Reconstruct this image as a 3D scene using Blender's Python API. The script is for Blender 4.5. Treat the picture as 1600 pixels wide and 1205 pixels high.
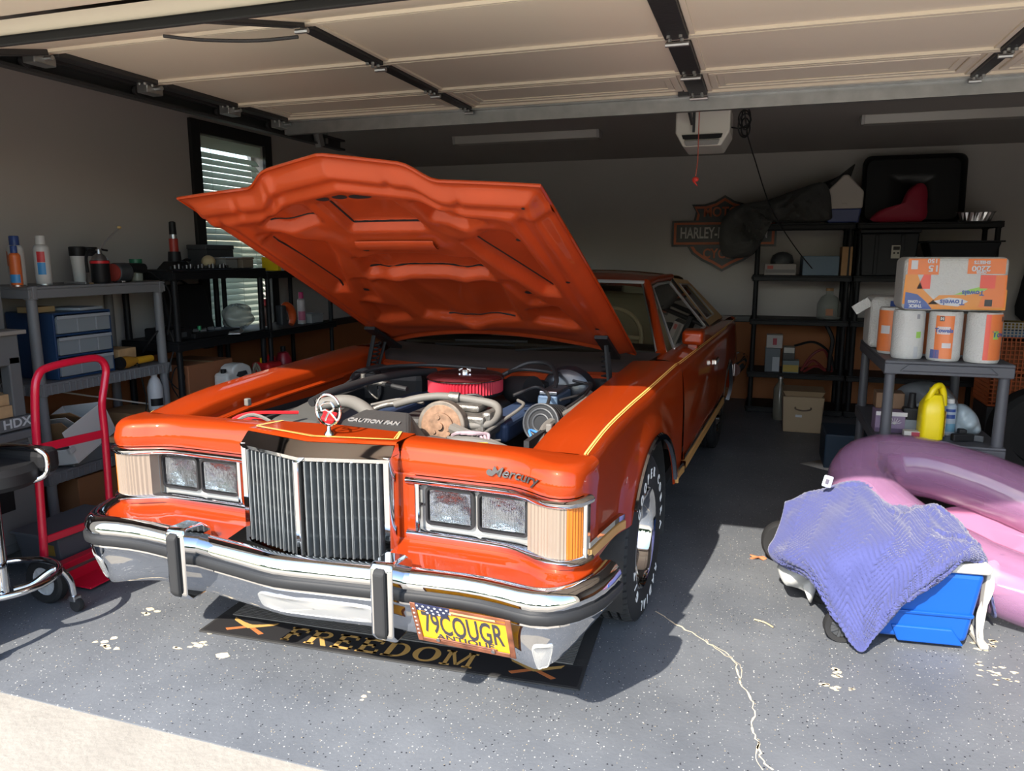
import bpy, bmesh, math, random
from math import sin, cos, pi, radians as R, sqrt, exp, atan2
from mathutils import Vector, Matrix, Euler

# ---------------------------------------------------------------- clean
for o in list(bpy.data.objects): bpy.data.objects.remove(o)
scene = bpy.context.scene
C = scene.collection
random.seed(7)

# ---------------------------------------------------------------- camera
F_PX, CX, CY = 1170.0, 800.0, 602.5
CAM_Z, HOR_Y, VP_X = 1.44, 400.0, 1190.0
th = math.atan((CY - HOR_Y) / F_PX)
psi = math.atan((VP_X - CX) * cos(th) / F_PX)
fw = Vector((-sin(psi)*cos(th), cos(psi)*cos(th), -sin(th)))
rt = Vector((cos(psi), sin(psi), 0))
up = rt.cross(fw)
cam_data = bpy.data.cameras.new('camera'); cam = bpy.data.objects.new('camera', cam_data); C.objects.link(cam)
cam_data.sensor_width = 36.0; cam_data.lens = F_PX / 1600 * 36.0
cam_data.clip_start = 0.05; cam_data.clip_end = 300
M = Matrix((rt, up, -fw)).transposed().to_4x4(); M.translation = Vector((0, 0, CAM_Z))
cam.matrix_world = M
scene.camera = cam

# ---------------------------------------------------------------- light, sky, exposure
SUN_DIR = Vector((0.27, 1.17, -1.0)).normalized()
world = bpy.data.worlds.new('sky'); scene.world = world; world.use_nodes = True
wn = world.node_tree; wn.nodes.clear()
sky = wn.nodes.new('ShaderNodeTexSky'); sky.sky_type = 'NISHITA'; sky.sun_disc = False
sky.sun_elevation = math.asin(-SUN_DIR.z)
sky.sun_rotation = atan2(-SUN_DIR.x, -SUN_DIR.y)
sky.air_density = 1.2; sky.dust_density = 1.0; sky.ozone_density = 1.2
bg = wn.nodes.new('ShaderNodeBackground'); bg.inputs['Strength'].default_value = 0.38
wo = wn.nodes.new('ShaderNodeOutputWorld')
wn.links.new(sky.outputs['Color'], bg.inputs['Color']); wn.links.new(bg.outputs['Background'], wo.inputs['Surface'])
sd = bpy.data.lights.new('sun', 'SUN'); sd.energy = 7.2; sd.angle = R(0.55); sd.color = (1.0, 0.93, 0.82)
sun = bpy.data.objects.new('sun', sd); C.objects.link(sun)
sun.rotation_euler = SUN_DIR.to_track_quat('-Z', 'Y').to_euler(); sun.location = (-3, -9, 8)
scene.view_settings.view_transform = 'Standard'; scene.view_settings.look = 'None'
scene.view_settings.gamma = 1.0; scene.view_settings.use_curve_mapping = False
scene.view_settings.exposure = 0.68

# ---------------------------------------------------------------- materials
MATS = {}
def mat(name, col=(.5,.5,.5), rough=.5, metal=0., coat=0., spec=.5, alpha=1., trans=0., emit=None, es=1., bump=None, var=None, ior=1.45, sheen=0.):
    if name in MATS: return MATS[name]
    m = bpy.data.materials.new(name); m.use_nodes = True; nt = m.node_tree
    b = nt.nodes['Principled BSDF']
    b.inputs['Base Color'].default_value = (*col, 1); b.inputs['Roughness'].default_value = rough
    b.inputs['Metallic'].default_value = metal; b.inputs['Coat Weight'].default_value = coat
    b.inputs['Coat Roughness'].default_value = .025
    b.inputs['Specular IOR Level'].default_value = spec; b.inputs['Alpha'].default_value = alpha
    b.inputs['Transmission Weight'].default_value = trans; b.inputs['IOR'].default_value = ior
    b.inputs['Sheen Weight'].default_value = sheen
    if emit: b.inputs['Emission Color'].default_value = (*emit, 1); b.inputs['Emission Strength'].default_value = es
    tc = None
    if var or bump:
        tc = nt.nodes.new('ShaderNodeTexCoord')
    if var:      # (scale, amount) soft mottling of the thing's own colour
        n = nt.nodes.new('ShaderNodeTexNoise'); n.inputs['Scale'].default_value = var[0]; n.inputs['Detail'].default_value = 5
        r = nt.nodes.new('ShaderNodeMapRange'); r.inputs['From Min'].default_value = .3; r.inputs['From Max'].default_value = .7
        r.inputs['To Min'].default_value = 1 - var[1]; r.inputs['To Max'].default_value = 1 + var[1]
        mx = nt.nodes.new('ShaderNodeVectorMath'); mx.operation = 'SCALE'; mx.inputs[0].default_value = col
        nt.links.new(tc.outputs['Object'], n.inputs['Vector']); nt.links.new(n.outputs['Fac'], r.inputs['Value'])
        nt.links.new(r.outputs['Result'], mx.inputs['Scale']); nt.links.new(mx.outputs['Vector'], b.inputs['Base Color'])
    if bump:     # (scale, strength)
        n = nt.nodes.new('ShaderNodeTexNoise'); n.inputs['Scale'].default_value = bump[0]; n.inputs['Detail'].default_value = 4
        bp = nt.nodes.new('ShaderNodeBump'); bp.inputs['Strength'].default_value = bump[1]; bp.inputs['Distance'].default_value = .01
        nt.links.new(tc.outputs['Object'], n.inputs['Vector']); nt.links.new(n.outputs['Fac'], bp.inputs['Height'])
        nt.links.new(bp.outputs['Normal'], b.inputs['Normal'])
    MATS[name] = m
    return m

# ---------------------------------------------------------------- mesh helpers
def obox(c, s, rot=(0,0,0)):
    m = Euler(rot).to_matrix(); c = Vector(c); o = []
    for x in (-.5,.5):
        for y in (-.5,.5):
            for z in (-.5,.5): o.append(c + m @ Vector((x*s[0], y*s[1], z*s[2])))
    return o
BF = [(0,1,3,2),(4,6,7,5),(0,4,5,1),(2,3,7,6),(0,2,6,4),(1,5,7,3)]
def lerp(a, b, t): return a + (b-a)*t
def interp(x, xs, ys):
    if x <= xs[0]: return ys[0]
    for i in range(1, len(xs)):
        if x <= xs[i]:
            t = (x-xs[i-1])/(xs[i]-xs[i-1]); return ys[i-1] + (ys[i]-ys[i-1])*t
    return ys[-1]
def sstep(a, b, x):
    t = max(0., min(1., (x-a)/(b-a))); return t*t*(3-2*t)
def catmull(pts, n=6, closed=False):
    P = [Vector(p) for p in pts]; out = []; N = len(P)
    rng = range(N if closed else N-1)
    for i in rng:
        p1, p2 = P[i], P[(i+1) % N]
        p0 = P[(i-1) % N] if (closed or i > 0) else p1*2-p2
        p3 = P[(i+2) % N] if (closed or i+2 < N) else p2*2-p1
        for k in range(n):
            t = k/n
            out.append(.5*((2*p1)+(p2-p0)*t+(2*p0-5*p1+4*p2-p3)*t*t+(3*p1-p0-3*p2+p3)*t**3))
    if not closed: out.append(P[-1].copy())
    return out
class MB:
    def __init__(s): s.v=[]; s.f=[]; s.mi=[]; s.cur=0
    def add(s, vs, fs):
        k=len(s.v); s.v += [tuple(v) for v in vs]; s.f += [tuple(i+k for i in f) for f in fs]; s.mi += [s.cur]*len(fs); return s
    def box(s, x0,x1,y0,y1,z0,z1): return s.add([(x,y,z) for x in (x0,x1) for y in (y0,y1) for z in (z0,z1)], BF)
    def cbox(s, c, sz, rot=(0,0,0)): return s.add(obox(c, sz, rot), BF)
    def hexa(s, b4, t4):          # bottom quad, top quad (same winding)
        v=list(b4)+list(t4); return s.add(v, [(3,2,1,0),(4,5,6,7),(0,1,5,4),(1,2,6,5),(2,3,7,6),(3,0,4,7)])
    def cyl(s, p0, p1, r0, r1=None, n=16, caps=True):
        r1 = r0 if r1 is None else r1; p0,p1=Vector(p0),Vector(p1); d=(p1-p0).normalized()
        a = d.orthogonal().normalized(); b=d.cross(a); vs=[]
        for p,r in ((p0,r0),(p1,r1)):
            for i in range(n):
                t=2*pi*i/n; vs.append(p+a*(r*cos(t))+b*(r*sin(t)))
        fs=[(i,(i+1)%n,n+(i+1)%n,n+i) for i in range(n)]
        if caps: fs += [tuple(range(n-1,-1,-1)), tuple(range(n,2*n))]
        return s.add(vs,fs)
    def tube(s, pts, r, n=8, closed=False, caps=True):
        P=[Vector(p) for p in pts]; N=len(P); rs = r if isinstance(r,(list,tuple)) else [r]*N
        T=[]
        for i in range(N):
            a=P[(i-1)%N] if (closed or i>0) else P[i]; b=P[(i+1)%N] if (closed or i<N-1) else P[i]
            t=(b-a); T.append(t.normalized() if t.length>1e-9 else Vector((0,0,1)))
        nrm=T[0].orthogonal().normalized(); vs=[]
        for i in range(N):
            nrm=(nrm-T[i]*nrm.dot(T[i]))
            if nrm.length<1e-6: nrm=T[i].orthogonal()
            nrm.normalize(); bn=T[i].cross(nrm)
            for k in range(n):
                a=2*pi*k/n; vs.append(P[i]+nrm*(rs[i]*cos(a))+bn*(rs[i]*sin(a)))
        fs=[]
        for i in range(N if closed else N-1):
            j=(i+1)%N
            for k in range(n): fs.append((i*n+k,i*n+(k+1)%n,j*n+(k+1)%n,j*n+k))
        if caps and not closed: fs += [tuple(range(n-1,-1,-1)), tuple((N-1)*n+k for k in range(n))]
        return s.add(vs,fs)
    def lathe(s, prof, n=24, c=(0,0,0), axis='z', caps=True, closed=False, a0=0., a1=2*pi):
        full = abs(a1-a0-2*pi)<1e-6; vs=[]; m=n if full else n+1
        for (r,h) in prof:
            for i in range(m):
                t=a0+(a1-a0)*i/n; x,y=r*cos(t),r*sin(t)
                p=(x,y,h) if axis=='z' else ((h,x,y) if axis=='x' else (y,h,x))
                vs.append((p[0]+c[0],p[1]+c[1],p[2]+c[2]))
        fs=[]; K=len(prof)
        for j in range(K if closed else K-1):
            q=(j+1)%K
            for i in range(m if full else m-1): fs.append((j*m+i,j*m+(i+1)%m,q*m+(i+1)%m,q*m+i))
        if caps and not closed and full:
            if prof[0][0]>1e-5: fs.append(tuple(range(m-1,-1,-1)))
            if prof[-1][0]>1e-5: fs.append(tuple((K-1)*m+i for i in range(m)))
        return s.add(vs,fs)
    def grid(s, rows, cu=False, cv=False):
        n=len(rows); m=len(rows[0]); vs=[p for r in rows for p in r]; fs=[]
        for i in range(n if cu else n-1):
            for j in range(m if cv else m-1):
                a,b=(i+1)%n,(j+1)%m; fs.append((i*m+j,i*m+b,a*m+b,a*m+j))
        return s.add(vs,fs)
    def prism(s, poly, a, b, plane='xy'):
        def P(u,v,h): return (u,v,h) if plane=='xy' else ((u,h,v) if plane=='xz' else (h,u,v))
        n=len(poly); vs=[P(u,v,a) for u,v in poly]+[P(u,v,b) for u,v in poly]
        fs=[tuple(range(n-1,-1,-1)),tuple(range(n,2*n))]+[(i,(i+1)%n,n+(i+1)%n,n+i) for i in range(n)]
        return s.add(vs,fs)
    def sphere(s, c, r, n=16, m=10):
        r = (r,r,r) if not isinstance(r,(tuple,list)) else r; vs=[(c[0],c[1],c[2]-r[2])]
        for j in range(1,m):
            a=-pi/2+pi*j/m
            for i in range(n):
                t=2*pi*i/n; vs.append((c[0]+r[0]*cos(a)*cos(t),c[1]+r[1]*cos(a)*sin(t),c[2]+r[2]*sin(a)))
        vs.append((c[0],c[1],c[2]+r[2])); fs=[]; L=len(vs)-1
        for i in range(n): fs.append((0,1+(i+1)%n,1+i)); fs.append((L,L-n+i,L-n+(i+1)%n))
        for j in range(m-2):
            for i in range(n): fs.append((1+j*n+i,1+j*n+(i+1)%n,1+(j+1)*n+(i+1)%n,1+(j+1)*n+i))
        return s.add(vs,fs)
    def xf(s, fn, k0=0):
        for i in range(k0,len(s.v)): s.v[i]=tuple(fn(Vector(s.v[i])))
        return s
    def mesh(s, name, mats, smooth=38):
        me=bpy.data.meshes.new(name); me.from_pydata([tuple(v) for v in s.v],[],s.f)
        for m in (mats if isinstance(mats,(list,tuple)) else [mats]): me.materials.append(m)
        if any(s.mi): me.polygons.foreach_set('material_index', s.mi)
        bm=bmesh.new(); bm.from_mesh(me); bmesh.ops.recalc_face_normals(bm, faces=bm.faces); bm.to_mesh(me); bm.free()
        if smooth: me.shade_smooth(); me.set_sharp_from_angle(angle=R(smooth))
        else: me.shade_flat()
        me.update(); return me
    def build(s, name, mats, parent=None, smooth=38, bevel=0., bseg=2, solid=0., sub=0, loc=None, rot=None, soff=-1.):
        o=bpy.data.objects.new(name, s.mesh(name, mats, smooth)); C.objects.link(o)
        if parent: o.parent=parent
        if loc: o.location=loc
        if rot: o.rotation_euler=rot
        if solid: md=o.modifiers.new('solid','SOLIDIFY'); md.thickness=solid; md.offset=soff
        if bevel:
            md=o.modifiers.new('bevel','BEVEL'); md.width=bevel; md.segments=bseg; md.limit_method='ANGLE'; md.angle_limit=R(35)
            md.harden_normals=False
        if sub: md=o.modifiers.new('sub','SUBSURF'); md.levels=sub; md.render_levels=sub
        return o
def tag(o, label, cat, group=None):
    o['label']=label; o['category']=cat
    if group: o['group']=group
    return o
def thing(name, label, cat, loc=(0,0,0), rz=0., group=None, rot=None):
    o=bpy.data.objects.new(name,None); o.empty_display_size=.1; C.objects.link(o); o.location=loc
    o.rotation_euler = rot if rot else (0,0,rz)
    return tag(o,label,cat,group)
def struct(o): o['kind']='structure'; return o
def stuff(o): o['kind']='stuff'; return o
def copy_tree(o, parent=None):
    c=o.copy(); C.objects.link(c)
    if parent: c.parent=parent
    for ch in list(o.children): copy_tree(ch, c)
    return c
def text_mesh(s, size, extrude=.0006, align='CENTER', bold=0., sx=1., shear=0., space=1.):
    cu=bpy.data.curves.new('t','FONT'); cu.body=s; cu.size=size; cu.extrude=extrude; cu.align_x=align; cu.align_y='CENTER'
    cu.offset=bold; cu.shear=shear; cu.space_character=space; cu.resolution_u=3
    o=bpy.data.objects.new('t',cu); C.objects.link(o)
    dg=bpy.context.evaluated_depsgraph_get(); me=bpy.data.meshes.new_from_object(o.evaluated_get(dg))
    bpy.data.objects.remove(o); bpy.data.curves.remove(cu)
    if sx!=1.:
        for v in me.vertices: v.co.x*=sx
    return me
# lettering: all texts are made into meshes, placed with origin + right vector + up vector
def lettering(name, s, size, material, parent, org, right, upv, extrude=.0006, sx=1., bold=0., shear=0., space=1., align='CENTER', fn=None):
    me=text_mesh(s,size,extrude,align,bold,sx,shear,space); me.name=name
    r=Vector(right).normalized(); u=Vector(upv).normalized(); n=r.cross(u); org=Vector(org)
    for v in me.vertices:
        p=v.co.copy()
        v.co = fn(p) if fn else org + r*p.x + u*p.y + n*p.z
    me.materials.append(material)
    o=bpy.data.objects.new(name,me); C.objects.link(o)
    if parent: o.parent=parent
    return o
# common stuff
BLACK=mat('black_plastic',(.010,.010,.011),.5,spec=.3); RUBBER=mat('rubber',(.014,.014,.015),.75)
CHROME=mat('chrome',(.62,.63,.65),.06,1.0); STEEL=mat('steel',(.45,.46,.48),.35,1.0,bump=(60,.05))
GALV=mat('galvanised_steel',(.42,.43,.43),.42,.9,var=(14,.12)); WHITE=mat('white_plastic',(.55,.54,.52),.4)
DGREY=mat('dark_grey_plastic',(.045,.048,.053),.5,bump=(90,.08)); GREY=mat('grey_plastic',(.20,.20,.21),.55,bump=(90,.06))
CARD=mat('cardboard',(.33,.19,.09),.85,var=(9,.1)); WOODP=mat('pale_wood',(.48,.30,.15),.7,var=(12,.2))
# ================================================================ SETTING
XL, XR, YB, ZC = -3.85, 3.2, 7.9, 2.42
YD = 1.65      # garage floor ends here
DX0, DX1, DZ = -2.75, 2.17, 2.14
# --- floor material : slate epoxy with white and tan flecks
def floor_material():
    m=bpy.data.materials.new('speckled_epoxy'); m.use_nodes=True; nt=m.node_tree; b=nt.nodes['Principled BSDF']; L=nt.links.new
    tc=nt.nodes.new('ShaderNodeTexCoord')
    base=nt.nodes.new('ShaderNodeTexNoise'); base.inputs['Scale'].default_value=1.4; base.inputs['Detail'].default_value=8; base.inputs['Roughness'].default_value=.62
    L(tc.outputs['Object'],base.inputs['Vector'])
    r0=nt.nodes.new('ShaderNodeValToRGB'); r0.color_ramp.elements[0].color=(.091,.098,.110,1); r0.color_ramp.elements[1].color=(.150,.159,.172,1)
    r0.color_ramp.elements[0].position=.32; r0.color_ramp.elements[1].position=.72
    L(base.outputs['Fac'],r0.inputs['Fac']); col=r0.outputs['Color']
    for sc,thr,cc,rnd in ((55,.13,(.50,.49,.46,1),.60),(120,.17,(.40,.40,.385,1),.76),(85,.15,(.42,.33,.2,1),.86),(70,.2,(.02,.02,.025,1),.8)):
        vo=nt.nodes.new('ShaderNodeTexVoronoi'); vo.inputs['Scale'].default_value=sc; L(tc.outputs['Object'],vo.inputs['Vector'])
        lt=nt.nodes.new('ShaderNodeMath'); lt.operation='LESS_THAN'; L(vo.outputs['Distance'],lt.inputs[0]); lt.inputs[1].default_value=thr
        sp=nt.nodes.new('ShaderNodeSeparateColor'); L(vo.outputs['Color'],sp.inputs['Color'])
        gt=nt.nodes.new('ShaderNodeMath'); gt.operation='GREATER_THAN'; L(sp.outputs['Red'],gt.inputs[0]); gt.inputs[1].default_value=rnd
        mu=nt.nodes.new('ShaderNodeMath'); mu.operation='MULTIPLY'; L(lt.outputs[0],mu.inputs[0]); L(gt.outputs[0],mu.inputs[1])
        mx=nt.nodes.new('ShaderNodeMix'); mx.data_type='RGBA'; L(mu.outputs[0],mx.inputs['Factor']); L(col,mx.inputs['A']); mx.inputs['B'].default_value=cc
        col=mx.outputs['Result']
    L(col,b.inputs['Base Color']); b.inputs['Roughness'].default_value=.5; b.inputs['Specular IOR Level'].default_value=.3
    n=nt.nodes.new('ShaderNodeTexNoise'); n.inputs['Scale'].default_value=70; n.inputs['Detail'].default_value=4; L(tc.outputs['Object'],n.inputs['Vector'])
    bp=nt.nodes.new('ShaderNodeBump'); bp.inputs['Strength'].default_value=.12; bp.inputs['Distance'].default_value=.01; L(n.outputs['Fac'],bp.inputs['Height']); L(bp.outputs['Normal'],b.inputs['Normal'])
    return m
FLOORM=floor_material()
floor=struct(MB().box(XL,XR,YD,YB,-.15,0).build('floor',FLOORM,smooth=0))
CONC=mat('concrete_lip',(.235,.215,.185),.85,bump=(45,.35),var=(3,.14)); DRIVE=mat('driveway_concrete',(.40,.355,.29),.9,bump=(60,.4),var=(2,.1))
ap=MB(); ap.prism([(YD,-.004),(1.34,-.03),(1.30,-.06),(1.30,-.15),(YD,-.15)],XL,XR,'yz'); struct(ap.build('apron_lip',CONC,smooth=0))
struct(MB().box(-7,7,-16,1.292,-.2,-.05).build('driveway',DRIVE,smooth=0))
LAWN=mat('lawn',(.07,.10,.025),.95,bump=(30,.8),var=(1.3,.35))
lw=MB(); lw.box(-60,-7.02,-70,1.2,-.25,-.07); lw.box(7.02,60,-70,1.2,-.25,-.07); lw.box(-7.02,7.02,-70,-16.02,-.25,-.07); struct(lw.build('lawn',LAWN,smooth=0))
# unseen tree line added behind the camera to darken chrome reflections and low sky
def added_tree_row():
    rnd=random.Random(5); mb=MB(); n=70; rows=[]
    for j,(zf,yo) in enumerate(((0,0),(.12,1.6),(.35,2.6),(.6,2.4),(.85,1.4),(1.0,0),(.85,-1.5),(.4,-2.6),(0,-2.))):
        r=[]
        for i in range(n):
            x=lerp(-48,48,i/(n-1)); h=4.6+1.6*sin(i*.7)+1.0*sin(i*1.9+1)+rnd.uniform(-.6,.6); r.append((x,-38+yo+rnd.uniform(-.7,.7),-.1+h*zf))
        rows.append(r)
    mb.grid(rows); return mb.build('added_tree_row',mat('added_tree_foliage',(.035,.055,.018),.95,bump=(1.5,1.),var=(.5,.5)),smooth=0)
tr_row=added_tree_row(); tr_row['kind']='structure'
# floor scars (tan concrete showing through the paint): the long crack and the chips
TAN=mat('bare_concrete',(.60,.50,.35),.9,var=(30,.15))
def gpt(x,y):     # photograph pixel on the floor plane -> floor point
    d=fw*F_PX+rt*(x-CX)-up*(y-CY); t=-CAM_Z/d.z; return Vector((d.x*t,d.y*t,0))
def strip(mb, pts, w0, z=.0012):
    rows=[]
    for i,p in enumerate(pts):
        a=pts[max(0,i-1)]; b=pts[min(len(pts)-1,i+1)]; t=(b-a).normalized(); n=Vector((-t.y,t.x,0)); w=w0*(.45+random.random())
        rows.append([p+n*w+Vector((0,0,z)),p-n*w+Vector((0,0,z))])
    mb.grid(rows)
ck=MB()
cr=catmull([gpt(*p) for p in [(1025,955),(1058,976),(1095,998),(1125,1018),(1148,1035),(1153,1058),(1168,1085),(1178,1108),(1177,1135),(1184,1160),(1188,1180),(1205,1204)]],5)
cr=[p+Vector((random.uniform(-.006,.006),random.uniform(-.006,.006),0)) for p in cr]
strip(ck,cr,.0028); br=[p+Vector((.009+.008*sin(i*.9),.004,0)) for i,p in enumerate(cr)]; strip(ck,br[10:28],.0014)
strip(ck,catmull([gpt(*p) for p in [(1186,1160),(1181,1185),(1192,1204)]],4),.0018)
crack=ck.build('floor_crack',TAN,floor,smooth=0)
ch=MB()
def chip(p,r,st=1.):
    n=random.randint(5,8); a0=random.random()*6; vs=[(p.x+r*(.5+random.random())*cos(a0+2*pi*i/n)*st,p.y+r*(.5+random.random())*sin(a0+2*pi*i/n),.001) for i in range(n)]; ch.add(vs,[tuple(range(n))])
for bx_,by_,n,sp,r in ((1300,1052,8,14,.007),(1296,1076,7,14,.008),(1325,1078,5,8,.006),(1536,1010,12,20,.007),(1545,1045,10,24,.007),(1570,1060,12,22,.006),(1560,1100,0,20,.006),(300,1000,9,30,.01),(350,1025,1,3,.018),(165,1005,7,22,.012),(235,955,4,14,.014),(560,1080,3,30,.006)):
    for _ in range(n): chip(gpt(bx_+random.uniform(-sp,sp),by_+random.uniform(-sp*.5,sp*.5)),r*random.uniform(.5,1.3),1.6)
ch.build('paint_chips',TAN,floor,smooth=0)['kind']='stuff'
# --- walls : warm grey above a black rail, terracotta below
def wall_material(name, axis):
    m=bpy.data.materials.new(name); m.use_nodes=True; nt=m.node_tree; b=nt.nodes['Principled BSDF']; L=nt.links.new
    tc=nt.nodes.new('ShaderNodeTexCoord'); sp=nt.nodes.new('ShaderNodeSeparateXYZ'); L(tc.outputs['Object'],sp.inputs[0])
    lt=nt.nodes.new('ShaderNodeMath'); lt.operation='LESS_THAN'; L(sp.outputs['Z'],lt.inputs[0]); lt.inputs[1].default_value=.80
    n=nt.nodes.new('ShaderNodeTexNoise'); n.inputs['Scale'].default_value=1.7; n.inputs['Detail'].default_value=6; L(tc.outputs['Object'],n.inputs['Vector'])
    r1=nt.nodes.new('ShaderNodeValToRGB'); r1.color_ramp.elements[0].color=(.41,.38,.36,1); r1.color_ramp.elements[1].color=(.46,.43,.41,1); L(n.outputs['Fac'],r1.inputs['Fac'])
    r2=nt.nodes.new('ShaderNodeValToRGB'); r2.color_ramp.elements[0].color=(.30,.105,.035,1); r2.color_ramp.elements[1].color=(.37,.13,.045,1); L(n.outputs['Fac'],r2.inputs['Fac'])
    mx=nt.nodes.new('ShaderNodeMix'); mx.data_type='RGBA'; L(lt.outputs[0],mx.inputs['Factor']); L(r1.outputs['Color'],mx.inputs['A']); L(r2.outputs['Color'],mx.inputs['B'])
    L(mx.outputs['Result'],b.inputs['Base Color']); b.inputs['Roughness'].default_value=.7
    n2=nt.nodes.new('ShaderNodeTexNoise'); n2.inputs['Scale'].default_value=120; L(tc.outputs['Object'],n2.inputs['Vector'])
    bp=nt.nodes.new('ShaderNodeBump'); bp.inputs['Strength'].default_value=.08; bp.inputs['Distance'].default_value=.005; L(n2.outputs['Fac'],bp.inputs['Height']); L(bp.outputs['Normal'],b.inputs['Normal'])
    return m
WALLM=wall_material('two_tone_wall_paint','x')
CEILM=mat('ceiling_paint',(.42,.395,.375),.8,bump=(140,.1)); TRIMB=mat('black_trim_paint',(.014,.014,.015),.4)
WY0,WY1,WZ0,WZ1 = 4.56,5.30,.86,2.30      # window opening in the left wall
wl=MB(); wl.box(XL-.14,XL,YD-.3,WY0,0,ZC+.1); wl.box(XL-.14,XL,WY1,YB+.14,0,ZC+.1); wl.box(XL-.14,XL,WY0,WY1,0,WZ0); wl.box(XL-.14,XL,WY0,WY1,WZ1,ZC+.1)
struct(wl.build('wall_left',WALLM,smooth=0))
struct(MB().box(XL,XR,YB,YB+.14,0,ZC+.1).build('wall_back',WALLM,smooth=0))
struct(MB().box(XR,XR+.14,YD-.3,YB+.14,0,ZC+.1).build('wall_right',WALLM,smooth=0))
struct(MB().box(XL-.14,XR+.14,YD-.3,YB+.14,ZC,ZC+.12).build('ceiling',CEILM,smooth=0))
SIDING=mat('cream_siding',(.60,.52,.41),.7,bump=(20,.1))
wf=MB(); wf.box(XL-.14,DX0,1.5,1.70,-.1,3.2); wf.box(DX1,XR+.14,1.5,1.70,-.1,3.2); wf.box(DX0,DX1,1.56,1.70,DZ,3.2); struct(wf.build('wall_front',SIDING,smooth=0))
TRIMC=mat('cream_trim',(.62,.55,.44),.5)
tf=MB(); tf.box(DX0,DX1,1.56,1.74,DZ-.018,DZ-.0005); tf.box(DX0,DX1,1.60,1.70,DZ-.030,DZ-.018); tf.box(DX0,DX0+.02,1.46,1.74,0,DZ-.02); tf.box(DX1-.02,DX1,1.46,1.74,0,DZ-.02)
struct(tf.build('trim_1',TRIMC,smooth=0,bevel=.004))
for n,b in (('trim_2',(XL,XR,YB-.022,YB,.785,.85)),('trim_3',(XL,XL+.022,1.72,WY0-.07,.785,.85)),('trim_4',(XL,XL+.022,WY1+.07,YB-.022,.785,.85)),('baseboard_left',(XL,XL+.02,1.72,YB-.02,0,.12))):
    struct(MB().box(*b).build(n,TRIMB,smooth=0,bevel=.006))
# --- window in the left wall with black casing and white slatted blind
win=struct(thing('window_1','x','x',(XL,(WY0+WY1)/2,WZ0)))
del win['label'], win['category']
hw=(WY1-WY0)/2; hh=WZ1-WZ0
cs=MB()
for b in ((.0,.03,-hw-.09,-hw,-.09,hh+.09),(.0,.03,hw,hw+.09,-.09,hh+.09),(.0,.03,-hw,hw,hh,hh+.09),(.0,.05,-hw-.02,hw+.02,-.05,0)): cs.box(*b)
cs.build('window_casing',TRIMB,win,smooth=0,bevel=.004)
fr=MB()
for b in ((-.12,-.08,-hw,-hw+.04,0,hh),(-.12,-.08,hw-.04,hw,0,hh),(-.12,-.08,-hw+.04,hw-.04,hh-.04,hh),(-.12,-.08,-hw+.04,hw-.04,0,.04),(-.12,-.08,-hw+.04,hw-.04,hh*.5-.02,hh*.5+.02)): fr.box(*b)
fr.build('window_frame',WHITE,win,smooth=0)
GLASS=mat('window_glass',(.8,.9,.9),.03,alpha=.12)
for k in (0,1): MB().box(-.103,-.098,-hw+.04,hw-.04,.04+k*(hh*.5-.02),hh*.5-.02+k*(hh*.5-.02)).build('pane',GLASS,win,smooth=0)
BLIND=mat('blind_white',(.60,.62,.56),.5,trans=.0)
nt_=BLIND.node_tree; tl_=nt_.nodes.new('ShaderNodeBsdfTranslucent'); tl_.inputs['Color'].default_value=(.80,.86,.78,1); mx_=nt_.nodes.new('ShaderNodeMixShader'); mx_.inputs['Fac'].default_value=.42
nt_.links.new(nt_.nodes['Principled BSDF'].outputs['BSDF'],mx_.inputs[1]); nt_.links.new(tl_.outputs['BSDF'],mx_.inputs[2]); nt_.links.new(mx_.outputs['Shader'],nt_.nodes['Material Output'].inputs['Surface'])
MB().box(-.055,.0,-hw+.02,hw-.02,hh-.085,hh-.01).build('blind_headrail',BLIND,win,smooth=0,bevel=.004)
sl=MB(); sl.cbox((0,0,0),(.055,2*hw-.06,.003),(0,R(50),0)); sm=sl.mesh('slat',BLIND,0)
nsl=29; spc=(hh-.125)/nsl
for k in range(nsl):
    o=bpy.data.objects.new('slat',sm); C.objects.link(o); o.parent=win; o.location=(-.03,0,.035+k*spc); o.rotation_euler=(random.uniform(-.004,.004),random.uniform(-.05,.05),0)
for yy in (-hw*.62,hw*.62,0.05): MB().tube([(-.005,yy,.02),(-.005,yy,hh-.09)],.0018,5).build('ladder_cord',BLIND,win)
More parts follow.
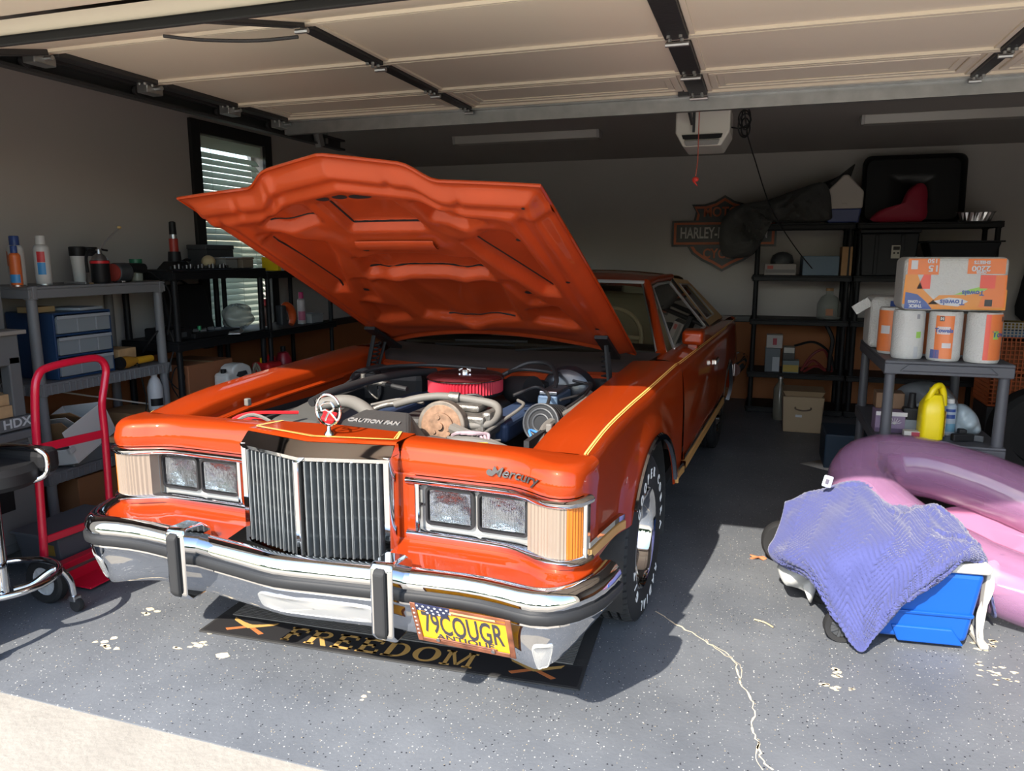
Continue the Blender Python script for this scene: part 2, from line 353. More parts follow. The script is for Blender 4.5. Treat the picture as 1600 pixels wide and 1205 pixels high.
# --- overhead garage door, open under the ceiling
DOORC=mat('door_cream',(.80,.71,.57),.5,bump=(25,.05)); BSTEEL=mat('black_steel',(.055,.055,.058),.5,.5,bump=(50,.1))
door=thing('garage_door','cream sectional garage door raised overhead with dark stiles','garage door',(0,1.84,2.10))
ZD=2.235
secs=[((1.84,2.105),(2.385,ZD)),((2.39,ZD),(2.955,ZD)),((2.96,ZD),(3.515,ZD)),((3.52,ZD),(3.96,ZD))]
def wy(x,y,z): return (x,y-1.84,z-2.10)
STX=[-2.70,-1.545,-.335,.855,2.11]
for i,((ya,za),(yb,zb)) in enumerate(secs):
    s_=MB(); ln=sqrt((yb-ya)**2+(zb-za)**2); dy,dz=(yb-ya)/ln,(zb-za)/ln; nz=(-dz,dy)   # up normal
    def pt(x,t,h): return wy(x,ya+dy*t+nz[0]*h,za+dz*t+nz[1]*h)
    s_.hexa([pt(DX0+.02,0.004,0),pt(DX1-.02,.004,0),pt(DX1-.02,ln-.004,0),pt(DX0+.02,ln-.004,0)],[pt(DX0+.02,.004,.045),pt(DX1-.02,.004,.045),pt(DX1-.02,ln-.004,.045),pt(DX0+.02,ln-.004,.045)])
    sec=s_.build('door_section',DOORC,door,smooth=0)
    rb=MB()       # folded lips along both section edges
    for t0,t1 in ((.004,.022),(ln-.022,ln-.004)):
        rb.hexa([pt(DX0+.03,t0,-.012),pt(DX1-.03,t0,-.012),pt(DX1-.03,t1,-.012),pt(DX0+.03,t1,-.012)],[pt(DX0+.03,t0,0),pt(DX1-.03,t0,0),pt(DX1-.03,t1,0),pt(DX0+.03,t1,0)])
    rb.build('edge_lip',DOORC,sec,smooth=0)
    for j in range(4):     # pressed panel between the stiles (stepped frame)
        xa,xb=STX[j]+.07,STX[j+1]-.07; pn=MB()
        if i==3:
            for k,(a,h) in enumerate(((.0,.010),(.035,.006))):
                for (u0,u1,t0,t1) in ((xa+a,xb-a,.05+a,.075+a),(xa+a,xb-a,ln-.10-a,ln-.075-a),(xa+a,xa+a+.03,.075+a,ln-.10-a),(xb-a-.03,xb-a,.075+a,ln-.10-a)):
                    pn.hexa([pt(u0,t0,-h),pt(u1,t0,-h),pt(u1,t1,-h),pt(u0,t1,-h)],[pt(u0,t0,0),pt(u1,t0,0),pt(u1,t1,0),pt(u0,t1,0)])
            pn.build('panel_moulding',DOORC,sec,smooth=0,bevel=.003)
    for j,x in enumerate(STX):
        wd=.05 if j in (1,3) else (.085 if j==2 else .06); st=MB()
        st.hexa([pt(x-wd/2,.02,-.022),pt(x+wd/2,.02,-.022),pt(x+wd/2,ln-.02,-.022),pt(x-wd/2,ln-.02,-.022)],[pt(x-wd/2,.02,0),pt(x+wd/2,.02,0),pt(x+wd/2,ln-.02,0),pt(x-wd/2,ln-.02,0)])
        so=st.build('stile',BSTEEL,sec,smooth=0,bevel=.004)
        if 0<j<4:
            lp=MB()
            for sg in (-1,1): lp.hexa([pt(x+sg*(wd/2+.004),.02,-.008),pt(x+sg*(wd/2+.022),.02,-.008),pt(x+sg*(wd/2+.022),ln-.02,-.008),pt(x+sg*(wd/2+.004),ln-.02,-.008)],[pt(x+sg*(wd/2+.004),.02,0),pt(x+sg*(wd/2+.022),.02,0),pt(x+sg*(wd/2+.022),ln-.02,0),pt(x+sg*(wd/2+.004),ln-.02,0)])
            lp.build('stile_flange',DOORC,sec,smooth=0)
        hg=MB()
        hg.cyl(wy(x-wd/2,yb,zb-.032),wy(x+wd/2,yb,zb-.032),.009,n=8)
        for q in (-.045,-.09): 
            for xx in (-.25,.25): hg.cyl(wy(x+xx*wd,yb+q,zb-.024),wy(x+xx*wd,yb+q,zb-.034),.007,n=6)
        hg.build('hinge',GALV,sec)
se=MB(); se.hexa([wy(DX0+.02,1.835,2.075),wy(DX1-.02,1.835,2.075),wy(DX1-.02,1.865,2.082),wy(DX0+.02,1.865,2.082)],[wy(DX0+.02,1.835,2.106),wy(DX1-.02,1.835,2.106),wy(DX1-.02,1.89,2.118),wy(DX0+.02,1.89,2.118)])
se.build('bottom_seal',RUBBER,door,smooth=0,bevel=.006)
tr=MB(); tr.prism([(3.955,2.215),(3.955,2.285),(4.03,2.285),(4.03,2.215),(4.022,2.150),(3.985,2.150),(3.985,2.215)],DX0+.02,DX1-.02,'yz'); tr.xf(lambda v:Vector(wy(v.x,v.y,v.z)))
tr.build('top_strut',GALV,door,smooth=0)
def tw(mb): return mb.xf(lambda v:Vector(wy(v.x,v.y,v.z)))
for y in (2.385,2.955,3.515,3.96):
    for x,sg in ((DX0-.02,1),(DX1+.02,-1)):
        ro=tw(MB().cyl((x-.055*sg,y,2.20),(x+.06*sg,y,2.20),.006,n=8).cyl((x-.055*sg,y,2.20),(x-.035*sg,y,2.20),.024,n=14)); ro.build('roller',BSTEEL,door)
        tw(MB().box(x+.03*sg-.03,x+.03*sg+.03,y-.05,y+.05,2.18,2.232)).build('roller_bracket',GALV,door,smooth=0,bevel=.004)
lk=tw(MB().tube(catmull([(-2.02,2.26,2.195),(-1.9,2.31,2.185),(-1.72,2.36,2.18),(-1.57,2.40,2.19)],8),.006,6)); lk.build('lift_cable',BSTEEL,door)
# tracks
for x,sg,lab in ((DX0-.08,1,'dark steel door track along the left wall'),(DX1+.08,-1,'dark steel door track on the right of the door')):
    t=thing('door_track',lab,'door track',(x,1.76,0))
    tk=MB(); tk.prism([(-.028*sg,2.165),(.022*sg,2.165),(.022*sg,2.178),(-.016*sg,2.178),(-.016*sg,2.224),(.022*sg,2.224),(.022*sg,2.237),(-.028*sg,2.237)],.30,3.05,'xz'); tk.build('horizontal_track',BSTEEL,t,smooth=0)
    tk=MB(); tk.prism([(-.028*sg,-.02),(.022*sg,-.02),(.022*sg,.0),(-.016*sg,.0),(-.016*sg,.03),(.022*sg,.03),(.022*sg,.045),(-.028*sg,.045)],0.0,1.9,'xy'); tk.build('vertical_track',BSTEEL,t,smooth=0)
    tk=MB(); tk.tube(catmull([(0,.01,1.9),(0,.03,2.06),(0,.13,2.17),(0,.31,2.2)],6),.022,8); tk.build('curved_track',BSTEEL,t)
    tk=MB(); tk.cbox((-.02*sg,2.86,2.30),(.03,.03,.22)); tk.cbox((.02*sg,2.72,2.20),(.04,.05,.10),(R(18),0,0)); tk.build('hanger',GALV,t,smooth=0)
# --- opener
op=thing('door_opener','white garage door opener with lens hung from the ceiling','door opener',(-.355,4.62,2.04))
OPW=mat('opener_white',(.74,.71,.64),.35)
b_=MB(); b_.prism([(-.135,.245),(.135,.245),(.15,.23),(.15,.09),(.105,.012),(-.105,.012),(-.15,.09),(-.15,.23)],-.10,.26,'xz'); b_.build('housing',OPW,op,smooth=0,bevel=.012,bseg=3)
MB().prism([(-.112,.075),(.112,.075),(.105,.055),(.09,.05),(-.09,.05),(-.105,.055)],-.112,-.10,'xz').build('vent_slot',BLACK,op,smooth=0)
MB().prism([(-.098,.045),(.098,.045),(.088,.016),(-.088,.016)],-.118,-.10,'xz').build('light_lens',mat('opener_lens',(.30,.30,.29),.15,coat=.5),op,smooth=0,bevel=.004)
MB().box(-.03,.03,-2.8,-.10,.252,.276).build('drive_rail',BSTEEL,op,smooth=0,bevel=.003)
MB().prism([(-.07,.235),(.07,.235),(.05,.21),(.03,.205),(-.03,.205),(-.06,.215)],-.13,-.10,'xz').build('rail_bracket',BLACK,op,smooth=0)
a_=MB(); a_.cbox((-.055,-.45,.19),(.012,.62,.03),(R(-10),0,0)); a_.cbox((-.045,-.13,.15),(.014,.012,.13)); a_.cbox((-.05,-.70,.20),(.05,.03,.06)); a_.build('door_arm',BSTEEL,op,smooth=0)
MB().tube([(.005,-.42,.22),(.008,-.42,-.1),(.0,-.42,-.19)],.0028,6).build('release_cord',mat('cord_red',(.45,.10,.07),.8),op)
rh=MB(); rh.sphere((0,-.42,-.20),(.018,.012,.014),10,6); rh.cyl((-.012,-.42,-.205),(.012,-.42,-.235),.006,.002,n=8); rh.build('release_knob',mat('release_red',(.6,.04,.03),.4),op)
for sx in (-.12,.12): MB().cbox((sx,.10,.31),(.02,.03,.14)).build('hanger',GALV,op,smooth=0)
cd=MB(); pts=[(.15,.05,.13),(.20,.04,.12)]
for k in range(40):
    a=k*.62; pts.append((.225+.028*cos(a)*(1+.3*sin(k*.31)),.03+.01*sin(k),.15+.055*sin(a)+.03*sin(k*.15)))
pts+= [(.215,.03,.24),(.21,.03,.33),(.21,.03,.378)]
cd.tube(catmull(pts,3),.0045,6); cd.tube(catmull([(.235,.04,.10),(.28,.2,-.02),(.40,.9,-.28),(.58,1.5,-.52),(.75,2.0,-.70)],6),.004,6); cd.build('power_cord',BLACK,op)
# --- two ceiling light fixtures
def fixture(x0,x1,y,lab):
    t=thing('ceiling_light',lab,'ceiling light',((x0+x1)/2,y,ZC-.062),group='unlit tube fixtures on the ceiling'); hl=(x1-x0)/2
    MB().prism([(-.065,.0615),(.065,.0615),(.05,.0),(-.05,.0)],-hl,hl,'yz').build('diffuser',mat('fixture_acrylic',(.42,.40,.37),.3),t,smooth=0,bevel=.004)
    for s in (-1,1): MB().prism([(-.068,.0615),(.068,.0615),(.053,-.003),(-.053,-.003)],s*hl-.012,s*hl+.012,'yz').build('end_cap',mat('fixture_grey',(.30,.29,.28),.4),t,smooth=0,bevel=.003)
fixture(-2.49,-1.27,6.08,'long grey tube light on the ceiling, behind the raised hood')
fixture(.63,1.85,6.08,'long grey tube light on the ceiling above the black rack')
# ================================================================ CAR  (local: x = right in the picture, y = rearwards, front axle at y~0)
ANG=R(2.9)
car=thing('car','orange vintage coupe with raised hood and chrome front','car',(-1.4336+2.974*sin(ANG),2.974*cos(ANG),0),-ANG)
PAINT=mat('orange_metallic_paint',(.28,.029,.0034),.45,.2,coat=.6,spec=.05)
PAINT2=mat('hood_inner_paint',(.37,.050,.013),.44,.3,coat=.4,var=(5,.10),spec=.1)
DARK=mat('engine_bay_black',(.016,.016,.017),.6,bump=(40,.2)); TANV=mat('tan_vinyl',(.42,.27,.13),.6,bump=(120,.1))
GOLD=mat('gold_pinstripe',(.85,.48,.12),.4); CHB=mat('chrome_bright',(.64,.65,.67),.05,1.0); SATIN=mat('satin_silver',(.62,.62,.60),.28,.75)
CGLASS=mat('car_glass',(.36,.44,.41),.02,trans=1.0,ior=1.08); TRIMW=mat('rub_strip',(.016,.0165,.018),.55,spec=.3)
def part(mb,name,m,parent=None,**k): return mb.build(name,m,parent or car,**k)
# ---- fenders
def f_zt(y): return interp(y,[-.95,-.8,-.65,-.5,-.25,0,.7],[.844,.858,.880,.895,.909,.918,.945])
def f_ws(y): return interp(y,[-.95,-.8,0,.7],[.852,.865,.895,.915])
def f_wm(y): return interp(y,[-.95,-.8,-.5,0,.7],[.888,.888,.893,.908,.940])
AY,AR,AZ=-.05,.415,.325
def f_zb(y):
    lo=.515 if y<AY else .44
    d=abs(y-AY)
    return max(lo, AZ+sqrt(max(0,AR*AR-d*d))) if d<AR else lo
def fender_side(y,zs,z):
    ws,wm=f_ws(y),f_wm(y); g=sin(min(1.,max(0,(zs-z)/.24))*pi/2)
    w=ws+.012+(wm-ws-.012)*g
    if z<.46: w-= (.46-z)**2*1.0
    d=sqrt((y-AY)**2+(z-AZ)**2)-AR
    return w+.030*exp(-(d/.085)**2)
ys=sorted(set([-.808,-.79,-.75,-.70,-.65,-.6,-.56,-.53,-.5]+[AY-AR*cos(t*pi/28) for t in range(1,28)]+[AY-.374,.38,.42,.46,.5,.55,.6,.64]))
for sg in (-1,1):
    mb=MB(); rows=[]
    for y in ys:
        zt,ws=f_zt(y),f_ws(y); wi=.682; ck_=sstep(-.80,-.55,y); r=[(wi-.020,zt-.20),(wi-.022,zt-.085),(wi-.022,zt-.068),(wi-.008,zt-.060),(wi-.002,zt-.012),(wi+.008,zt-.001),(lerp(wi,ws,.5),zt+.006*ck_),(ws-.03,zt+.007*ck_),(ws-.008,zt-.006+.005*ck_),(ws+.006,zt-.022+.004*ck_)]
        zs=zt-.03; zb=f_zb(y)
        for k in range(15):
            z=lerp(zs-.012,zb,k/14); r.append((fender_side(y,zs,z),z))
        z,w=zb,r[-1][0]; r.append((w-.010,zb-.004)); 
        rows.append([(sg*a,y,b) for a,b in r])
    mb.grid(rows); fen=part(mb,'front_fender',PAINT,smooth=50)
    # chrome arch moulding
    pts=[]
    for t in range(1,40):
        a=pi*(.02+.96*t/40)
        y=AY-AR*cos(a); z=AZ+AR*sin(a)
        if (y<AY and z<.53) or z<.45: continue
        pts.append((sg*(fender_side(y,f_zt(y)-.03,z)+.004),y,z))
    mb=MB(); rows=[]
    for p in pts:
        y,z=p[1],p[2]; d=Vector((0,y-AY,z-AZ)).normalized(); p=Vector(p)
        rows.append([p+d*.014,p+d*.008+Vector((sg*.008,0,0)),p-d*.012+Vector((sg*.008,0,0)),p-d*.014-Vector((sg*.006,0,0))])
    mb.grid(rows); part(mb,'wheel_arch_moulding',CHB,fen,smooth=50)
    # wheel well
    mb=MB(); mb.lathe([(.43,-.17),(.43,.17)],24,(sg*.74,AY,AZ),'x',caps=False,a0=-.3,a1=pi+.3); mb.cbox((sg*.56,AY,.5),(.02,.9,.6)); part(mb,'wheel_well',DARK,smooth=0)
    # side rub mouldings : chrome strip over a tan strip, before and behind the wheel
    for (ya,yb,za,zb) in ((-.895,-.50,.60,.558),(.42,.635,.455,.45)):
        n=8
        for nm,h0,h1,mm,o in (('chrome_moulding',.0,.022,CHB,.014),('tan_moulding',-.032,-.0005,mat('tan_moulding',(.45,.24,.075),.5),.018)):
            mb=MB(); rows=[]
            for i in range(n+1):
                y=lerp(ya,yb,i/n); zz=lerp(za,zb,i/n); rows.append([(sg*(fender_side(y,f_zt(y)-.03,zz)-.004),y,zz+h0),(sg*(fender_side(y,f_zt(y)-.03,zz)+o),y,zz+h0+.002),(sg*(fender_side(y,f_zt(y)-.03,zz)+o),y,zz+h1-.002),(sg*(fender_side(y,f_zt(y)-.03,zz)-.004),y,zz+h1)])
            mb.grid(rows,cv=True)
            mb.add([rows[0][0],rows[0][1],rows[0][2],rows[0][3]],[(0,1,2,3)])
            part(mb,nm,mm,fen,smooth=0)
    # twin gold pinstripes on the shoulder, fender to tail
    for off,hw_ in ((.0,.0024),(.012,.0012)):
        mb=MB(); rows=[]
        for i in range(61):
            y=lerp(-.86,4.0,i/60)
            if y<.64: zz,w=f_zt(y)-.004+.005*sstep(-.80,-.55,y)-off*.35,f_ws(y)-.012+off*.45
            else: zz,w=interp(y,[.64,2.7,4.2],[.943,.930,.90])-.004-off*.5,interp(y,[.64,2.7,4.2],[.913,.93,.90])-.010+off*.4
            if y<-.80: zz-=.018*((-.80-y)/.06)**1.4
            rows.append([(sg*(w-hw_),y,zz+.0022+.001),(sg*(w+hw_),y,zz+.0022-.001)])
        mb.grid(rows); part(mb,'pinstripe',GOLD,smooth=0)
# ---- front cap either side of the grille
PATH=[(.285,-.90),(.31,-.902),(.38,-.90),(.45,-.90),(.52,-.90),(.60,-.90),(.65,-.902),(.69,-.912),(.73,-.932),(.77,-.955),(.80,-.966),(.83,-.966),(.856,-.955),(.874,-.935),(.885,-.91),(.892,-.885),(.897,-.85),(.900,-.80)]
BK=[.285,.31,.38,.45,.52,.60,.65,.69,.725,.755,.775,.79,.805,.82,.832,.842,.852,.862]
def nrm2(P,i):
    a=P[max(0,i-1)]; b=P[min(len(P)-1,i+1)]; t=Vector((b[0]-a[0],b[1]-a[1])).normalized(); return Vector((t.y,-t.x))
CAPZ=.766; BEZB=.565
for sg in (-1,1):
    rows=[]
    for i,(w,y) in enumerate(PATH):
        n=nrm2(PATH,i); zt=interp(w,[.285,.7,.9],[.868,.862,.857]); bk=Vector((BK[i],-.798)); p=Vector((w,y))
        zb=CAPZ if i<14 else interp(i,[14,15],[CAPZ,.515])
        d=p-bk; L=max(d.length,1e-4); d/=L; rr=min(.045,L*.8)
        q=[(bk.x,bk.y+.004,zt-.05),(bk.x,bk.y,zt-.004)]
        q+= [(lerp(bk.x,p.x,.3),lerp(bk.y,p.y,.3),zt)]
        for a in range(7):
            t=a/6*pi/2; o=p-d*(rr*(1-sin(t))); q.append((o.x,o.y,zt-.001-rr*.85*(1-cos(t))))
        z2=q[-1][2]
        for k in range(1,7):
            bul=.006*sin(pi*k/6) if i<14 else 0
            z=lerp(z2,zb,k/6); ww=p+n*bul; q.append((ww.x,ww.y,z))
        rows.append([(sg*a,b,c) for a,b,c in q])
    mb=MB(); mb.grid(rows); cap=part(mb,'front_cap',PAINT,smooth=55)
    # ---- bezel mouldings following the plan line, top and bottom, and the inner upright
    E_=14
    for nm,z0,z1,bulge in (('bezel_top',CAPZ-.002,CAPZ-.034,.017),('bezel_bottom',BEZB+.024,BEZB-.012,.017)):
        rows=[]
        for i in range(1,E_+2):
            w,y=PATH[i]; n=nrm2(PATH,i); p=Vector((w,y)); zm=(z0+z1)/2
            rows.append([(sg*q.x,q.y,z) for q,z in ((p-n*.012,z0),(p+n*bulge*.7,z0-.001),(p+n*(bulge+.004),lerp(z0,z1,.3)),(p+n*(bulge+.002),lerp(z0,z1,.62)),(p+n*bulge*.3,z1+.001),(p-n*.03,z1))])
        mb=MB(); mb.grid(rows); part(mb,nm,CHB,cap,smooth=50)
    mb=MB(); mb.box(*(sorted((sg*.338,sg*.355))),-.915,-.86,BEZB-.004,CAPZ-.004); part(mb,'bezel_upright',CHB,cap,smooth=0,bevel=.005)
    mb=MB(); mb.box(*(sorted((sg*.278,sg*.3385))),-.905,-.87,.50,CAPZ+.004); part(mb,'grille_flank',PAINT,cap,smooth=0,bevel=.006)
    mb=MB(); mb.box(*(sorted((sg*.883,sg*.900))),-.925,-.885,BEZB,CAPZ-.006); part(mb,'bezel_upright',CHB,cap,smooth=0,bevel=.006)
    # ---- headlamp panel and two square lamps
    mb=MB(); mb.grid([[(sg*w,-.882+.004*0,z) for z in (BEZB+.0,CAPZ-.02)] for w in (.345,.73)])
    mb.grid([[(sg*w,-.885,z),(sg*w,-.905,z)] for w,z in ((.352,BEZB+.018),(.716,BEZB+.018),(.716,CAPZ-.03),(.352,CAPZ-.03),(.352,BEZB+.018))])
    hp_=part(mb,'headlamp_panel',mat('argent_panel',(.27,.27,.26),.4,.2),cap,smooth=0)
    for cx_ in (.450,.628):
        def rrect(hw_,hh_,r,y,n=5):
            o=[]
            for (ax,az,a0) in ((hw_-r,hh_-r,0),(-hw_+r,hh_-r,pi/2),(-hw_+r,-hh_+r,pi),(hw_-r,-hh_+r,3*pi/2)):
                for k in range(n): t=a0+pi/2*k/(n-1); o.append((sg*cx_+ax+r*cos(t),y,.668+az+r*sin(t)))
            return o
        mb=MB(); mb.grid([rrect(.083,.062,.016,-.884),rrect(.083,.062,.016,-.896),rrect(.076,.055,.014,-.896),rrect(.072,.051,.012,-.880)],cv=True); lamp=part(mb,'headlamp',mat('lamp_rim',(.03,.03,.032),.3,.5),cap,smooth=40)
        mb=MB(); mb.grid([rrect(.076*k,.055*k,.014*k,-.889+.002*(k-1)) for k in (1.,.9,.5,.05)],cv=True); 
        # pressed glass: vertical flutes
        n=26; rows=[]
        for i in range(n*2+1):
            x=lerp(-.07,.07,i/(n*2)); rows.append([(sg*cx_+x,-.894-(.0016 if i%2 else 0)+.003*(abs(x)/.07)**3+.002*(abs(zz)/.05)**3,.668+zz) for zz in (-.049,-.03,-.01,.01,.03,.049)])
        m2=MB(); m2.grid(rows); part(m2,'lens',mat('headlamp_glass',(.93,.95,.97),.04,trans=1.0,ior=1.35),lamp,smooth=20)
        rows=[]
        for i in range(9):
            u=lerp(-1,1,i/8); rows.append([(sg*cx_+u*.07,-.8895+.005*(1-u*u)*(1-v*v),.668+v*.05) for v in (-1,-.7,-.4,0,.4,.7,1)])
        m2=MB(); m2.grid(rows); part(m2,'reflector',mat('lamp_reflector',(.34,.36,.39),.18,1.0,bump=(16,.7)),lamp,smooth=60)
        for (dx,dz) in ((0,.067),(sg*.088*(-1 if cx_<.5 else 1),0)):
            m2=MB(); m2.cyl((sg*cx_+dx,-.885,.668+dz),(sg*cx_+dx,-.892,.668+dz),.004,n=8); part(m2,'adjuster_screw',BLACK,lamp)
    # ---- turn signal wrapping the corner, clear fluted lens with amber side
    idx=range(8,15); LENSC=mat('signal_clear',(.20,.155,.12),.25,coat=.3); AMB=mat('signal_amber',(.36,.10,.006),.25,coat=.3)
    fine=[(.722,-.884),(.724,-.90),(.726,-.915)]
    for i in idx:
        for k in range(6):
            if i==14 and k>0: break
            t=k/6; a,b=PATH[i],PATH[min(i+1,len(PATH)-1)]; fine.append((lerp(a[0],b[0],t),lerp(a[1],b[1],t)))
    for nm,fr_,mm in (('turn_signal',[p for j,p in enumerate(fine) if j<=25],LENSC),('side_marker',[p for j,p in enumerate(fine) if j>=25],AMB)):
        rows=[]
        for j,(w,y) in enumerate(fr_):
            n=nrm2(fr_,j); o=.006+(.0022 if j%2 else 0); p=Vector((w,y))+n*o
            rows.append([(sg*(p.x-n.x*.03),p.y-n.y*.03,BEZB+.018),(sg*p.x,p.y,BEZB+.022)]+[(sg*p.x,p.y,lerp(BEZB+.022,CAPZ-.028,k/6)) for k in range(1,7)]+[(sg*(p.x-n.x*.03),p.y-n.y*.03,CAPZ-.024)])
        mb=MB(); mb.grid(rows); part(mb,nm,mm,cap,smooth=15)
    # ---- valance shelf below the bezel
    BP=[(.285,-1.128),(.31,-1.125),(.38,-1.115),(.45,-1.107),(.52,-1.098),(.60,-1.092),(.65,-1.09),(.69,-1.092),(.73,-1.098),(.77,-1.105),(.80,-1.108),(.83,-1.10),(.865,-1.08),(.90,-1.045),(.925,-1.005),(.945,-.955),(.955,-.90),(.958,-.83)]
    rows=[]
    for (w,y),(w2,y2) in zip(PATH,BP):
        q=[]
        for t,z in ((.0,BEZB+.004),(.02,BEZB-.012),(.10,BEZB-.022),(.25,.536),(.5,.527),(.75,.520),(.88,.512),(.9,.49)):
            q.append((sg*lerp(w,w2,t),lerp(y,y2,t),z))
        rows.append(q)
    mb=MB(); mb.grid(rows); part(mb,'valance',PAINT,smooth=50)
# script on the front cap, right-hand side
def cap_y(w): return interp(w,[p[0] for p in PATH[:13]],[p[1] for p in PATH[:13]])
lettering('script_badge','Mercury',.042,mat('badge_chrome',(.22,.22,.23),.25,1.0),car,(0,0,0),(1,0,0),(0,0,1),.0022,sx=1.15,bold=.0006,shear=.35,fn=lambda p: Vector((.675+p.x,cap_y(.675+p.x)-.0105-p.z,.806+p.y)))
mb=MB(); mb.lathe([(.0,.0),(.010,.0),(.010,.004),(.0,.004)],14,(0,0,0),'y',caps=False); mb.xf(lambda v: v+Vector((.592,-.912,.803))); part(mb,'badge_emblem',MATS['badge_chrome'])
# ---- centre header panel with pinstripe, grille shell, grille
def cy(w,a,b): return lerp(a,b,abs(w)/.30)     # V plan: a at centre, b at w=.30
rows=[]
for i in range(13):
    w=lerp(-.285,.285,i/12); q=[(w,-.795,.815),(w,-.797,.866)]
    for t in (0,.25,.5,.75,.94): q.append((w,lerp(-.80,cy(w,-.985,-.925),t),.870+.006*(1-abs(w)/.285)*(1-t)))
    q.append((w,cy(w,-.985,-.925),.862)); rows.append(q)
mb=MB(); mb.grid(rows); head=part(mb,'header_panel',PAINT,smooth=40)
for off,hw_ in ((.0,.0034),(.010,.0015)):
    mb=MB(); pl=[(-.235+off*.6,-.805),(-.27+off,-.895),(-.262+off,-.905+off*.3),(0,-.962+off),(.262-off,-.905+off*.3),(.27-off,-.895),(.235-off*.6,-.805)]
    rows=[]
    for i,p in enumerate(pl):
        a=pl[max(0,i-1)]; b=pl[min(len(pl)-1,i+1)]; t=Vector((b[0]-a[0],b[1]-a[1])).normalized(); n=Vector((-t.y,t.x))
        z=.8735+.006*(1-abs(p[0])/.285)*min(1,max(0,(1-(-.80-p[1])/(.80-cy(p[0],.985,.925)+1e-6*0+(-.0)) if False else 1-(-.80-p[1])/(cy(p[0],.985,.925)-.80))))
        rows.append([(p[0]+n.x*hw_,p[1]+n.y*hw_,z),(p[0]-n.x*hw_,p[1]-n.y*hw_,z)])
    mb.grid(rows); part(mb,'pinstripe',GOLD,head,smooth=0)
GT,GB=.812,.497
def gy(w): return lerp(-1.035,-.962,abs(w)/.27)
gr=MB()
# shell: top slopes, sides, as one chrome surround
top=[]
for w in (-.285,-.14,0,.14,.285):
    top.append([(w*.985,cy(w,-.983,-.922),.862),(w*.985,cy(w,-.99,-.93),.858),(w,gy(w*.945)+.004,GT+.018),(w,gy(w*.945)-.006,GT+.012),(w*.985,gy(w*.945)-.004,GT)])
gr.grid(top)
for sg in (-1,1):
    gr.grid([[(sg*.285,-.905,z),(sg*.288,-.935,z),(sg*.285,gy(.27)+.004,z),(sg*.280,gy(.27)-.006,z),(sg*.262,gy(.262)-.004,z)] for z in (GT+.018,.75,.65,.55,GB-.01)])
    gr.grid([[(sg*.28,-.905,.862),(sg*.285,-.905,GT+.018)],[(sg*.28,-.922,.862),(sg*.285,gy(.27)+.004,GT+.018)]])
gr.grid([[(w,gy(w)-.004,GB-.012),(w,gy(w)-.006,GB+.004),(w,gy(w)+.02,GB+.006)] for w in (-.27,0,.27)])
shell=part(gr,'grille_shell',CHB,smooth=30)
GBAR=mat('grille_bar',(.24,.255,.26),.35,.65)
mb=MB(); mb.cbox((0,-1.045,.654),(.018,.02,.315)); part(mb,'grille_spine',CHB,smooth=0,bevel=.003)
for sg in (-1,1):
    for k in range(12):
        w=.021+k*.0205; big=(k%4==3)
        mb=MB(); y=gy(w); mb.cbox((sg*w,y+.012,(GT+GB)/2),(.0055 if not big else .008,.036 if not big else .042,GT-GB-.004)); mb.cbox((sg*w,y-.006-(.004 if big else 0),(GT+GB)/2),(.004,.004,GT-GB-.004))
        part(mb,'grille_bar',GBAR,shell,smooth=0)
    for k in range(4):
        z=lerp(GB,GT,(k+.9)/4.8); mb=MB(); a=(sg*.015,gy(.015)+.022,z); b=(sg*.262,gy(.262)+.022,z); mb.tube([a,b],.0045,6); part(mb,'grille_crossbar',GBAR,shell)
mb=MB(); mb.grid([[(w,gy(w)+.05,GB-.02),(w,gy(w)+.05,GT)] for w in (-.27,0,.27)]); part(mb,'grille_back',DARK,smooth=0)
# hood ornament: cat's head in a ring
orn=MB(); orn.tube([(.04+.045*cos(t*2*pi/28),-.925,.955+.050*sin(t*2*pi/28)) for t in range(28)],.0046,8,closed=True); o1=part(orn,'hood_ornament',CHB)
ob=MB(); ob.lathe([(.016,.0),(.015,.006),(.007,.014),(.0045,.030)],12,(.04,-.925,.874)); part(ob,'ornament_base',CHB,o1)
ct=MB()
for seg in ([(-.030,.012),(-.012,.022),(.010,.024),(.022,.010)],[(-.030,.012),(-.024,-.004),(-.010,.0),(.004,-.006)],[(.004,-.006),(-.006,-.022),(-.012,-.036)],[(.004,-.006),(.018,-.018),(.030,-.032)],[(.022,.010),(.016,-.002),(.004,-.006)]):
    ct.tube(catmull([(.04+a,-.925,.955+b) for a,b in seg],4),.0038,6)
part(ct,'ornament_cat',CHB,o1)
# ---- bumper
BPATH=[(0,-1.168),(.06,-1.163),(.15,-1.150),(.25,-1.137),(.34,-1.125),(.42,-1.115),(.50,-1.105),(.58,-1.098),(.65,-1.098),(.71,-1.104),(.76,-1.112),(.80,-1.115),(.84,-1.105),(.875,-1.082),(.905,-1.048),(.932,-1.0),(.950,-.95),(.962,-.89),(.968,-.83)]
full=[(-w,y) for w,y in BPATH[:0:-1]]+BPATH
def bump_lo(w): return interp(abs(w),[0,.36,.6,.74,.80,.86,.92,.97],[.335,.335,.325,.300,.292,.305,.345,.40])
def bump_rows(prof):
    rows=[]
    for i,(w,y) in enumerate(full):
        n=nrm2(full,i); q=[]
        for o,z in prof(w): q.append((w+n.x*o,y+n.y*o,z))
        rows.append(q)
    return rows
def up_prof(w): return [(-.06,.500),(-.06,.528),(-.052,.538),(-.035,.546),(-.018,.547),(-.004,.541),(.008,.528),(.014,.512),(.014,.500),(.010,.494),(.008,.462),(.008,.447)]
def lo_prof(w):
    b=bump_lo(w); return [(.008,.447),(.004,.443),(-.004,lerp(.443,b,.25)),(-.014,lerp(.443,b,.5)),(-.026,lerp(.443,b,.75)),(-.038,lerp(.443,b,.95)),(-.05,b),(-.065,b+.004)]
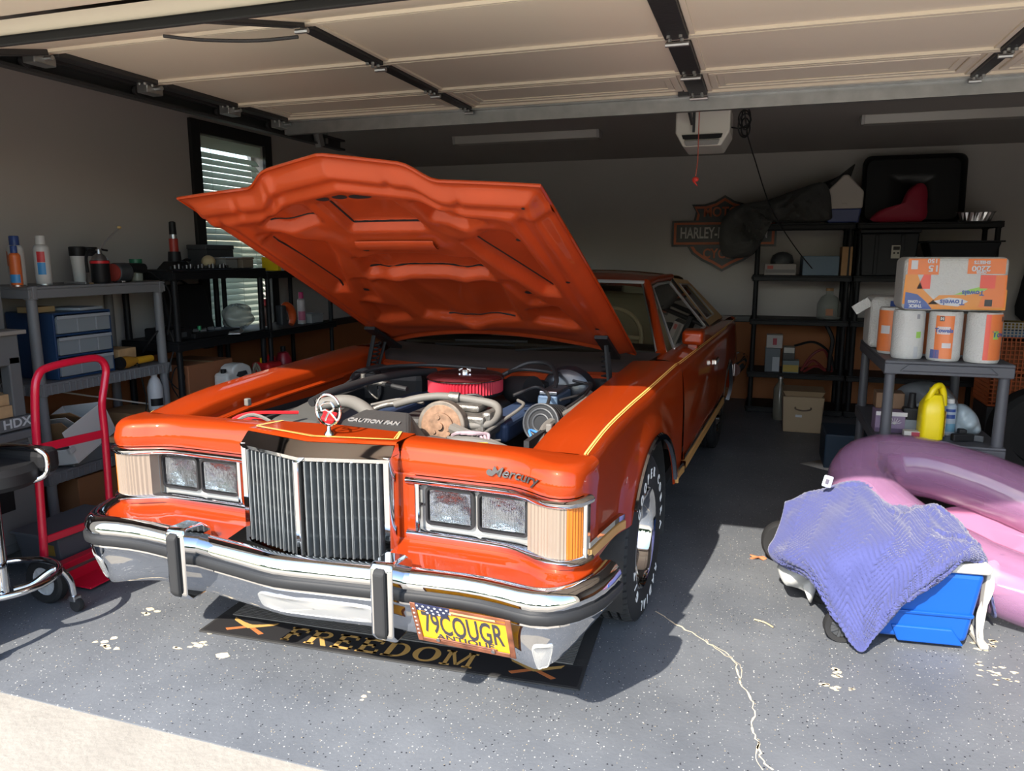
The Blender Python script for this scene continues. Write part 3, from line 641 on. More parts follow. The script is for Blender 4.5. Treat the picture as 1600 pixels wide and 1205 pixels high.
mb=MB(); mb.grid(bump_rows(up_prof)); bum=part(mb,'front_bumper',CHB,smooth=45)
mb=MB(); mb.grid(bump_rows(lo_prof)); part(mb,'bumper_lower_face',CHB,bum,smooth=60)
mb=MB(); mb.grid(bump_rows(lambda w:[(.006,.488),(.016,.486),(.020,.481),(.020,.462),(.016,.457),(.006,.454)])); part(mb,'rub_strip',TRIMW,bum,smooth=40)
# stamped plates in the lower face
def lo_pt(w,t,off):
    prof=lo_prof(w)[1:7]; k=t*(len(prof)-1); i=min(int(k),len(prof)-2); f=k-i
    o=lerp(prof[i][0],prof[i+1][0],f); z=lerp(prof[i][1],prof[i+1][1],f)
    j=min(range(len(BPATH)),key=lambda q:abs(BPATH[q][0]-abs(w))); n=nrm2(BPATH,max(1,j)); n=Vector((n.x*(1 if w>=0 else -1),n.y))
    y=interp(abs(w),[p[0] for p in BPATH],[p[1] for p in BPATH]); o+=off
    return Vector((w+n.x*o,y+n.y*o,z))
def plate(w0,w1,t0,t1,taper=0.):
    rows=[]; N=40
    for k,off in ((1.0,-.003),(.985,.004),(.88,.0045),(.86,.0025),(.5,.0025),(.02,.0025)):
        r=[]
        for i in range(N):
            a=2*pi*i/N; c,s_=cos(a),sin(a); ex=.32
            x=(abs(c)**ex)*(1 if c>=0 else -1)*k; y=(abs(s_)**ex)*(1 if s_>=0 else -1)*k
            x*=1-taper*(y+1)/2
            r.append(lo_pt(lerp(w0,w1,(x+1)/2),lerp(t0,t1,(y+1)/2),off))
        rows.append(r)
    m=MB(); m.grid(rows,cv=True); part(m,'bumper_plate',mat('bumper_plate_satin',(.80,.79,.76),.25,.8),bum,smooth=50)
plate(-.09,.315,.16,.66); plate(.795,.862,.30,.88,.45); plate(-.90,-.80,.22,.72)
# guards
for sg in (-1,1):
    g=MB(); g.prism([(-1.19,.575),(-1.175,.590),(-1.10,.588),(-1.06,.56),(-1.06,.52),(-1.10,.35),(-1.165,.345),(-1.19,.37)],sg*.375-.036,sg*.375+.036,'yz'); go=part(g,'bumper_guard',CHB,bum,smooth=30,bevel=.008)
    g=MB(); g.prism([(-1.203,.565),(-1.188,.580),(-1.186,.36),(-1.203,.38)],sg*.375-.019,sg*.375+.019,'yz'); part(g,'guard_pad',RUBBER,go,smooth=0,bevel=.007)
# ---- licence plate in its frame
pl_c=Vector((.605,-1.135,.412)); pr=Vector((1,.06,-.035)).normalized(); pu=Vector((.035,-.42,1)).normalized(); pn_=pr.cross(pu)
def PP(a,b,c=0): return pl_c+pr*(a*.94)+pu*(b*.94)+pn_*c
def plq(mb,a0,a1,b0,b1,c0,c1): mb.hexa([PP(a0,b0,c0),PP(a1,b0,c0),PP(a1,b1,c0),PP(a0,b1,c0)],[PP(a0,b0,c1),PP(a1,b0,c1),PP(a1,b1,c1),PP(a0,b1,c1)]); return mb
PLY=mat('plate_yellow',(.80,.36,.012),.35,coat=.4); FRW=mat('frame_flag_wood',(.16,.055,.028),.4,var=(18,.6)); NAVY=mat('frame_navy',(.02,.025,.06),.4)
lp=part(plq(MB(),-.150,.150,-.075,.075,0,.002),'licence_plate',PLY,smooth=0,bevel=.001)
fm=MB(); plq(fm,-.158,-.140,-.083,.083,.0025,.006); plq(fm,.140,.158,-.083,.083,.0025,.006); plq(fm,-.140,.140,-.083,-.066,.0025,.006); plq(fm,-.09,.10,-.066,-.058,.0025,.006)
pf=part(fm,'plate_frame',FRW,lp,smooth=0,bevel=.0015)
fm=MB(); plq(fm,-.140,-.03,.058,.083,.0025,.0062); plq(fm,-.110,-.04,.046,.058,.0025,.0062); part(fm,'frame_canton',NAVY,lp,smooth=0)
fm=MB(); plq(fm,-.03,.140,.074,.083,.0025,.006); plq(fm,-.03,.140,.060,.066,.0025,.006); part(fm,'frame_stripe',FRW,lp,smooth=0)
fm=MB(); plq(fm,-.03,.110,.066,.074,.0025,.006); part(fm,'frame_pale_stripe',mat('frame_pale',(.62,.40,.18),.4),lp,smooth=0)
st=MB()
def star(mb,f,cx_,cz_,r):
    vs=[f(cx_+(r if k%2==0 else r*.42)*sin(k*pi/5),cz_+(r if k%2==0 else r*.42)*cos(k*pi/5)) for k in range(10)]; mb.add(vs,[tuple(range(10))])
for r_ in range(3):
    for k in range(6 if r_<2 else 3): star(st,lambda a,b:PP(a,b,.0066),-.134+k*.019+(r_%2)*.008+(0.03 if r_==2 else 0),.077-r_*.0125,.0055)
for k in range(7): star(st,lambda a,b:PP(a,b,.0066),-.149,.06-k*.018,.005)
part(st,'frame_star',mat('star_white',(.75,.75,.75),.4),lp,smooth=0)
PLT=mat('plate_text',(.035,.035,.045),.4)
lettering('plate_number','79COUGR',.118,PLT,lp,PP(-.002,.0,.0022),pr,pu,.0012,sx=.445,bold=.0014,space=1.0)
lettering('plate_caption','ANTIQUE',.030,PLT,lp,PP(.0,-.053,.0022),pr,pu,.0008,sx=1.35,bold=.0006)
for a,b in ((-.088,-.062),(.088,-.066)): 
    m=MB(); m.cyl(PP(a,b,.006),PP(a,b,.010),.006,n=10); part(m,'plate_bolt',STEEL,lp)
# ---- wheels
def wheel(x,y,sg,detail):
    w=bpy.data.objects.new('wheel',None); C.objects.link(w); w.parent=car; w.location=(x,y,.328); w.rotation_euler=(0,0,0)
    ty=MB(); pr_=[(.205,-.10),(.225,-.112),(.27,-.118),(.305,-.112),(.322,-.100),(.328,-.085)]
    for q in (-.055,-.02,.02,.055): pr_+=[(.328,q-.005),(.319,q-.0045),(.319,q+.0045),(.328,q+.005)]
    pr_+=[(.328,.085),(.322,.100),(.305,.112),(.27,.118),(.225,.112),(.205,.10)]
    ty.lathe(pr_,64,(0,0,0),'x',caps=False); to=ty.build('tyre',RUBBER,w,smooth=30)
    if detail:
        tb=MB()
        for r_,(a,b) in enumerate(((-.098,-.062),(-.048,-.027),(-.013,.013),(.027,.048),(.062,.098))):
            for k in range(60):
                t=2*pi*(k+.35*r_)/60; c=Vector((0,cos(t),sin(t))); e=Vector((0,-sin(t),cos(t))); vs=[]
                for xx,sk in ((a,-.006),(b,.006)):
                    for de in (-.0125,.0125):
                        for rr in (.318,.333 if abs(xx)<.09 else .328): vs.append(c*rr+e*(de+sk*(1 if r_%2 else -1))+Vector((xx,0,0)))
                tb.add(vs,BF)
        stuff(tb.build('tread_blocks',mat('tread_rubber',(.030,.030,.031),.7),to,smooth=0))
        WL=mat('tyre_letter',(.80,.80,.78),.6)
        def arc_text(s,a_start,step,size):
            for i,chx in enumerate(s):
                if chx==' ': continue
                a=R(a_start+i*step)    # clockwise from top as seen from outside
                c=Vector((sg*.1185,sin(a)*.262,cos(a)*.262)); upv=Vector((0,sin(a),cos(a))); right=Vector((0,cos(a),-sin(a)))*1.
                if sg<0: right=-right
                lettering('sidewall_letter',chx,size,WL,to,c,right,upv,.0008,sx=1.0,bold=.0016)
        if sg>0:
            arc_text('COOPER COBRA',-52,13.5,.052); arc_text('RADIAL G/T',138,13.5,.052)
    rim=MB(); rim.lathe([(.208,.100),(.200,.108),(.190,.100),(.180,.085),(.172,.03),(.168,-.02),(.168,-.09)],40,(0,0,0),'x',caps=False)
    ro=rim.build('rim',CHROME,w,smooth=50)
    if sg<0: ro.scale=(-1,1,1)
    sp=MB()
    sp.lathe([(.0,.055),(.045,.055),(.055,.045),(.06,.02),(.062,-.02)],20,(0,0,0),'x',caps=False)
    for k in range(5):
        a=2*pi*k/5+.3; c=Vector((0,cos(a),sin(a))); e=Vector((0,-sin(a),cos(a)))
        q=[c*.05-e*.035,c*.05+e*.035,c*.172+e*.03,c*.172-e*.03]
        sp.hexa([p+Vector((.0,0,0)) for p in q],[p+Vector((h,0,0)) for p,h in zip(q,(.045,.045,.06,.06))])
    so=sp.build('rim_spokes',mat('polished_alloy',(.6,.6,.6),.2,1.0),w,smooth=30,bevel=.004)
    if sg<0: so.scale=(-1,1,1)
    dd=MB(); dd.lathe([(.0,-.03),(.165,-.03)],24,(0,0,0),'x',caps=False); d=dd.build('brake_drum',DARK,w)
    if sg<0: d.scale=(-1,1,1)
    return w
for sg in (-1,1):
    wheel(sg*.800,-.045,sg,sg>0); wheel(sg*.785,2.85,sg,False)
# ---- body side: doors, quarter, rocker
def b_zt(y): return interp(y,[.64,2.7,3.4,4.25],[.943,.930,.92,.88])
def b_ws(y): return interp(y,[.64,2.7,3.6,4.25],[.913,.93,.915,.86])
def b_wm(y): return interp(y,[.64,2.7,3.6,4.25],[.943,.955,.945,.88])
RY,RR=2.85,.40
def b_zb(y):
    d=abs(y-RY); lo=.43 if y<RY else .40
    return max(lo,.30+sqrt(max(0,RR*RR-d*d))*.92) if d<RR else lo
def body_side(y,z):
    zs=b_zt(y)-.03; g=sin(min(1.,max(0,(zs-z)/.24))*pi/2); w=lerp(b_ws(y)+.012,b_wm(y),g)
    if z<.46: w-=(.46-z)**2*1.0
    return w
def side_panel(name,ylist,sg,m=PAINT,belt=.80):
    rows=[]
    for y in ylist:
        zt,ws=b_zt(y),b_ws(y); r=[(belt,zt+.012),(lerp(belt,ws,.5),zt+.008),(ws-.03,zt+.002),(ws-.008,zt-.006),(ws+.006,zt-.022)]
        for k in range(13): z=lerp(zt-.042,b_zb(y),k/12); r.append((body_side(y,z),z))
        r.append((r[-1][0]-.05,b_zb(y)-.003)); rows.append([(sg*a,y,b) for a,b in r])
    mb=MB(); mb.grid(rows); return part(mb,name,m,smooth=50)
for sg in (-1,1):
    dr=side_panel('door',[lerp(.648,2.05,i/14) for i in range(15)],sg)
    qy=sorted(set([2.058,2.15,2.25,2.35]+[RY-RR*cos(t*pi/20) for t in range(0,21)]+[3.3,3.4,3.6,3.8,4.0,4.15,4.25]))
    qp=side_panel('quarter_panel',qy,sg)
    for nm,h0,h1,mm,o in (('rocker_chrome',.470,.500,CHB,.008),('rocker_tan_strip',.425,.468,MATS['tan_moulding'],.014)):
        rows=[[(sg*(body_side(y,.46)-.01),y,h0),(sg*(body_side(y,.46)+o),y,h0+.003),(sg*(body_side(y,.46)+o),y,h1-.003),(sg*(body_side(y,.46)-.01),y,h1)] for y in [lerp(.66,2.43,i/20) for i in range(21)]]
        mb=MB(); mb.grid(rows,cv=True); part(mb,nm,mm,smooth=0)
    hd=MB(); hd.box(*sorted((sg*.94,sg*.975)),1.70,1.86,.79,.825); part(hd,'door_handle',CHB,dr,smooth=0,bevel=.008)
    lc=MB(); lc.cyl((sg*.93,1.92,.80),(sg*.968,1.92,.80),.014,n=12); part(lc,'door_lock',CHB,dr)
    mi=MB(); mi.prism([(-.09,-.05),(.02,-.055),(.06,-.03),(.07,.04),(.03,.055),(-.09,.045)],-.085,.05,'yz'); mi.xf(lambda v: Vector((sg*(.90+v.x*.85),1.32+v.y*.8,1.000+v.z*.8)))
    mo=part(mi,'door_mirror',PAINT,dr,smooth=40,bevel=.02,bseg=3); mf=MB(); mf.box(*sorted((sg*.85,sg*.91)),1.30,1.35,.93,.975); part(mf,'mirror_foot',PAINT,mo,bevel=.008)
    # rear lamp, rear bumper end
    rb=MB(); rb.tube(catmull([(sg*.935,3.55,.50),(sg*.95,3.95,.50),(sg*.93,4.25,.50),(sg*.85,4.40,.50),(0,4.45,.50)],5),.055,10); part(rb,'rear_bumper',CHB)
    am=MB(); rows=[]
    for t in range(0,25):
        a=pi*t/24; y=RY-RR*cos(a); z=.30+RR*.92*sin(a); p=Vector((sg*(body_side(y,z)+.002),y,z)); d=Vector((0,y-RY,z-.30)).normalized(); rows.append([p+d*.012,p+d*.006+Vector((sg*.007,0,0)),p-d*.01+Vector((sg*.007,0,0)),p-d*.014-Vector((sg*.02,0,0))])
    am.grid(rows); part(am,'wheel_arch_moulding',CHB,qp,smooth=50)
tr_=MB(); tr_.grid([[(w,y,z+.02*(1-(w/.85)**2)) for w in (-.86,-.6,-.3,0,.3,.6,.86)] for y,z in ((3.25,.935),(3.6,.93),(4.0,.915),(4.3,.88),(4.32,.6),(4.3,.35))]); part(tr_,'boot_lid',PAINT,smooth=40)
# ---- greenhouse
def gs(y,z,sg): return (sg*(.81-.68*(z-.945)),y,z)
ZR=1.285
RT=MB(); rows=[]
for y,dz,wd in ((1.46,-.012,.585),(1.55,.02,.585),(1.75,.036,.58),(2.1,.044,.577),(2.40,.042,.575)):
    rows.append([(w*wd,y+ (.05*(abs(w)**2)-.05 if y<1.5 else 0),ZR+dz+.012-.035*abs(w)**2.6) for w in (-1,-.9,-.6,-.3,0,.3,.6,.9,1)])
RT.grid(rows); part(RT,'roof',PAINT,smooth=60)
RT=MB(); rows=[]
for y,dz,wd in ((2.40,.046,.579),(2.7,.036,.577),(2.95,.014,.572),(3.05,-.03,.57)):
    rows.append([(w*wd,y,ZR+dz+.012-.035*abs(w)**2.6) for w in (-1,-.9,-.6,-.3,0,.3,.6,.9,1)])
RT.grid(rows); part(RT,'vinyl_roof',TANV,smooth=60)
def beam(mb,pts,w,t):    # flat bar through points lying on the side plane
    for a,b in zip(pts,pts[1:]):
        mb.tube([a,b],w,8)
for sg in (-1,1):
    ap_=MB(); ap_.tube([(sg*.775,.93,.945),(sg*.585,1.47,ZR-.004)],[.030,.026],10); part(ap_,'a_pillar',PAINT)
    ap_=MB(); ap_.tube([(sg*.755,.925,.955),(sg*.562,1.468,ZR-.004)],.010,6); part(ap_,'windshield_side_trim',SATIN)
    rl=MB(); rl.tube([gs(1.47,ZR,sg),gs(1.8,ZR+.012,sg),gs(2.4,ZR+.012,sg)],.022,8); part(rl,'roof_rail',PAINT)
    fr_=MB(); fr_.tube([gs(1.13,.952,sg),gs(1.58,ZR-.03,sg),gs(1.8,ZR-.018,sg),gs(2.22,ZR-.02,sg),gs(2.50,.952,sg),gs(1.13,.952,sg)],.009,6); part(fr_,'window_trim',SATIN)
    dg=MB(); dg.add([gs(1.13,.952,sg),gs(1.58,ZR-.03,sg),gs(2.22,ZR-.02,sg),gs(2.50,.952,sg)],[(0,1,2,3)]); part(dg,'door_glass',mat('side_glass',(.16,.19,.18),.02,trans=1.0,ior=1.08),smooth=0)
    bp_=MB(); q=[gs(2.25,ZR-.01,sg),gs(2.52,.945,sg),gs(2.62,.945,sg),gs(2.36,ZR+.005,sg)]
    bp_.hexa(q,[(p[0]+sg*.014,p[1],p[2]) for p in q]); part(bp_,'landau_band',CHB,smooth=0,bevel=.003)
    # vinyl sail panel with opera window opening
    o=[gs(2.36,ZR+.01,sg),gs(3.02,ZR-.03,sg),gs(3.22,1.15,sg),gs(3.62,.935,sg),gs(2.62,.935,sg)]
    i_=[gs(2.55,1.245,sg),gs(2.93,1.225,sg),gs(3.02,1.16,sg),gs(3.22,.985,sg),gs(2.76,.985,sg)]
    sv=MB(); sv.add(o+i_,[(k,(k+1)%5,5+(k+1)%5,5+k) for k in range(5)]); part(sv,'sail_panel',TANV,smooth=0,solid=.02)
    ow=MB(); ow.add([(p[0]-sg*.012,p[1],p[2]) for p in i_],[tuple(range(5))]); part(ow,'opera_window',MATS['side_glass'],smooth=0)
    ot=MB(); ot.tube(i_,.007,6,closed=True); part(ot,'opera_trim',SATIN)
ws_=MB(); rows=[]
for i in range(9):
    u=lerp(-1,1,i/8); rows.append([(u*lerp(.775,.575,t),lerp(.93-.16*(1-u*u),1.45-.05*(1-u*u),t),lerp(.95,ZR-.0,t)+.02*sin(t*pi)) for t in (0,.33,.66,1)])
ws_.grid(rows); part(ws_,'windshield',CGLASS,smooth=60)
tp=MB(); tp.tube([(u*.575,1.45-.05*(1-u*u),ZR+.004+.008*(1-u*u)) for u in [lerp(-1,1,i/10) for i in range(11)]],.011,6); part(tp,'windshield_top_trim',SATIN)
rg=MB(); rg.grid([[(u*lerp(.56,.70,t),lerp(3.03,3.42,t),lerp(ZR-.03,.95,t)) for t in (0,.5,1)] for u in (-1,-.5,0,.5,1)]); part(rg,'rear_glass',CGLASS,smooth=60)
# interior
INT=mat('tan_interior',(.36,.24,.13),.7); DASH=mat('dash_brown',(.05,.025,.015),.6)
dsh=MB(); dsh.prism([(1.02,.60),(1.30,.60),(1.32,.88),(1.22,.935),(.98,.95)],-.74,.74,'yz'); part(dsh,'dashboard',DASH,smooth=0,bevel=.02)
fl=MB(); fl.box(-.82,.82,.9,3.3,.25,.32); part(fl,'cabin_floor',DARK,smooth=0)
for sg in (-1,1): part(MB().box(*sorted((sg*.80,sg*.84)),.95,3.3,.44,.94),'door_lining',DASH,smooth=0)
for sg in (-1,1):
    s_=MB(); s_.cbox((sg*.38,1.95,.50),(.58,.56,.22)); s0=part(s_,'seat',INT,smooth=0,bevel=.06,bseg=3)
    s_=MB(); s_.cbox((sg*.38,2.28,.80),(.56,.18,.56),(R(-14),0,0)); part(s_,'backrest',INT,s0,smooth=0,bevel=.06,bseg=3)
    s_=MB(); s_.cbox((sg*.38,2.34,1.12),(.27,.11,.17),(R(-10),0,0)); part(s_,'headrest',mat('cream_vinyl',(.60,.47,.30),.5),s0,smooth=0,bevel=.045,bseg=4)
sw=MB(); sw.tube([(.38+.19*cos(t*2*pi/32),1.42+.06*sin(t*2*pi/32),.93+.17*sin(t*2*pi/32)) for t in range(32)],.014,8,closed=True); sw.tube([(.38,1.25,.86),(.38,1.43,.93)],.03,8); sw.tube([(.20,1.42,.93),(.56,1.42,.93)],.014,6); part(sw,'steering_wheel',INT)
rs=MB(); rs.cbox((0,3.0,.72),(1.3,.5,.5)); part(rs,'rear_seat',INT,smooth=0,bevel=.08,bseg=3)
im=MB(); im.cbox((.0,1.55,1.215),(.24,.03,.06)); part(im,'rear_view_mirror',BLACK,smooth=0,bevel=.01)
# ---- cowl and firewall
co=MB(); rows=[]
for i in range(17):
    u=lerp(-1,1,i/16); c=(1-u*u); rows.append([(u*.70,.62-.10*c,.845),(u*.71,.66-.10*c,.90),(u*.72,.70-.11*c,.918),(u*.74,.80-.14*c,.925),(u*.765,.90-.16*c,.940),(u*.775,.935-.16*c,.952)])
co.grid(rows); part(co,'cowl',mat('cowl_dark',(.03,.022,.02),.45),smooth=50)
cl=MB(); rows=[]
for i in range(17):
    u=lerp(-1,1,i/16); c=(1-u*u); rows.append([(u*.68,.60-.10*c,.84),(u*.68,.595-.10*c,.875),(u*.69,.64-.10*c,.885)])
cl.grid(rows); part(cl,'cowl_lip',PAINT2,smooth=40)
for (a,b,c_) in (((.05,.735,.955),(.52,.86,.985),(.30,.80,.975)),((-.45,.80,.96),(.02,.80,.972),(-.2,.79,.972))):
    wp=MB(); wp.tube([a,c_,b],.006,6); w0=part(wp,'wiper_arm',BLACK); wb=MB(); wb.tube([(lerp(a[0],b[0],.25),b[1]+.03-.02,b[2]+.012),(b[0]+.06,b[1]+.035,b[2]+.018)],.007,6); part(wb,'wiper_blade',RUBBER,w0)
# ---- engine bay shell
eb=MB(); eb.box(-.68,.68,-.80,.62,.36,.38); eb.box(-.70,-.66,-.80,.62,.36,.80); eb.box(.66,.70,-.80,.62,.36,.80); eb.box(-.66,.66,.54,.62,.38,.86); eb.box(-.66,.66,-.80,-.775,.36,.80); part(eb,'engine_bay',DARK,smooth=0)
for sg in (-1,1):
    ap2=MB(); ap2.grid([[(sg*.668,y,f_zt(y)-.15),(sg*.655,y,f_zt(y)-.18),(sg*.64,y,.66),(sg*.60,y,.50)] for y in (-.78,-.4,0,.3,.6)]); part(ap2,'inner_apron',DARK,smooth=40)
    part(MB().tube([(sg*.655,y,f_zt(y)-.072) for y in (-.74,-.5,-.25,0,.2)],.006,6),'apron_lip',PAINT)
# ---- hood (built in its own plane: u across, v from the hinge forward, h below the skin), raised about its hinge
HY,HZ=.72,.965; HA=R(24.95)
dv=Vector((0,-cos(HA),sin(HA))); dn=Vector((0,-sin(HA),-cos(HA)))     # along hood, and down out of its underside
def HP(u,v,h): return Vector((u,HY,HZ))+dv*v+dn*h
def v_front(u):
    a=abs(u); return interp(a,[0,.24,.28,.335,.36,.69],[1.765,1.700,1.690,1.650,1.640,1.615])
def v_rear(u): return .20*(1-(u/.70)**2)
def crown(u,v): return -.020*(1-(u/.7)**2) - .012*sin(pi*min(1,max(0,v/1.65))) - .03*sstep(.36,.24,abs(u))*sstep(.2,1.5,v)
POCK=[([(-.13,1.335),(.16,1.335),(.13,1.525),(-.13,1.525)],.040,.028),
 ([(-.43,1.44),(-.36,1.40),(-.235,1.405),(-.23,1.515),(-.36,1.50)],.038,.028),([(.43,1.44),(.36,1.40),(.235,1.405),(.23,1.515),(.36,1.50)],.038,.028),
 ([(-.515,1.31),(-.515,.82),(-.47,.82),(-.33,1.16),(-.31,1.255),(-.40,1.32)],.040,.03),([(.515,1.31),(.515,.82),(.47,.82),(.33,1.16),(.31,1.255),(.40,1.32)],.040,.03),
 ([(-.25,1.09),(-.27,.96),(.27,.96),(.25,1.09),(.0,1.11)],.040,.03),
 ([(-.27,.88),(-.23,.49),(0,.45),(.23,.49),(.27,.88)],.036,.03),
 ([(-.34,.60),(-.33,.48),(-.50,.45),(-.46,.66)],.032,.03),([(.34,.60),(.33,.48),(.50,.45),(.46,.66)],.032,.03),
 ([(-.40,1.30),(-.42,1.36),(-.50,1.36),(-.50,1.31)],.018,.04),([(.40,1.30),(.42,1.36),(.50,1.36),(.50,1.31)],.018,.04),
 ([(-.36,.92),(-.42,.72),(-.37,.70),(-.31,.92)],.016,.03),([(.36,.92),(.42,.72),(.37,.70),(.31,.92)],.016,.03)]
def sd_poly(px,py,P):
    d=1e9; ins=False; n=len(P)
    for i in range(n):
        ax,ay=P[i]; bx_,by_=P[(i+1)%n]; ex,ey=bx_-ax,by_-ay; wx,wy_=px-ax,py-ay
        t=max(0,min(1,(wx*ex+wy_*ey)/(ex*ex+ey*ey))); dx,dy=wx-ex*t,wy_-ey*t; d=min(d,dx*dx+dy*dy)
        if (ay>py)!=(by_>py) and px<(bx_-ax)*(py-ay)/(by_-ay)+ax: ins=not ins
    d=sqrt(d); return -d if ins else d
def seg_d(px,py,a,b):
    ex,ey=b[0]-a[0],b[1]-a[1]; wx,wy_=px-a[0],py-a[1]; t=max(0,min(1,(wx*ex+wy_*ey)/(ex*ex+ey*ey))); return sqrt((wx-ex*t)**2+(wy_-ey*t)**2)
RIBS=[((-.26,1.30),(-.02,.40),.045,.012),((.26,1.30),(.02,.40),.045,.012),((-.16,1.22),(.16,1.22),.05,.012),((-.55,1.45),(-.60,.30),.035,.012),((.55,1.45),(.60,.30),.035,.012),((-.45,.40),(.45,.40),.05,.008),((-.30,.92),(.30,.92),.025,.010)]
def under(u,v):
    vf,vr=v_front(u),v_rear(u); e=min(.695-abs(u),vf-v,v-vr)
    h=.006+.040*sstep(.012,.075,e)
    # channel pressed all round inside the edge
    h-=.013*exp(-((e-.105)/.018)**2)
    # front face with its gutter
    fe=vf-v; h+=.012*exp(-((fe-.13)/.03)**2)
    for P,dep,sf in POCK:
        if e<.05: break
        s=sd_poly(u,v,P)
        if s<sf: h-=dep*sstep(sf,-.012,s)
    for a,b,w,hh in RIBS:
        d=seg_d(u,v,a,b); 
        if d<w*2 and e>.08: h+=hh*exp(-(d/w)**2)
    for fu in (-.46,-.30,.18,.40):
        h-=.010*exp(-((u-fu)/.010)**2)*exp(-((fe-.075)/.035)**2)
    return max(h,.006)
NU,NV=130,150
def cols(n,a,b): return [lerp(a,b,i/(n-1)) for i in range(n)]
inner=[]; outer=[]
for i in range(NU):
    u=lerp(-.69,.69,i/(NU-1)); r1=[]; r2=[]
    for j in range(NV):
        t=j/(NV-1); v=lerp(v_rear(u),v_front(u),t); c=crown(u,v)
        r1.append(HP(u,v,under(u,v)+c))
    for j in range(0,NV,6): 
        t=j/(NV-1); v=lerp(v_rear(u),v_front(u),t); r2.append(HP(u,v,crown(u,v)))
    v=v_front(u); r2.append(HP(u,v,crown(u,v)))
    inner.append(r1)
    if i%5==0 or i==NU-1: outer.append(r2)
mb=MB(); mb.grid(inner); hood_in=part(mb,'hood_inner_panel',PAINT2,smooth=180)
mb=MB(); mb.grid(outer); hood=part(mb,'hood',PAINT,smooth=60)
hood_in.parent=hood
mb=MB(); edge=[(u,v_front(u)) for u in cols(60,-.69,.69)]+[(.69,v) for v in cols(12,1.6,.02)]+[(u,v_rear(u)) for u in cols(20,.69,-.69)]+[(-.69,v) for v in cols(12,.02,1.6)]
mb.tube([HP(u,v,crown(u,v)+.004) for u,v in edge],.006,6,closed=True); part(mb,'hood_hem',PAINT,hood)
# access holes and slots
def disc(u,v,a,b,n=14):
    h=under(u,v)+crown(u,v)+.0015; vs=[]
    for k in range(n):
        uu,vv=u+a*cos(2*pi*k/n),v+b*sin(2*pi*k/n); vs.append(HP(uu,vv,h+.001))
    return vs
for (u,v,a,b) in ((-.155,1.19,.016,.014),(-.385,.79,.017,.014),(.385,.79,.017,.014),(.53,1.33,.010,.010),(.60,.95,.009,.008),(.62,1.55,.006,.006),(.60,.45,.010,.010),(-.10,1.575,.028,.014),(-.03,1.58,.030,.014),(.05,1.58,.045,.014)):
    vs=disc(u,v,a,b); part(MB().add(vs,[tuple(range(len(vs)))]),'access_hole',BLACK,hood,smooth=0)
# dark open slots along the pocket edges
for a,b in (((-.515,1.295),(-.490,.815)),((.34,1.25),(.50,.83)),((-.13,1.335),(.16,1.335)),((-.13,1.50),(-.13,1.335)),((-.27,.965),(.27,.965)),((-.42,1.435),(-.235,1.405)),((.30,1.49),(.36,1.41)),((.36,1.41),(.43,1.45)),((-.12,.47),(.22,.48))):
    pts=[]
    for k in range(13):
        u,v=lerp(a[0],b[0],k/12),lerp(a[1],b[1],k/12); pts.append(HP(u,v,under(u,v)+crown(u,v)-.001))
    part(MB().tube(pts,.0042,5),'seam_slot',BLACK,hood)
# brackets riveted along the mid rib and hood hinges
br_=MB()
for (a,b,v0) in ((-.16,.17,1.235),):
    rows=[[HP(u,v0+dv_,under(u,v0)+crown(u,v0)+hh) for dv_,hh in ((-.03,.002),(-.025,.012),(.0,.014),(.02,.010),(.028,.002))] for u in cols(14,a,b)]; br_.grid(rows)
part(br_,'latch_reinforcement',PAINT2,hood,smooth=50)
for sg in (-1,1):
    hg=MB(); a=HP(sg*.60,.16,.05); b=Vector((sg*.66,.50,.83))
    hg.cbox(HP(sg*.60,.22,.045),(.06,.30,.016),(-HA,0,0)); hg.tube([HP(sg*.61,.30,.06),Vector((sg*.645,.38,.80))],.011,6); hg.tube([HP(sg*.60,.20,.06),Vector((sg*.635,.46,.80))],.009,6); hg.cbox((sg*.645,.44,.80),(.03,.22,.12))
    hg.tube([Vector((sg*.62,.40,.80))+(HP(sg*.60,.27,.06)-Vector((sg*.62,.40,.80)))*(k/60)+Vector((.018*cos(k*1.1),.018*sin(k*1.1),0)) for k in range(6,54)],.0045,5)
    part(hg,'hood_hinge',BLACK,smooth=30)
# ================================================================ ENGINE BAY CONTENTS (parts of the car)
ALU=mat('cast_aluminium',(.16,.15,.135),.5,.7,var=(30,.25),bump=(60,.3)); RUST=mat('rusty_iron',(.22,.13,.08),.7,.4,var=(40,.35)); HOSE=mat('hose_grey',(.115,.107,.095),.65)
BHOSE=mat('hose_black',(.018,.018,.019),.5); SHR=mat('shroud_grey',(.034,.033,.032),.55,bump=(50,.15)); RESV=mat('reservoir_grey',(.07,.07,.065),.4)
FILT=mat('filter_red',(.38,.012,.028),.6); REDP=mat('red_plastic',(.55,.02,.025),.35); YELP=mat('yellow_plastic',(.75,.50,.01),.4); BLUEP=mat('master_blue',(.10,.15,.22),.4,.3)
# radiator top and fan shroud with raised lettering
mb=MB(); mb.box(-.40,.46,-.785,-.70,.45,.800); part(mb,'radiator',DARK,smooth=0,bevel=.004)
mb=MB(); mb.grid([[(w,-.795,.812),(w,-.74,.818),(w,-.69,.806)] for w in (-.62,-.3,0,.3,.64)]); part(mb,'radiator_cover',SHR,smooth=0,solid=.006)
mb=MB(); mb.hexa([(-.20,-.70,.72),(.24,-.70,.72),(.18,-.47,.74),(-.16,-.47,.74)],[(-.18,-.69,.812),(.20,-.69,.812),(.085,-.48,.866),(-.10,-.48,.866)]); shr=part(mb,'fan_shroud',SHR,smooth=0,bevel=.012)
lettering('shroud_lettering','CAUTION FAN',.034,mat('embossed_grey',(.22,.21,.20),.5),shr,(-.005,-.585,.8425),(1,0,0),(0,.21,.054),.002,sx=.95,bold=.0006)
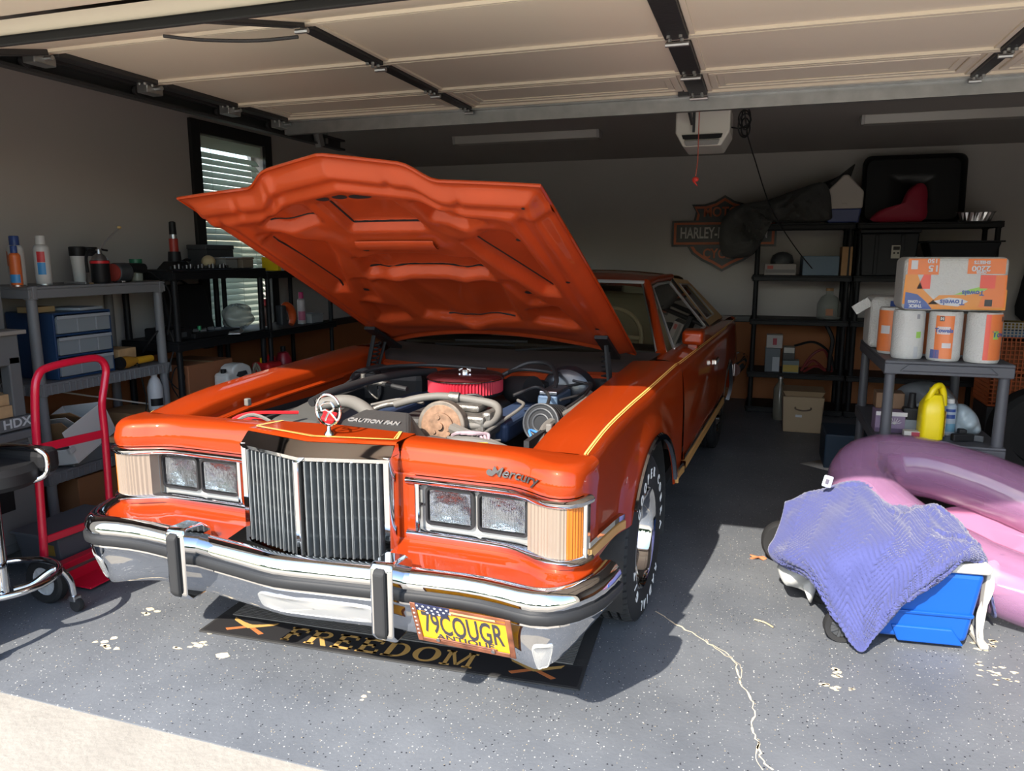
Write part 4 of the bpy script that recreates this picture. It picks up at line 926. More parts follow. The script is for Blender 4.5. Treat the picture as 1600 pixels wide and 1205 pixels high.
# reservoir on the left
mb=MB(); mb.hexa([(-.58,-.55,.52),(-.30,-.55,.52),(-.28,-.10,.52),(-.58,-.10,.52)],[(-.56,-.50,.79),(-.32,-.50,.79),(-.33,-.18,.845),(-.53,-.14,.845)]); rs_=part(mb,'coolant_reservoir',RESV,smooth=0,bevel=.03,bseg=3)
mb=MB(); mb.lathe([(.03,0),(.03,.015),(.026,.02),(0,.02)],14,(-.42,-.28,.825)); part(mb,'reservoir_cap',BLACK,rs_)
# battery and red cables
mb=MB(); mb.box(-.60,-.42,-.74,-.58,.58,.755); bt=part(mb,'battery',BLACK,smooth=0,bevel=.008)
for k,(a,b) in enumerate((((-.60,-.72,.79),(-.35,-.60,.80)),((-.62,-.70,.78),(-.40,-.50,.83)),((-.56,-.74,.80),(-.30,-.68,.79)))):
    mb=MB(); mb.tube(catmull([a,(lerp(a[0],b[0],.4),a[1]+.05,.83+.012*k),b],6),.007,6); part(mb,'battery_cable',REDP if k<2 else HOSE,bt)
mb=MB(); mb.tube(catmull([(-.62,-.55,.80),(-.56,-.62,.815),(-.45,-.68,.82),(-.33,-.73,.81)],6),.012,8); part(mb,'wiring_loom',HOSE)
mb=MB(); mb.cbox((-.16,-.64,.845),(.05,.06,.05),(.3,.2,.4)); mb.tube([(-.20,-.60,.87),(-.17,-.64,.85)],.012,6); part(mb,'red_clip',REDP,smooth=0,bevel=.006)
# upper radiator hose, black tube
mb=MB(); mb.tube(catmull([(-.36,-.42,.85),(-.25,-.40,.868),(-.15,-.44,.862),(-.06,-.50,.83),(-.02,-.58,.79)],6),.026,12); part(mb,'radiator_hose',HOSE)
mb=MB(); mb.tube(catmull([(-.38,-.44,.86),(-.36,-.30,.885),(-.32,-.05,.90),(-.26,.15,.90),(-.20,.3,.89)],6),.018,10); part(mb,'intake_tube',BHOSE)
# engine block, valve covers, manifold
mb=MB(); mb.box(-.26,.30,-.30,.46,.48,.70); mb.box(-.12,.20,-.22,.42,.70,.78); part(mb,'engine_block',mat('engine_grime',(.045,.042,.04),.6,.3,bump=(30,.4)),smooth=0,bevel=.02)
for w in (-.26,.30):
    mb=MB(); mb.box(w-.07,w+.07,-.20,.44,.70,.785); part(mb,'valve_cover',mat('valve_cover_blue',(.03,.05,.10),.5,.2),smooth=0,bevel=.02,bseg=3)
# air cleaner : pleated red element between black/chrome plates
AC=(.02,.17); prof=[]
mb=MB(); n=72; rows=[]
for zz in (.835,.845,.893,.903):
    rows.append([(AC[0]+(.172 if k%2 else .163)*cos(2*pi*k/(2*n)),AC[1]+(.172 if k%2 else .163)*sin(2*pi*k/(2*n)),zz) for k in range(2*n)])
mb.grid(rows,cv=True); acl=part(mb,'air_filter_element',FILT,smooth=0)
mb=MB(); mb.lathe([(.0,.917),(.13,.916),(.165,.909),(.176,.900),(.172,.897)],48,(AC[0],AC[1],0),caps=False); part(mb,'air_filter_lid',mat('lid_red',(.13,.025,.03),.25,.6,coat=.5),acl,smooth=50)
mb=MB(); mb.lathe([(.176,.9),(.179,.897),(.176,.893)],48,(AC[0],AC[1],0),caps=False); part(mb,'lid_rim',CHB,acl)
mb=MB(); mb.lathe([(.10,.80),(.17,.822),(.176,.834),(.165,.836)],40,(AC[0],AC[1],0)); part(mb,'air_filter_base',BLACK,acl)
mb=MB(); mb.lathe([(.024,.917),(.024,.932),(.012,.936),(.0,.936)],12,(AC[0],AC[1],0)); mb.cbox((AC[0],AC[1],.93),(.06,.014,.012)); part(mb,'wing_nut',CHB,acl)
# air-conditioning compressor with pulley, pipes
PC=Vector((.165,-.36,.795)); ax=Vector((.10,-1,.10)).normalized()
mb=MB(); mb.cyl(PC+ax*-.03,PC+ax*.02,.096,n=36); cmp=part(mb,'compressor_pulley',mat('pulley_rim',(.16,.135,.11),.55,.6,var=(30,.2)),smooth=30,bevel=.004)
mb=MB()
for r0,r1,o in ((.084,.078,.022),(.052,.050,.030)): mb.cyl(PC+ax*.018,PC+ax*o,r0,r1,n=28)
part(mb,'clutch_plate',RUST,cmp,smooth=30)
mb=MB(); mb.cyl(PC+ax*.03,PC+ax*.042,.014,n=10)
for k in range(3):
    a=2*pi*k/3; e1=ax.orthogonal().normalized(); e2=ax.cross(e1); mb.cyl(PC+ax*.024+(e1*cos(a)+e2*sin(a))*.034,PC+ax*.036+(e1*cos(a)+e2*sin(a))*.034,.008,n=8)
part(mb,'clutch_bolts',RUST,cmp)
mb=MB(); mb.cbox(PC+Vector((.09,.14,-.03)),(.13,.20,.13)); mb.cbox(PC+Vector((.155,.13,.0)),(.04,.14,.10)); mb.cbox(PC+Vector((.05,.15,.05)),(.12,.10,.03)); part(mb,'compressor_body',ALU,smooth=0,bevel=.012)
for k,(pts,r,m) in enumerate((([(-.10,-.26,.84),(-.02,-.26,.865),(.05,-.24,.878),(.12,-.22,.88),(.24,-.20,.868),(.32,-.20,.855),(.345,-.24,.825),(.33,-.29,.80),(.28,-.31,.792),(.22,-.31,.79)],.016,HOSE),([(-.22,-.30,.80),(-.16,-.26,.83),(-.08,-.25,.845)],.012,ALU),([(-.24,-.22,.82),(-.12,-.18,.845),(0,-.2,.84)],.006,HOSE),([(.10,-.12,.86),(.2,-.1,.87),(.28,-.16,.84)],.006,BHOSE))):
    mb=MB(); mb.tube(catmull(pts,6),r,10); part(mb,'compressor_pipe',m)
mb=MB(); mb.cyl((.13,-.223,.88),(.17,-.217,.878),.022,n=14); part(mb,'hose_clamp',ALU)
mb=MB(); mb.cyl((.21,-.31,.79),(.245,-.31,.79),.022,n=8); part(mb,'pipe_fitting',mat('brass',(.45,.30,.12),.4,.9))
# master cylinder, brake booster, vapour canister
mb=MB(); mb.lathe([(.0,-.05),(.09,-.05),(.125,-.03),(.135,.0),(.135,.03),(.10,.05),(0,.06)],32,(.44,.40,.80),'y'); part(mb,'brake_booster',mat('booster_black',(.02,.022,.028),.3,.3,coat=.3),smooth=30)
mb=MB(); mb.box(.385,.475,.12,.33,.78,.845); mc=part(mb,'master_cylinder',BLUEP,smooth=0,bevel=.008); mb=MB(); mb.box(.39,.47,.13,.32,.846,.862); part(mb,'reservoir_lid',STEEL,mc,smooth=0,bevel=.004)
CV=Vector((.52,-.14,.785)); cx2=Vector((-.12,-1,.22)).normalized()
mb=MB()
for k in range(6): mb.cyl(CV-cx2*(.09-.026*k),CV-cx2*(.09-.026*k-.018),.078,.078,n=30); mb.cyl(CV-cx2*(.09-.026*k-.018),CV-cx2*(.09-.026*(k+1)),.073,n=30)
can_=part(mb,'vapour_canister',BLACK,smooth=30)
for r_ in (.074,.055,.034):
    mb=MB(); e1=cx2.orthogonal().normalized(); e2=cx2.cross(e1); c=CV+cx2*.068; mb.tube([c+e1*(r_*cos(2*pi*k/28))+e2*(r_*sin(2*pi*k/28)) for k in range(28)],.004,6,closed=True); part(mb,'canister_ring',DGREY,can_)
# washer/fuse boxes and loose hoses around
for nm,c,s,m in (('relay_box',(.30,.36,.83),(.12,.10,.07),BLACK),('heater_box',(-.42,.38,.78),(.30,.22,.20),BLACK),('blower_motor',(-.56,.30,.80),(.16,.16,.16),BLACK),('white_tag',(.57,-.33,.735),(.075,.06,.05),WHITE),('yellow_tag',(.425,-.66,.815),(.10,.035,.006),YELP),('yellow_tag',(.475,-.70,.812),(.06,.03,.006),YELP),('bracket',(.30,-.64,.81),(.12,.03,.02),ALU),('bump_stop',(-.645,-.50,.855),(.022,.022,.03),HOSE),('bump_stop',(.645,-.50,.855),(.022,.022,.03),HOSE),('coil',(.10,.02,.80),(.05,.10,.05),ALU)):
    mb=MB(); mb.cbox(c,s,(0,0,random.uniform(-.3,.3))); part(mb,nm,m,smooth=0,bevel=min(s)*.2)
mb=MB(); mb.cyl((-.56,.24,.80),(-.56,.40,.80),.095,n=24); part(mb,'blower_housing',DARK,smooth=30)
mb=MB(); mb.cyl((.20,.30,.83),(.33,.22,.85),.06,n=20); part(mb,'blower_duct',BLACK,smooth=30)
random.seed(3)
for k,(pts,r,m) in enumerate((
 ([(.10,.42,.87),(.22,.46,.93),(.34,.42,.935),(.42,.28,.90),(.43,.22,.86)],.011,BHOSE),([(.16,.36,.90),(.26,.30,.925),(.38,.34,.91),(.48,.44,.86)],.008,BHOSE),
 ([(.22,-.38,.79),(.32,-.46,.79),(.42,-.50,.775),(.50,-.48,.74),(.50,-.40,.68)],.022,HOSE),([(.30,-.60,.80),(.40,-.56,.795),(.50,-.52,.76),(.52,-.45,.68)],.018,HOSE),
 ([(.58,-.42,.76),(.55,-.25,.80),(.60,-.05,.83),(.60,.20,.85)],.016,HOSE),([(.34,.0,.84),(.40,-.10,.84),(.36,-.22,.80),(.33,-.35,.77)],.007,HOSE),([(.30,.05,.85),(.38,.12,.88),(.46,.05,.86),(.50,-.1,.84)],.007,BHOSE),
 ([(-.20,.02,.85),(-.34,.05,.86),(-.45,.12,.85)],.011,BHOSE),([(-.40,.0,.86),(-.36,.05,.865),(-.30,.05,.86)],.013,ALU),([(-.50,-.05,.85),(-.48,.2,.90),(-.30,.42,.90),(.0,.46,.89)],.009,BHOSE),
 ([(-.38,-.02,.87),(-.40,.02,.83),(-.34,.0,.80),(-.32,-.03,.85)],.004,ALU),([(.46,.30,.86),(.56,.36,.87),(.60,.10,.86),(.58,-.1,.84)],.006,BHOSE),([(.48,.34,.88),(.57,.30,.87),(.58,.14,.86),(.52,.02,.85)],.006,BHOSE),
 ([(.36,-.40,.785),(.33,-.46,.80),(.40,-.52,.79),(.44,-.45,.78)],.005,HOSE),([(.54,-.36,.76),(.50,-.30,.79),(.55,-.28,.77)],.005,mat('wire_blue',(.05,.18,.45),.4)))):
    mb=MB(); mb.tube(catmull(pts,6),r,8); part(mb,'engine_hose',m)
for w in (-.05,.02,.09):
    mb=MB(); mb.tube(catmull([(.28,-.50+w*.3,.80),(.33+w*.3,-.53,.815),(.38+w*.3,-.49,.81),(.42,-.53+w*.2,.79)],5),.006,6); part(mb,'wire_bundle',mat('wire_mauve',(.30,.22,.24),.5))
mb=MB(); mb.lathe([(.02,0),(.02,.03),(.012,.034),(.012,.055),(0,.055)],10,(-.40,-.02,.86)); part(mb,'filler_stem',ALU)

# ================================================================ LEFT SIDE OF THE GARAGE
BRACK=mat('black_rack_plastic',(.008,.0082,.0095),.55,spec=.3,bump=(80,.05)); GRACK=mat('grey_rack_plastic',(.17,.17,.178),.55,bump=(80,.06))
def rack(name,label,loc,L,D,zs,m,pr=.024,lip=.055,axis='y',ribs=True,H=None,rz=0.,group=None):
    """free-standing shelf rack; long side along local y, front at +x; origin at base centre"""
    t=thing(name,label,'shelf rack',loc,rz,group); H=H or zs[-1]
    for sx in (-1,1):
        for sy in (-1,1):
            mb=MB(); x,y=sx*(D/2-.03),sy*(L/2-.035); zz=[0]+[z for z in zs]
            for a,b in zip(zz,zz[1:]): 
                if b-lip-a>.02: mb.cyl((x,y,a),(x,y,b-lip),pr*1.04,pr*.94,n=12)
            if H>zs[-1]: mb.cyl((x,y,zs[-1]),(x,y,H),pr,n=12)
            mb.build('post',m,t)
    for z in zs:
        mb=MB(); mb.box(-D/2,D/2,-L/2,L/2,z-.014,z)
        for b in ((-D/2,D/2,-L/2,-L/2+.012,z-lip,z-.014),(-D/2,D/2,L/2-.012,L/2,z-lip,z-.014),(-D/2,-D/2+.012,-L/2+.012,L/2-.012,z-lip,z-.014),(D/2-.012,D/2,-L/2+.012,L/2-.012,z-lip,z-.014)): mb.box(*b)
        for sx in (-1,1):
            for sy in (-1,1): mb.cyl((sx*(D/2-.03),sy*(L/2-.035),z-lip-.006),(sx*(D/2-.03),sy*(L/2-.035),z+.002),pr*1.25,n=12)
        if ribs and z<1.2:
            n=int(L/.042)
            for k in range(n+1):
                y=lerp(-L/2+.07,L/2-.07,k/n)
                if ribs!='top' : mb.box(D/2,D/2+.005,y-.006,y+.006,z-lip,z-.008)
            for k in range(9):
                x=lerp(-D/2+.06,D/2-.06,k/8)
                for sy in (-1,1): mb.box(x-.006,x+.006,min(sy*L/2,sy*(L/2+.005)),max(sy*L/2,sy*(L/2+.005)),z-lip,z-.008)
        elif not ribs:
            for sy in (-1,1):     # moulded trapezoid panel on the short ends
                y0=sy*L/2; mb.hexa([(-D/2+.06,y0,z-lip+.012),(D/2-.06,y0,z-lip+.012),(D/2-.10,y0,z-.012),(-D/2+.10,y0,z-.012)][::1],[(-D/2+.066,y0+sy*.008,z-lip+.016),(D/2-.066,y0+sy*.008,z-lip+.016),(D/2-.10,y0+sy*.008,z-.016),(-D/2+.10,y0+sy*.008,z-.016)])
        mb.build('shelf',m,t,smooth=0,bevel=.004)
    return t
gB=rack('grey_shelf_rack','grey plastic shelf rack holding spray cans behind the red hand truck',(-3.625,3.22,0),.90,.44,[.06,.335,.80,1.29],GRACK,.026,.06)
gC=rack('black_shelf_rack','black shelf rack under the window holding a black case and bottle jack',(-3.57,4.13,0),.90,.44,[.10,.92,1.355],BRACK,.02,.06,ribs=False)
gD=rack('black_shelf_rack','far black shelf rack by the left wall behind the raised hood',(-3.57,5.045,0),.90,.44,[.10,.905,1.33],BRACK,.018,.05,ribs=False)
# --- grey cabinet bench with pull-out trays at the picture's left edge
bn=thing('utility_cabinet','grey plastic utility cabinet with trays at the left picture edge','cabinet',(-3.50,2.10,0))
GCAB=mat('cabinet_grey',(.13,.13,.13),.5,bump=(60,.06))
MB().box(-.28,.26,-.48,.46,.07,.60).build('cabinet_body',GCAB,bn,smooth=0,bevel=.012)
MB().box(.26,.275,-.46,-.01,.12,.58).build('cabinet_door',GCAB,bn,smooth=0,bevel=.006)
MB().box(.26,.275,.0,.45,.12,.58).build('cabinet_door',GCAB,bn,smooth=0,bevel=.006)
MB().box(.2745,.278,.16,.34,.28,.42).build('handle_recess',BLACK,bn,smooth=0,bevel=.004)
for sy in (-.42,.40): MB().box(-.25,.24,sy-.03,sy+.03,0,.07).build('foot',GCAB,bn,smooth=0)
MB().box(-.28,.285,-.49,.48,.60,.64).build('lower_shelf',GCAB,bn,smooth=0,bevel=.006)
MB().box(-.28,.27,-.49,.49,.645,.705).build('shelf_beam',GCAB,bn,smooth=0,bevel=.006)
lettering('brand_lettering','HDX',.058,mat('letter_pale',(.55,.55,.55),.5),bn,(.2715,.40,.678),(0,1,0),(0,0,1),.001,sx=1.1,bold=.0012)
for sy in (-.43,.43):
    for sx in (-.23,.23): MB().box(sx-.03,sx+.03,sy-.03,sy+.03,.705,.985).build('post',GCAB,bn,smooth=0,bevel=.006)
MB().box(-.27,.26,-.48,.46,.945,1.09).build('tray_box',GCAB,bn,smooth=0,bevel=.008)
MB().box(-.29,.285,-.50,.485,1.085,1.105).build('tray_top',mat('tray_tan',(.24,.215,.19),.6),bn,smooth=0,bevel=.004)
MB().box(-.24,.20,.36,.45,1.105,1.30).build('organiser_end',GCAB,bn,smooth=0,bevel=.006)
MB().box(-.24,.195,-.45,.36,1.27,1.30).build('organiser_top',GCAB,bn,smooth=0,bevel=.006)
for z in (1.13,1.185,1.235): MB().box(-.22,.215,-.44,.355,z,z+.022).build('organiser_tray',mat('tray_grey',(.30,.29,.27),.5),bn,smooth=0,bevel=.003)
lettering('brand_lettering','HDX',.05,MATS['letter_pale'],bn,(.2165,.28,1.272),(0,1,0),(0,0,1),.001,sx=1.1,bold=.001)
def wood_block(loc,s,lab,rz=0):
    o=MB().box(-s[0]/2,s[0]/2,-s[1]/2,s[1]/2,0,s[2]).build('wood_block',WOODP,loc=loc,rot=(0,0,rz),smooth=0,bevel=.003); tag(o,lab,'wood block','wood blocks on the left racks'); return o
wood_block((-3.33,2.46,.7065),(.16,.17,.055),'lower pale wood block stacked in the grey cabinet'); wood_block((-3.34,2.45,.762),(.15,.16,.05),'upper pale wood block stacked in the grey cabinet')
wood_block((-3.56,3.40,.8015),(.18,.14,.11),'pale wood block standing beside the clear drawers',.1)
# --- spray cans and bottles
def can(name,lab,loc,r,h,body,capm,caph,labels=(),group=None,cat='spray can',nz=True):
    t=thing(name,lab,cat,loc,0,group)
    MB().lathe([(r*.94,0),(r,.004),(r,h*.78),(r*.97,h*.80),(r*.78,h*.84),(r*.62,h*.855)],24).build('body',body,t,smooth=40)
    MB().lathe([(r*.60,h*.856),(r*.60,h*.856+caph*.9),(r*.52,h*.856+caph),(0,h*.856+caph)],18).build('cap',capm,t,smooth=40)
    MB().lathe([(r*1.015,.002),(r*1.015,.008)],24,caps=False).build('rim',STEEL,t)
    for z0,z1,m,a0,a1 in labels: MB().lathe([(r*1.008,z0),(r*1.008,z1)],16,caps=False,a0=a0,a1=a1).build('label_band',m,t,smooth=60)
    return t
CANW=mat('can_white',(.50,.49,.47),.4); CAPB=mat('cap_blue',(.03,.06,.20),.4); LRED=mat('label_red',(.50,.03,.035),.4); LBLUE=mat('label_blue',(.04,.22,.48),.4); LORG=mat('label_orange',(.55,.12,.03),.4)
can('spray_can','white spray can with blue cap standing on the grey rack',(-3.50,2.80,1.2915),.037,.235,CANW,CAPB,.045,((.03,.13,LBLUE,-1.6,-.9),(.10,.17,LORG,-2.3,-1.7)),'spray cans on the grey rack')
can('spray_can','white spray can with white cap and red and blue label',(-3.49,2.935,1.2915),.037,.24,CANW,WHITE,.045,((.055,.115,LBLUE,-1.35,-.35),(.117,.17,LRED,-1.35,-.35)),'spray cans on the grey rack')
can('spray_can','slim orange and blue spray can at the left picture edge',(-3.44,2.745,1.2915),.026,.19,LORG,CAPB,.035,((.02,.06,LBLUE,-3,0),),'spray cans on the grey rack')
for loc,lab,h in (((-3.60,3.25,1.2915),'black tumbler with a pale band behind the oil can',.20),((-3.70,3.42,1.2915),'black tumbler nearer the wall on the grey rack',.20)):
    t=thing('tumbler',lab,'tumbler',loc,0,'tumblers on the grey rack'); MB().lathe([(.030,0),(.036,h*.6),(.040,h*.75)],20).build('cup',CANW,t,smooth=40); MB().lathe([(.042,h*.74),(.044,h*.98),(.038,h),(0,h)],20).build('lid',BLACK,t,smooth=40)
t=thing('oil_can','black pump oil can with a long angled spout','oil can',(-3.47,3.27,1.2915))
MB().lathe([(.044,0),(.048,.01),(.046,.10),(.050,.118),(.046,.125)],24).build('reservoir',BLACK,t,smooth=40); MB().lathe([(.0495,.108),(.0505,.112),(.0495,.122)],24,caps=False).build('red_band',REDP,t)
MB().lathe([(.044,.125),(.036,.145),(.018,.16),(.014,.185),(0,.19)],20).build('shoulder',STEEL,t,smooth=40); MB().tube([(0,0,.18),(.03,.04,.24),(.055,.095,.30)],.0045,8).build('spout',STEEL,t); MB().sphere((.057,.10,.305),(.012,.012,.009),10,6).build('spout_tip',mat('tip_tan',(.55,.38,.15),.5),t)
MB().tube(catmull([(0,-.02,.17),(.0,-.06,.175),(0,-.085,.14),(0,-.085,.06)],5),.008,8).build('handle',BLACK,t); MB().tube([(0,.01,.185),(.01,.05,.178)],.006,6).build('trigger',BLACK,t)
t=thing('polisher','black corded polisher lying on the grey rack','power tool',(-3.50,3.44,1.2915)); MB().cyl((0,-.05,.055),(.0,.04,.055),.055,n=24).build('head',DGREY,t,smooth=30,bevel=.006); MB().tube([(0,.0,.075),(0,.10,.08),(0,.17,.075)],[.035,.028,.03],12).build('handle',BLACK,t); MB().cyl((0,-.06,.055),(0,-.05,.055),.05,n=24).build('pad',mat('pad_red',(.30,.04,.03),.6),t); MB().tube(catmull([(0,.17,.07),(.05,.21,.03),(.12,.23,-.06),(.125,.22,-.20),(.11,.20,-.32)],6),.005,6).build('cord',BLACK,t)
t=thing('jar','small clear jar with a green lid on the grey rack','jar',(-3.545,3.60,1.2915)); MB().lathe([(.030,0),(.034,.004),(.034,.10),(.029,.11)],20).build('glass',mat('jar_glass',(.6,.62,.55),.1,trans=.6),t); MB().lathe([(.036,.105),(.036,.13),(0,.13)],20).build('lid',mat('lid_green',(.02,.14,.07),.4),t)
t=thing('parts_box','flat grey tool box end on the grey rack','box',(-3.715,3.605,1.2915)); MB().box(-.12,.13,-.055,.055,0,.09).build('body',DGREY,t,smooth=0,bevel=.006); MB().box(.13,.134,-.05,.05,.06,.075).build('latch_strip',STEEL,t,smooth=0)
for k,(x,y,rz,s) in enumerate(((-3.46,3.10,.3,(.12,.03,.012)),(-3.47,3.40,-.4,(.10,.02,.01)),(-3.48,3.16,1.0,(.09,.06,.006)))):
    o=MB().box(-s[0]/2,s[0]/2,-s[1]/2,s[1]/2,0,s[2]).build('hand_tool',STEEL if k<2 else CARD,loc=(x,y,1.2915),rot=(0,0,rz),smooth=0,bevel=.002); tag(o,('small steel file lying before the oil can','small steel bar lying right of the oil can','scrap of card on the grey rack')[k],'tool' if k<2 else 'card')
# --- clear three-drawer unit
t=thing('drawer_unit','blue three drawer unit with clear drawers on the grey rack','drawer unit',(-3.60,3.10,.8015))
BLU=mat('drawer_blue',(.018,.045,.11),.35); CLR=mat('clear_plastic',(.28,.31,.34),.2,alpha=.7)
MB().box(-.17,.155,-.175,.175,0,.006).build('base',BLU,t,smooth=0)
for k in range(4): MB().box(-.17,.16,-.178,.178,.0+k*.112,.012+k*.112).build('divider',BLU,t,smooth=0,bevel=.003)
for sy in (-1,1): MB().box(-.17,.16,sy*.176-.006,sy*.176+.006,0,.345).build('side',BLU,t,smooth=0,bevel=.003)
MB().box(-.172,-.165,-.17,.17,0,.34).build('back',BLU,t,smooth=0)
for k in range(3):
    z=.016+k*.112; d=MB(); d.box(.158,.166,-.166,.166,z,z+.088); d.box(-.15,.158,-.166,-.162,z,z+.08); d.box(-.15,.158,.162,.166,z,z+.08); d.box(-.15,.158,-.162,.162,z,z+.004)
    do=d.build('drawer',CLR,t,smooth=0); MB().box(.166,.176,-.166,.166,z+.074,z+.092).build('pull',mat('pull_clear',(.30,.32,.35),.25),do,smooth=0,bevel=.003)
    for yy in (-.045,.075): MB().box(.166,.169,yy-.003,yy+.003,z+.004,z+.074).build('rib',MATS['pull_clear'],do,smooth=0)
    random.seed(k); pm=MB()
    for q in range(8): pm.cbox((random.uniform(-.08,.12),random.uniform(-.13,.13),z+.022),(.05,.06,.032),(0,0,random.random()*3))
    stuff(pm.build('drawer_contents',mat('contents_grey',(.10,.10,.11),.6,var=(20,.5)),do,smooth=0))
o=MB().box(-.10,.10,-.09,.09,0,.014).build('sanding_sheet',mat('paper_grey',(.30,.33,.36),.7),loc=(-3.56,3.16,1.152),rot=(0,0,.2),smooth=0); tag(o,'grey sheet lying on top of the clear drawer unit','sheet')
o=MB().box(-.05,.05,-.07,.07,0,.03).build('tape_box',mat('box_tan',(.36,.24,.11),.6),loc=(-3.56,2.93,1.152),rot=(0,0,.1),smooth=0,bevel=.003); tag(o,'small tan box lying on top of the drawer unit','box')
# --- yellow torch, cords, white box, bottle, planks
t=thing('work_light','yellow handheld work light lying on the grey rack','work light',(-3.435,3.34,.8015),.05); MB().lathe([(.02,0),(.022,.02),(.02,.14),(.018,.15),(0,.15)],16,(0,.07,.035),'y').build('handle',mat('tool_yellow',(.62,.33,.02),.45),t,smooth=40); MB().lathe([(.022,-.06),(.034,-.05),(.036,0),(.024,.05),(.022,.07)],16,(0,.02,.037),'y').build('head',mat('tool_amber',(.42,.20,.02),.5),t,smooth=40); MB().lathe([(0,-.045),(.034,-.045),(.036,-.02)],16,(0,0,.037),'y').build('lamp_cap',BLACK,t)
def cord(name,lab,pts,r=.004,m=BLACK,group=None):
    o=MB().tube(catmull(pts,7),r,6).build(name,m); tag(o,lab,'cable',group); return o
cord('power_cord','black cord looping down the front of the grey rack',[(-3.44,3.42,.81),(-3.415,3.42,.82),(-3.41,3.44,.70),(-3.415,3.46,.58),(-3.44,3.44,.42),(-3.46,3.44,.34)])
cord('power_cord','black cord hanging in loops at the rack corner post',[(-3.415,3.68,1.0),(-3.40,3.70,.90),(-3.40,3.66,.80),(-3.405,3.64,.70),(-3.40,3.72,.62),(-3.395,3.76,.70),(-3.40,3.70,.76),(-3.405,3.66,.66),(-3.41,3.72,.56)])
cord('power_cord','black cord trailing across the black rack opening',[(-3.42,3.66,1.02),(-3.44,3.60,.98),(-3.50,3.58,.90),(-3.55,3.60,.86)],.006)
cord('rope','thin pale rope stretched below the grey rack shelf',[(-3.80,3.05,.72),(-3.62,3.35,.62),(-3.50,3.60,.54)],.005,mat('rope_pale',(.5,.45,.38),.8))
t=thing('parts_bin','white open parts bin tipped on the lower grey shelf','bin',(-3.50,3.04,.40),rot=(R(18),R(-8),R(8)))
w_=MB(); w_.box(-.13,.13,-.17,.17,0,.006); w_.box(.124,.13,-.17,.17,.006,.19); w_.box(-.13,-.124,-.17,.17,.006,.19); w_.box(-.124,.124,.164,.17,.006,.19); w_.box(-.124,.124,-.17,-.164,.006,.09); w_.build('bin_shell',mat('bin_white',(.72,.70,.67),.45),t,smooth=0,bevel=.003)
MB().box(.12,.14,-.19,-.15,.07,.10).build('bin_lip',WHITE,t,smooth=0,bevel=.004)
for k in range(3): o=MB().cbox((0,-.08+.05*k,.14+.015*k),(.20,.004,.18),(R(25+8*k),0,0)).build('card_divider',CARD if k!=1 else WHITE,t,smooth=0)
t=thing('grey_tray','clear grey tray under the white parts bin','tray',(-3.52,3.12,.3365)); s=MB(); s.hexa([(-.14,-.20,0),(.12,-.20,0),(.12,.20,0),(-.14,.20,0)],[(-.16,-.23,.075),(.14,-.23,.075),(.14,.23,.075),(-.16,.23,.075)]); s.build('tray_body',mat('tray_clear_grey',(.17,.18,.19),.3),t,smooth=0,bevel=.006); MB().box(-.165,.145,-.235,.235,.076,.086).build('tray_rim',GREY,t,smooth=0,bevel=.003)
t=thing('spray_bottle','white plastic spray bottle beneath the black cord loops','bottle',(-3.44,3.56,.52)); MB().lathe([(.040,0),(.044,.01),(.044,.14),(.030,.185),(.018,.20),(.018,.23)],20).build('body',mat('bottle_milk',(.55,.56,.57),.4),t,smooth=40); MB().lathe([(.021,.228),(.021,.262),(0,.262)],14).build('cap',CAPB,t); MB().lathe([(.0446,.03),(.0446,.075)],16,caps=False,a0=-1.5,a1=.3).build('label_band',BLACK,t)
b=MB().box(-.12,.20,-.12,.12,0,.184).build('storage_crate',CARD,loc=(-3.62,3.53,.3365),smooth=0,bevel=.004); tag(b,'brown carton on the lower shelf behind the planks','box')
for k,(loc,s,rz,lab) in enumerate((((-3.30,3.33,.44),(.10,.62,.03),.25,'long pale plank leaning out of the lower rack'),((-3.36,3.40,.475),(.09,.55,.03),.32,'upper dark plank crossing the pale plank'))):
    o=MB().cbox((0,0,0),s).build('plank',WOODP if k==0 else mat('plank_dark',(.25,.15,.08),.7,var=(8,.3)),loc=loc,rot=(R(-6),0,rz),smooth=0,bevel=.003); tag(o,lab,'plank')
for loc,s,lab,m in (((-3.60,3.26,.0615),(.36,.62,.20),'brown carton on the bottom shelf of the grey rack',mat('carton_brown',(.26,.11,.045),.8)),((-3.55,3.98,.1015),(.36,.42,.66),'tall brown carton under the black rack',mat('carton_brown2',(.28,.11,.05),.8)),):
    t=thing('carton',lab,'box',loc); MB().box(-s[0]/2,s[0]/2,-s[1]/2,s[1]/2,0,s[2]).build('carton_body',m,t,smooth=0,bevel=.004); MB().box(-s[0]/2-.001,s[0]/2+.001,-.025,.025,s[2],s[2]+.0012).build('tape',mat('tape_brown',(.38,.25,.12),.3),t,smooth=0)
# --- things on the black rack under the window
t=thing('bottle_jack','black bottle jack with red ram standing on the black rack','jack',(-3.50,3.87,1.3565)); MB().hexa([(-.06,-.10,0),(.06,-.10,0),(.06,.12,0),(-.06,.12,0)],[(-.045,-.05,.05),(.045,-.05,.05),(.045,.05,.05),(-.045,.05,.05)]).build('base',BLACK,t,smooth=0,bevel=.006); MB().lathe([(.040,.05),(.036,.11)],16).build('cylinder',BLACK,t); MB().lathe([(.027,.11),(.027,.19)],16).build('ram_red',mat('jack_red',(.30,.03,.02),.4),t); MB().lathe([(.024,.19),(.024,.215)],16).build('collar',STEEL,t); MB().lathe([(.022,.215),(.020,.29),(.012,.295),(0,.295)],16).build('ram_top',BLACK,t); MB().tube([(.0,.04,.04),(.0,.10,.06),(.0,.13,.06)],.010,8).build('pump_lever',BLACK,t)
t=thing('socket_rail','rail of chrome sockets along the black rack front','tools',(-3.40,3.98,1.3565)); MB().box(-.012,.012,-.28,.28,0,.006).build('rail',BLACK,t,smooth=0)
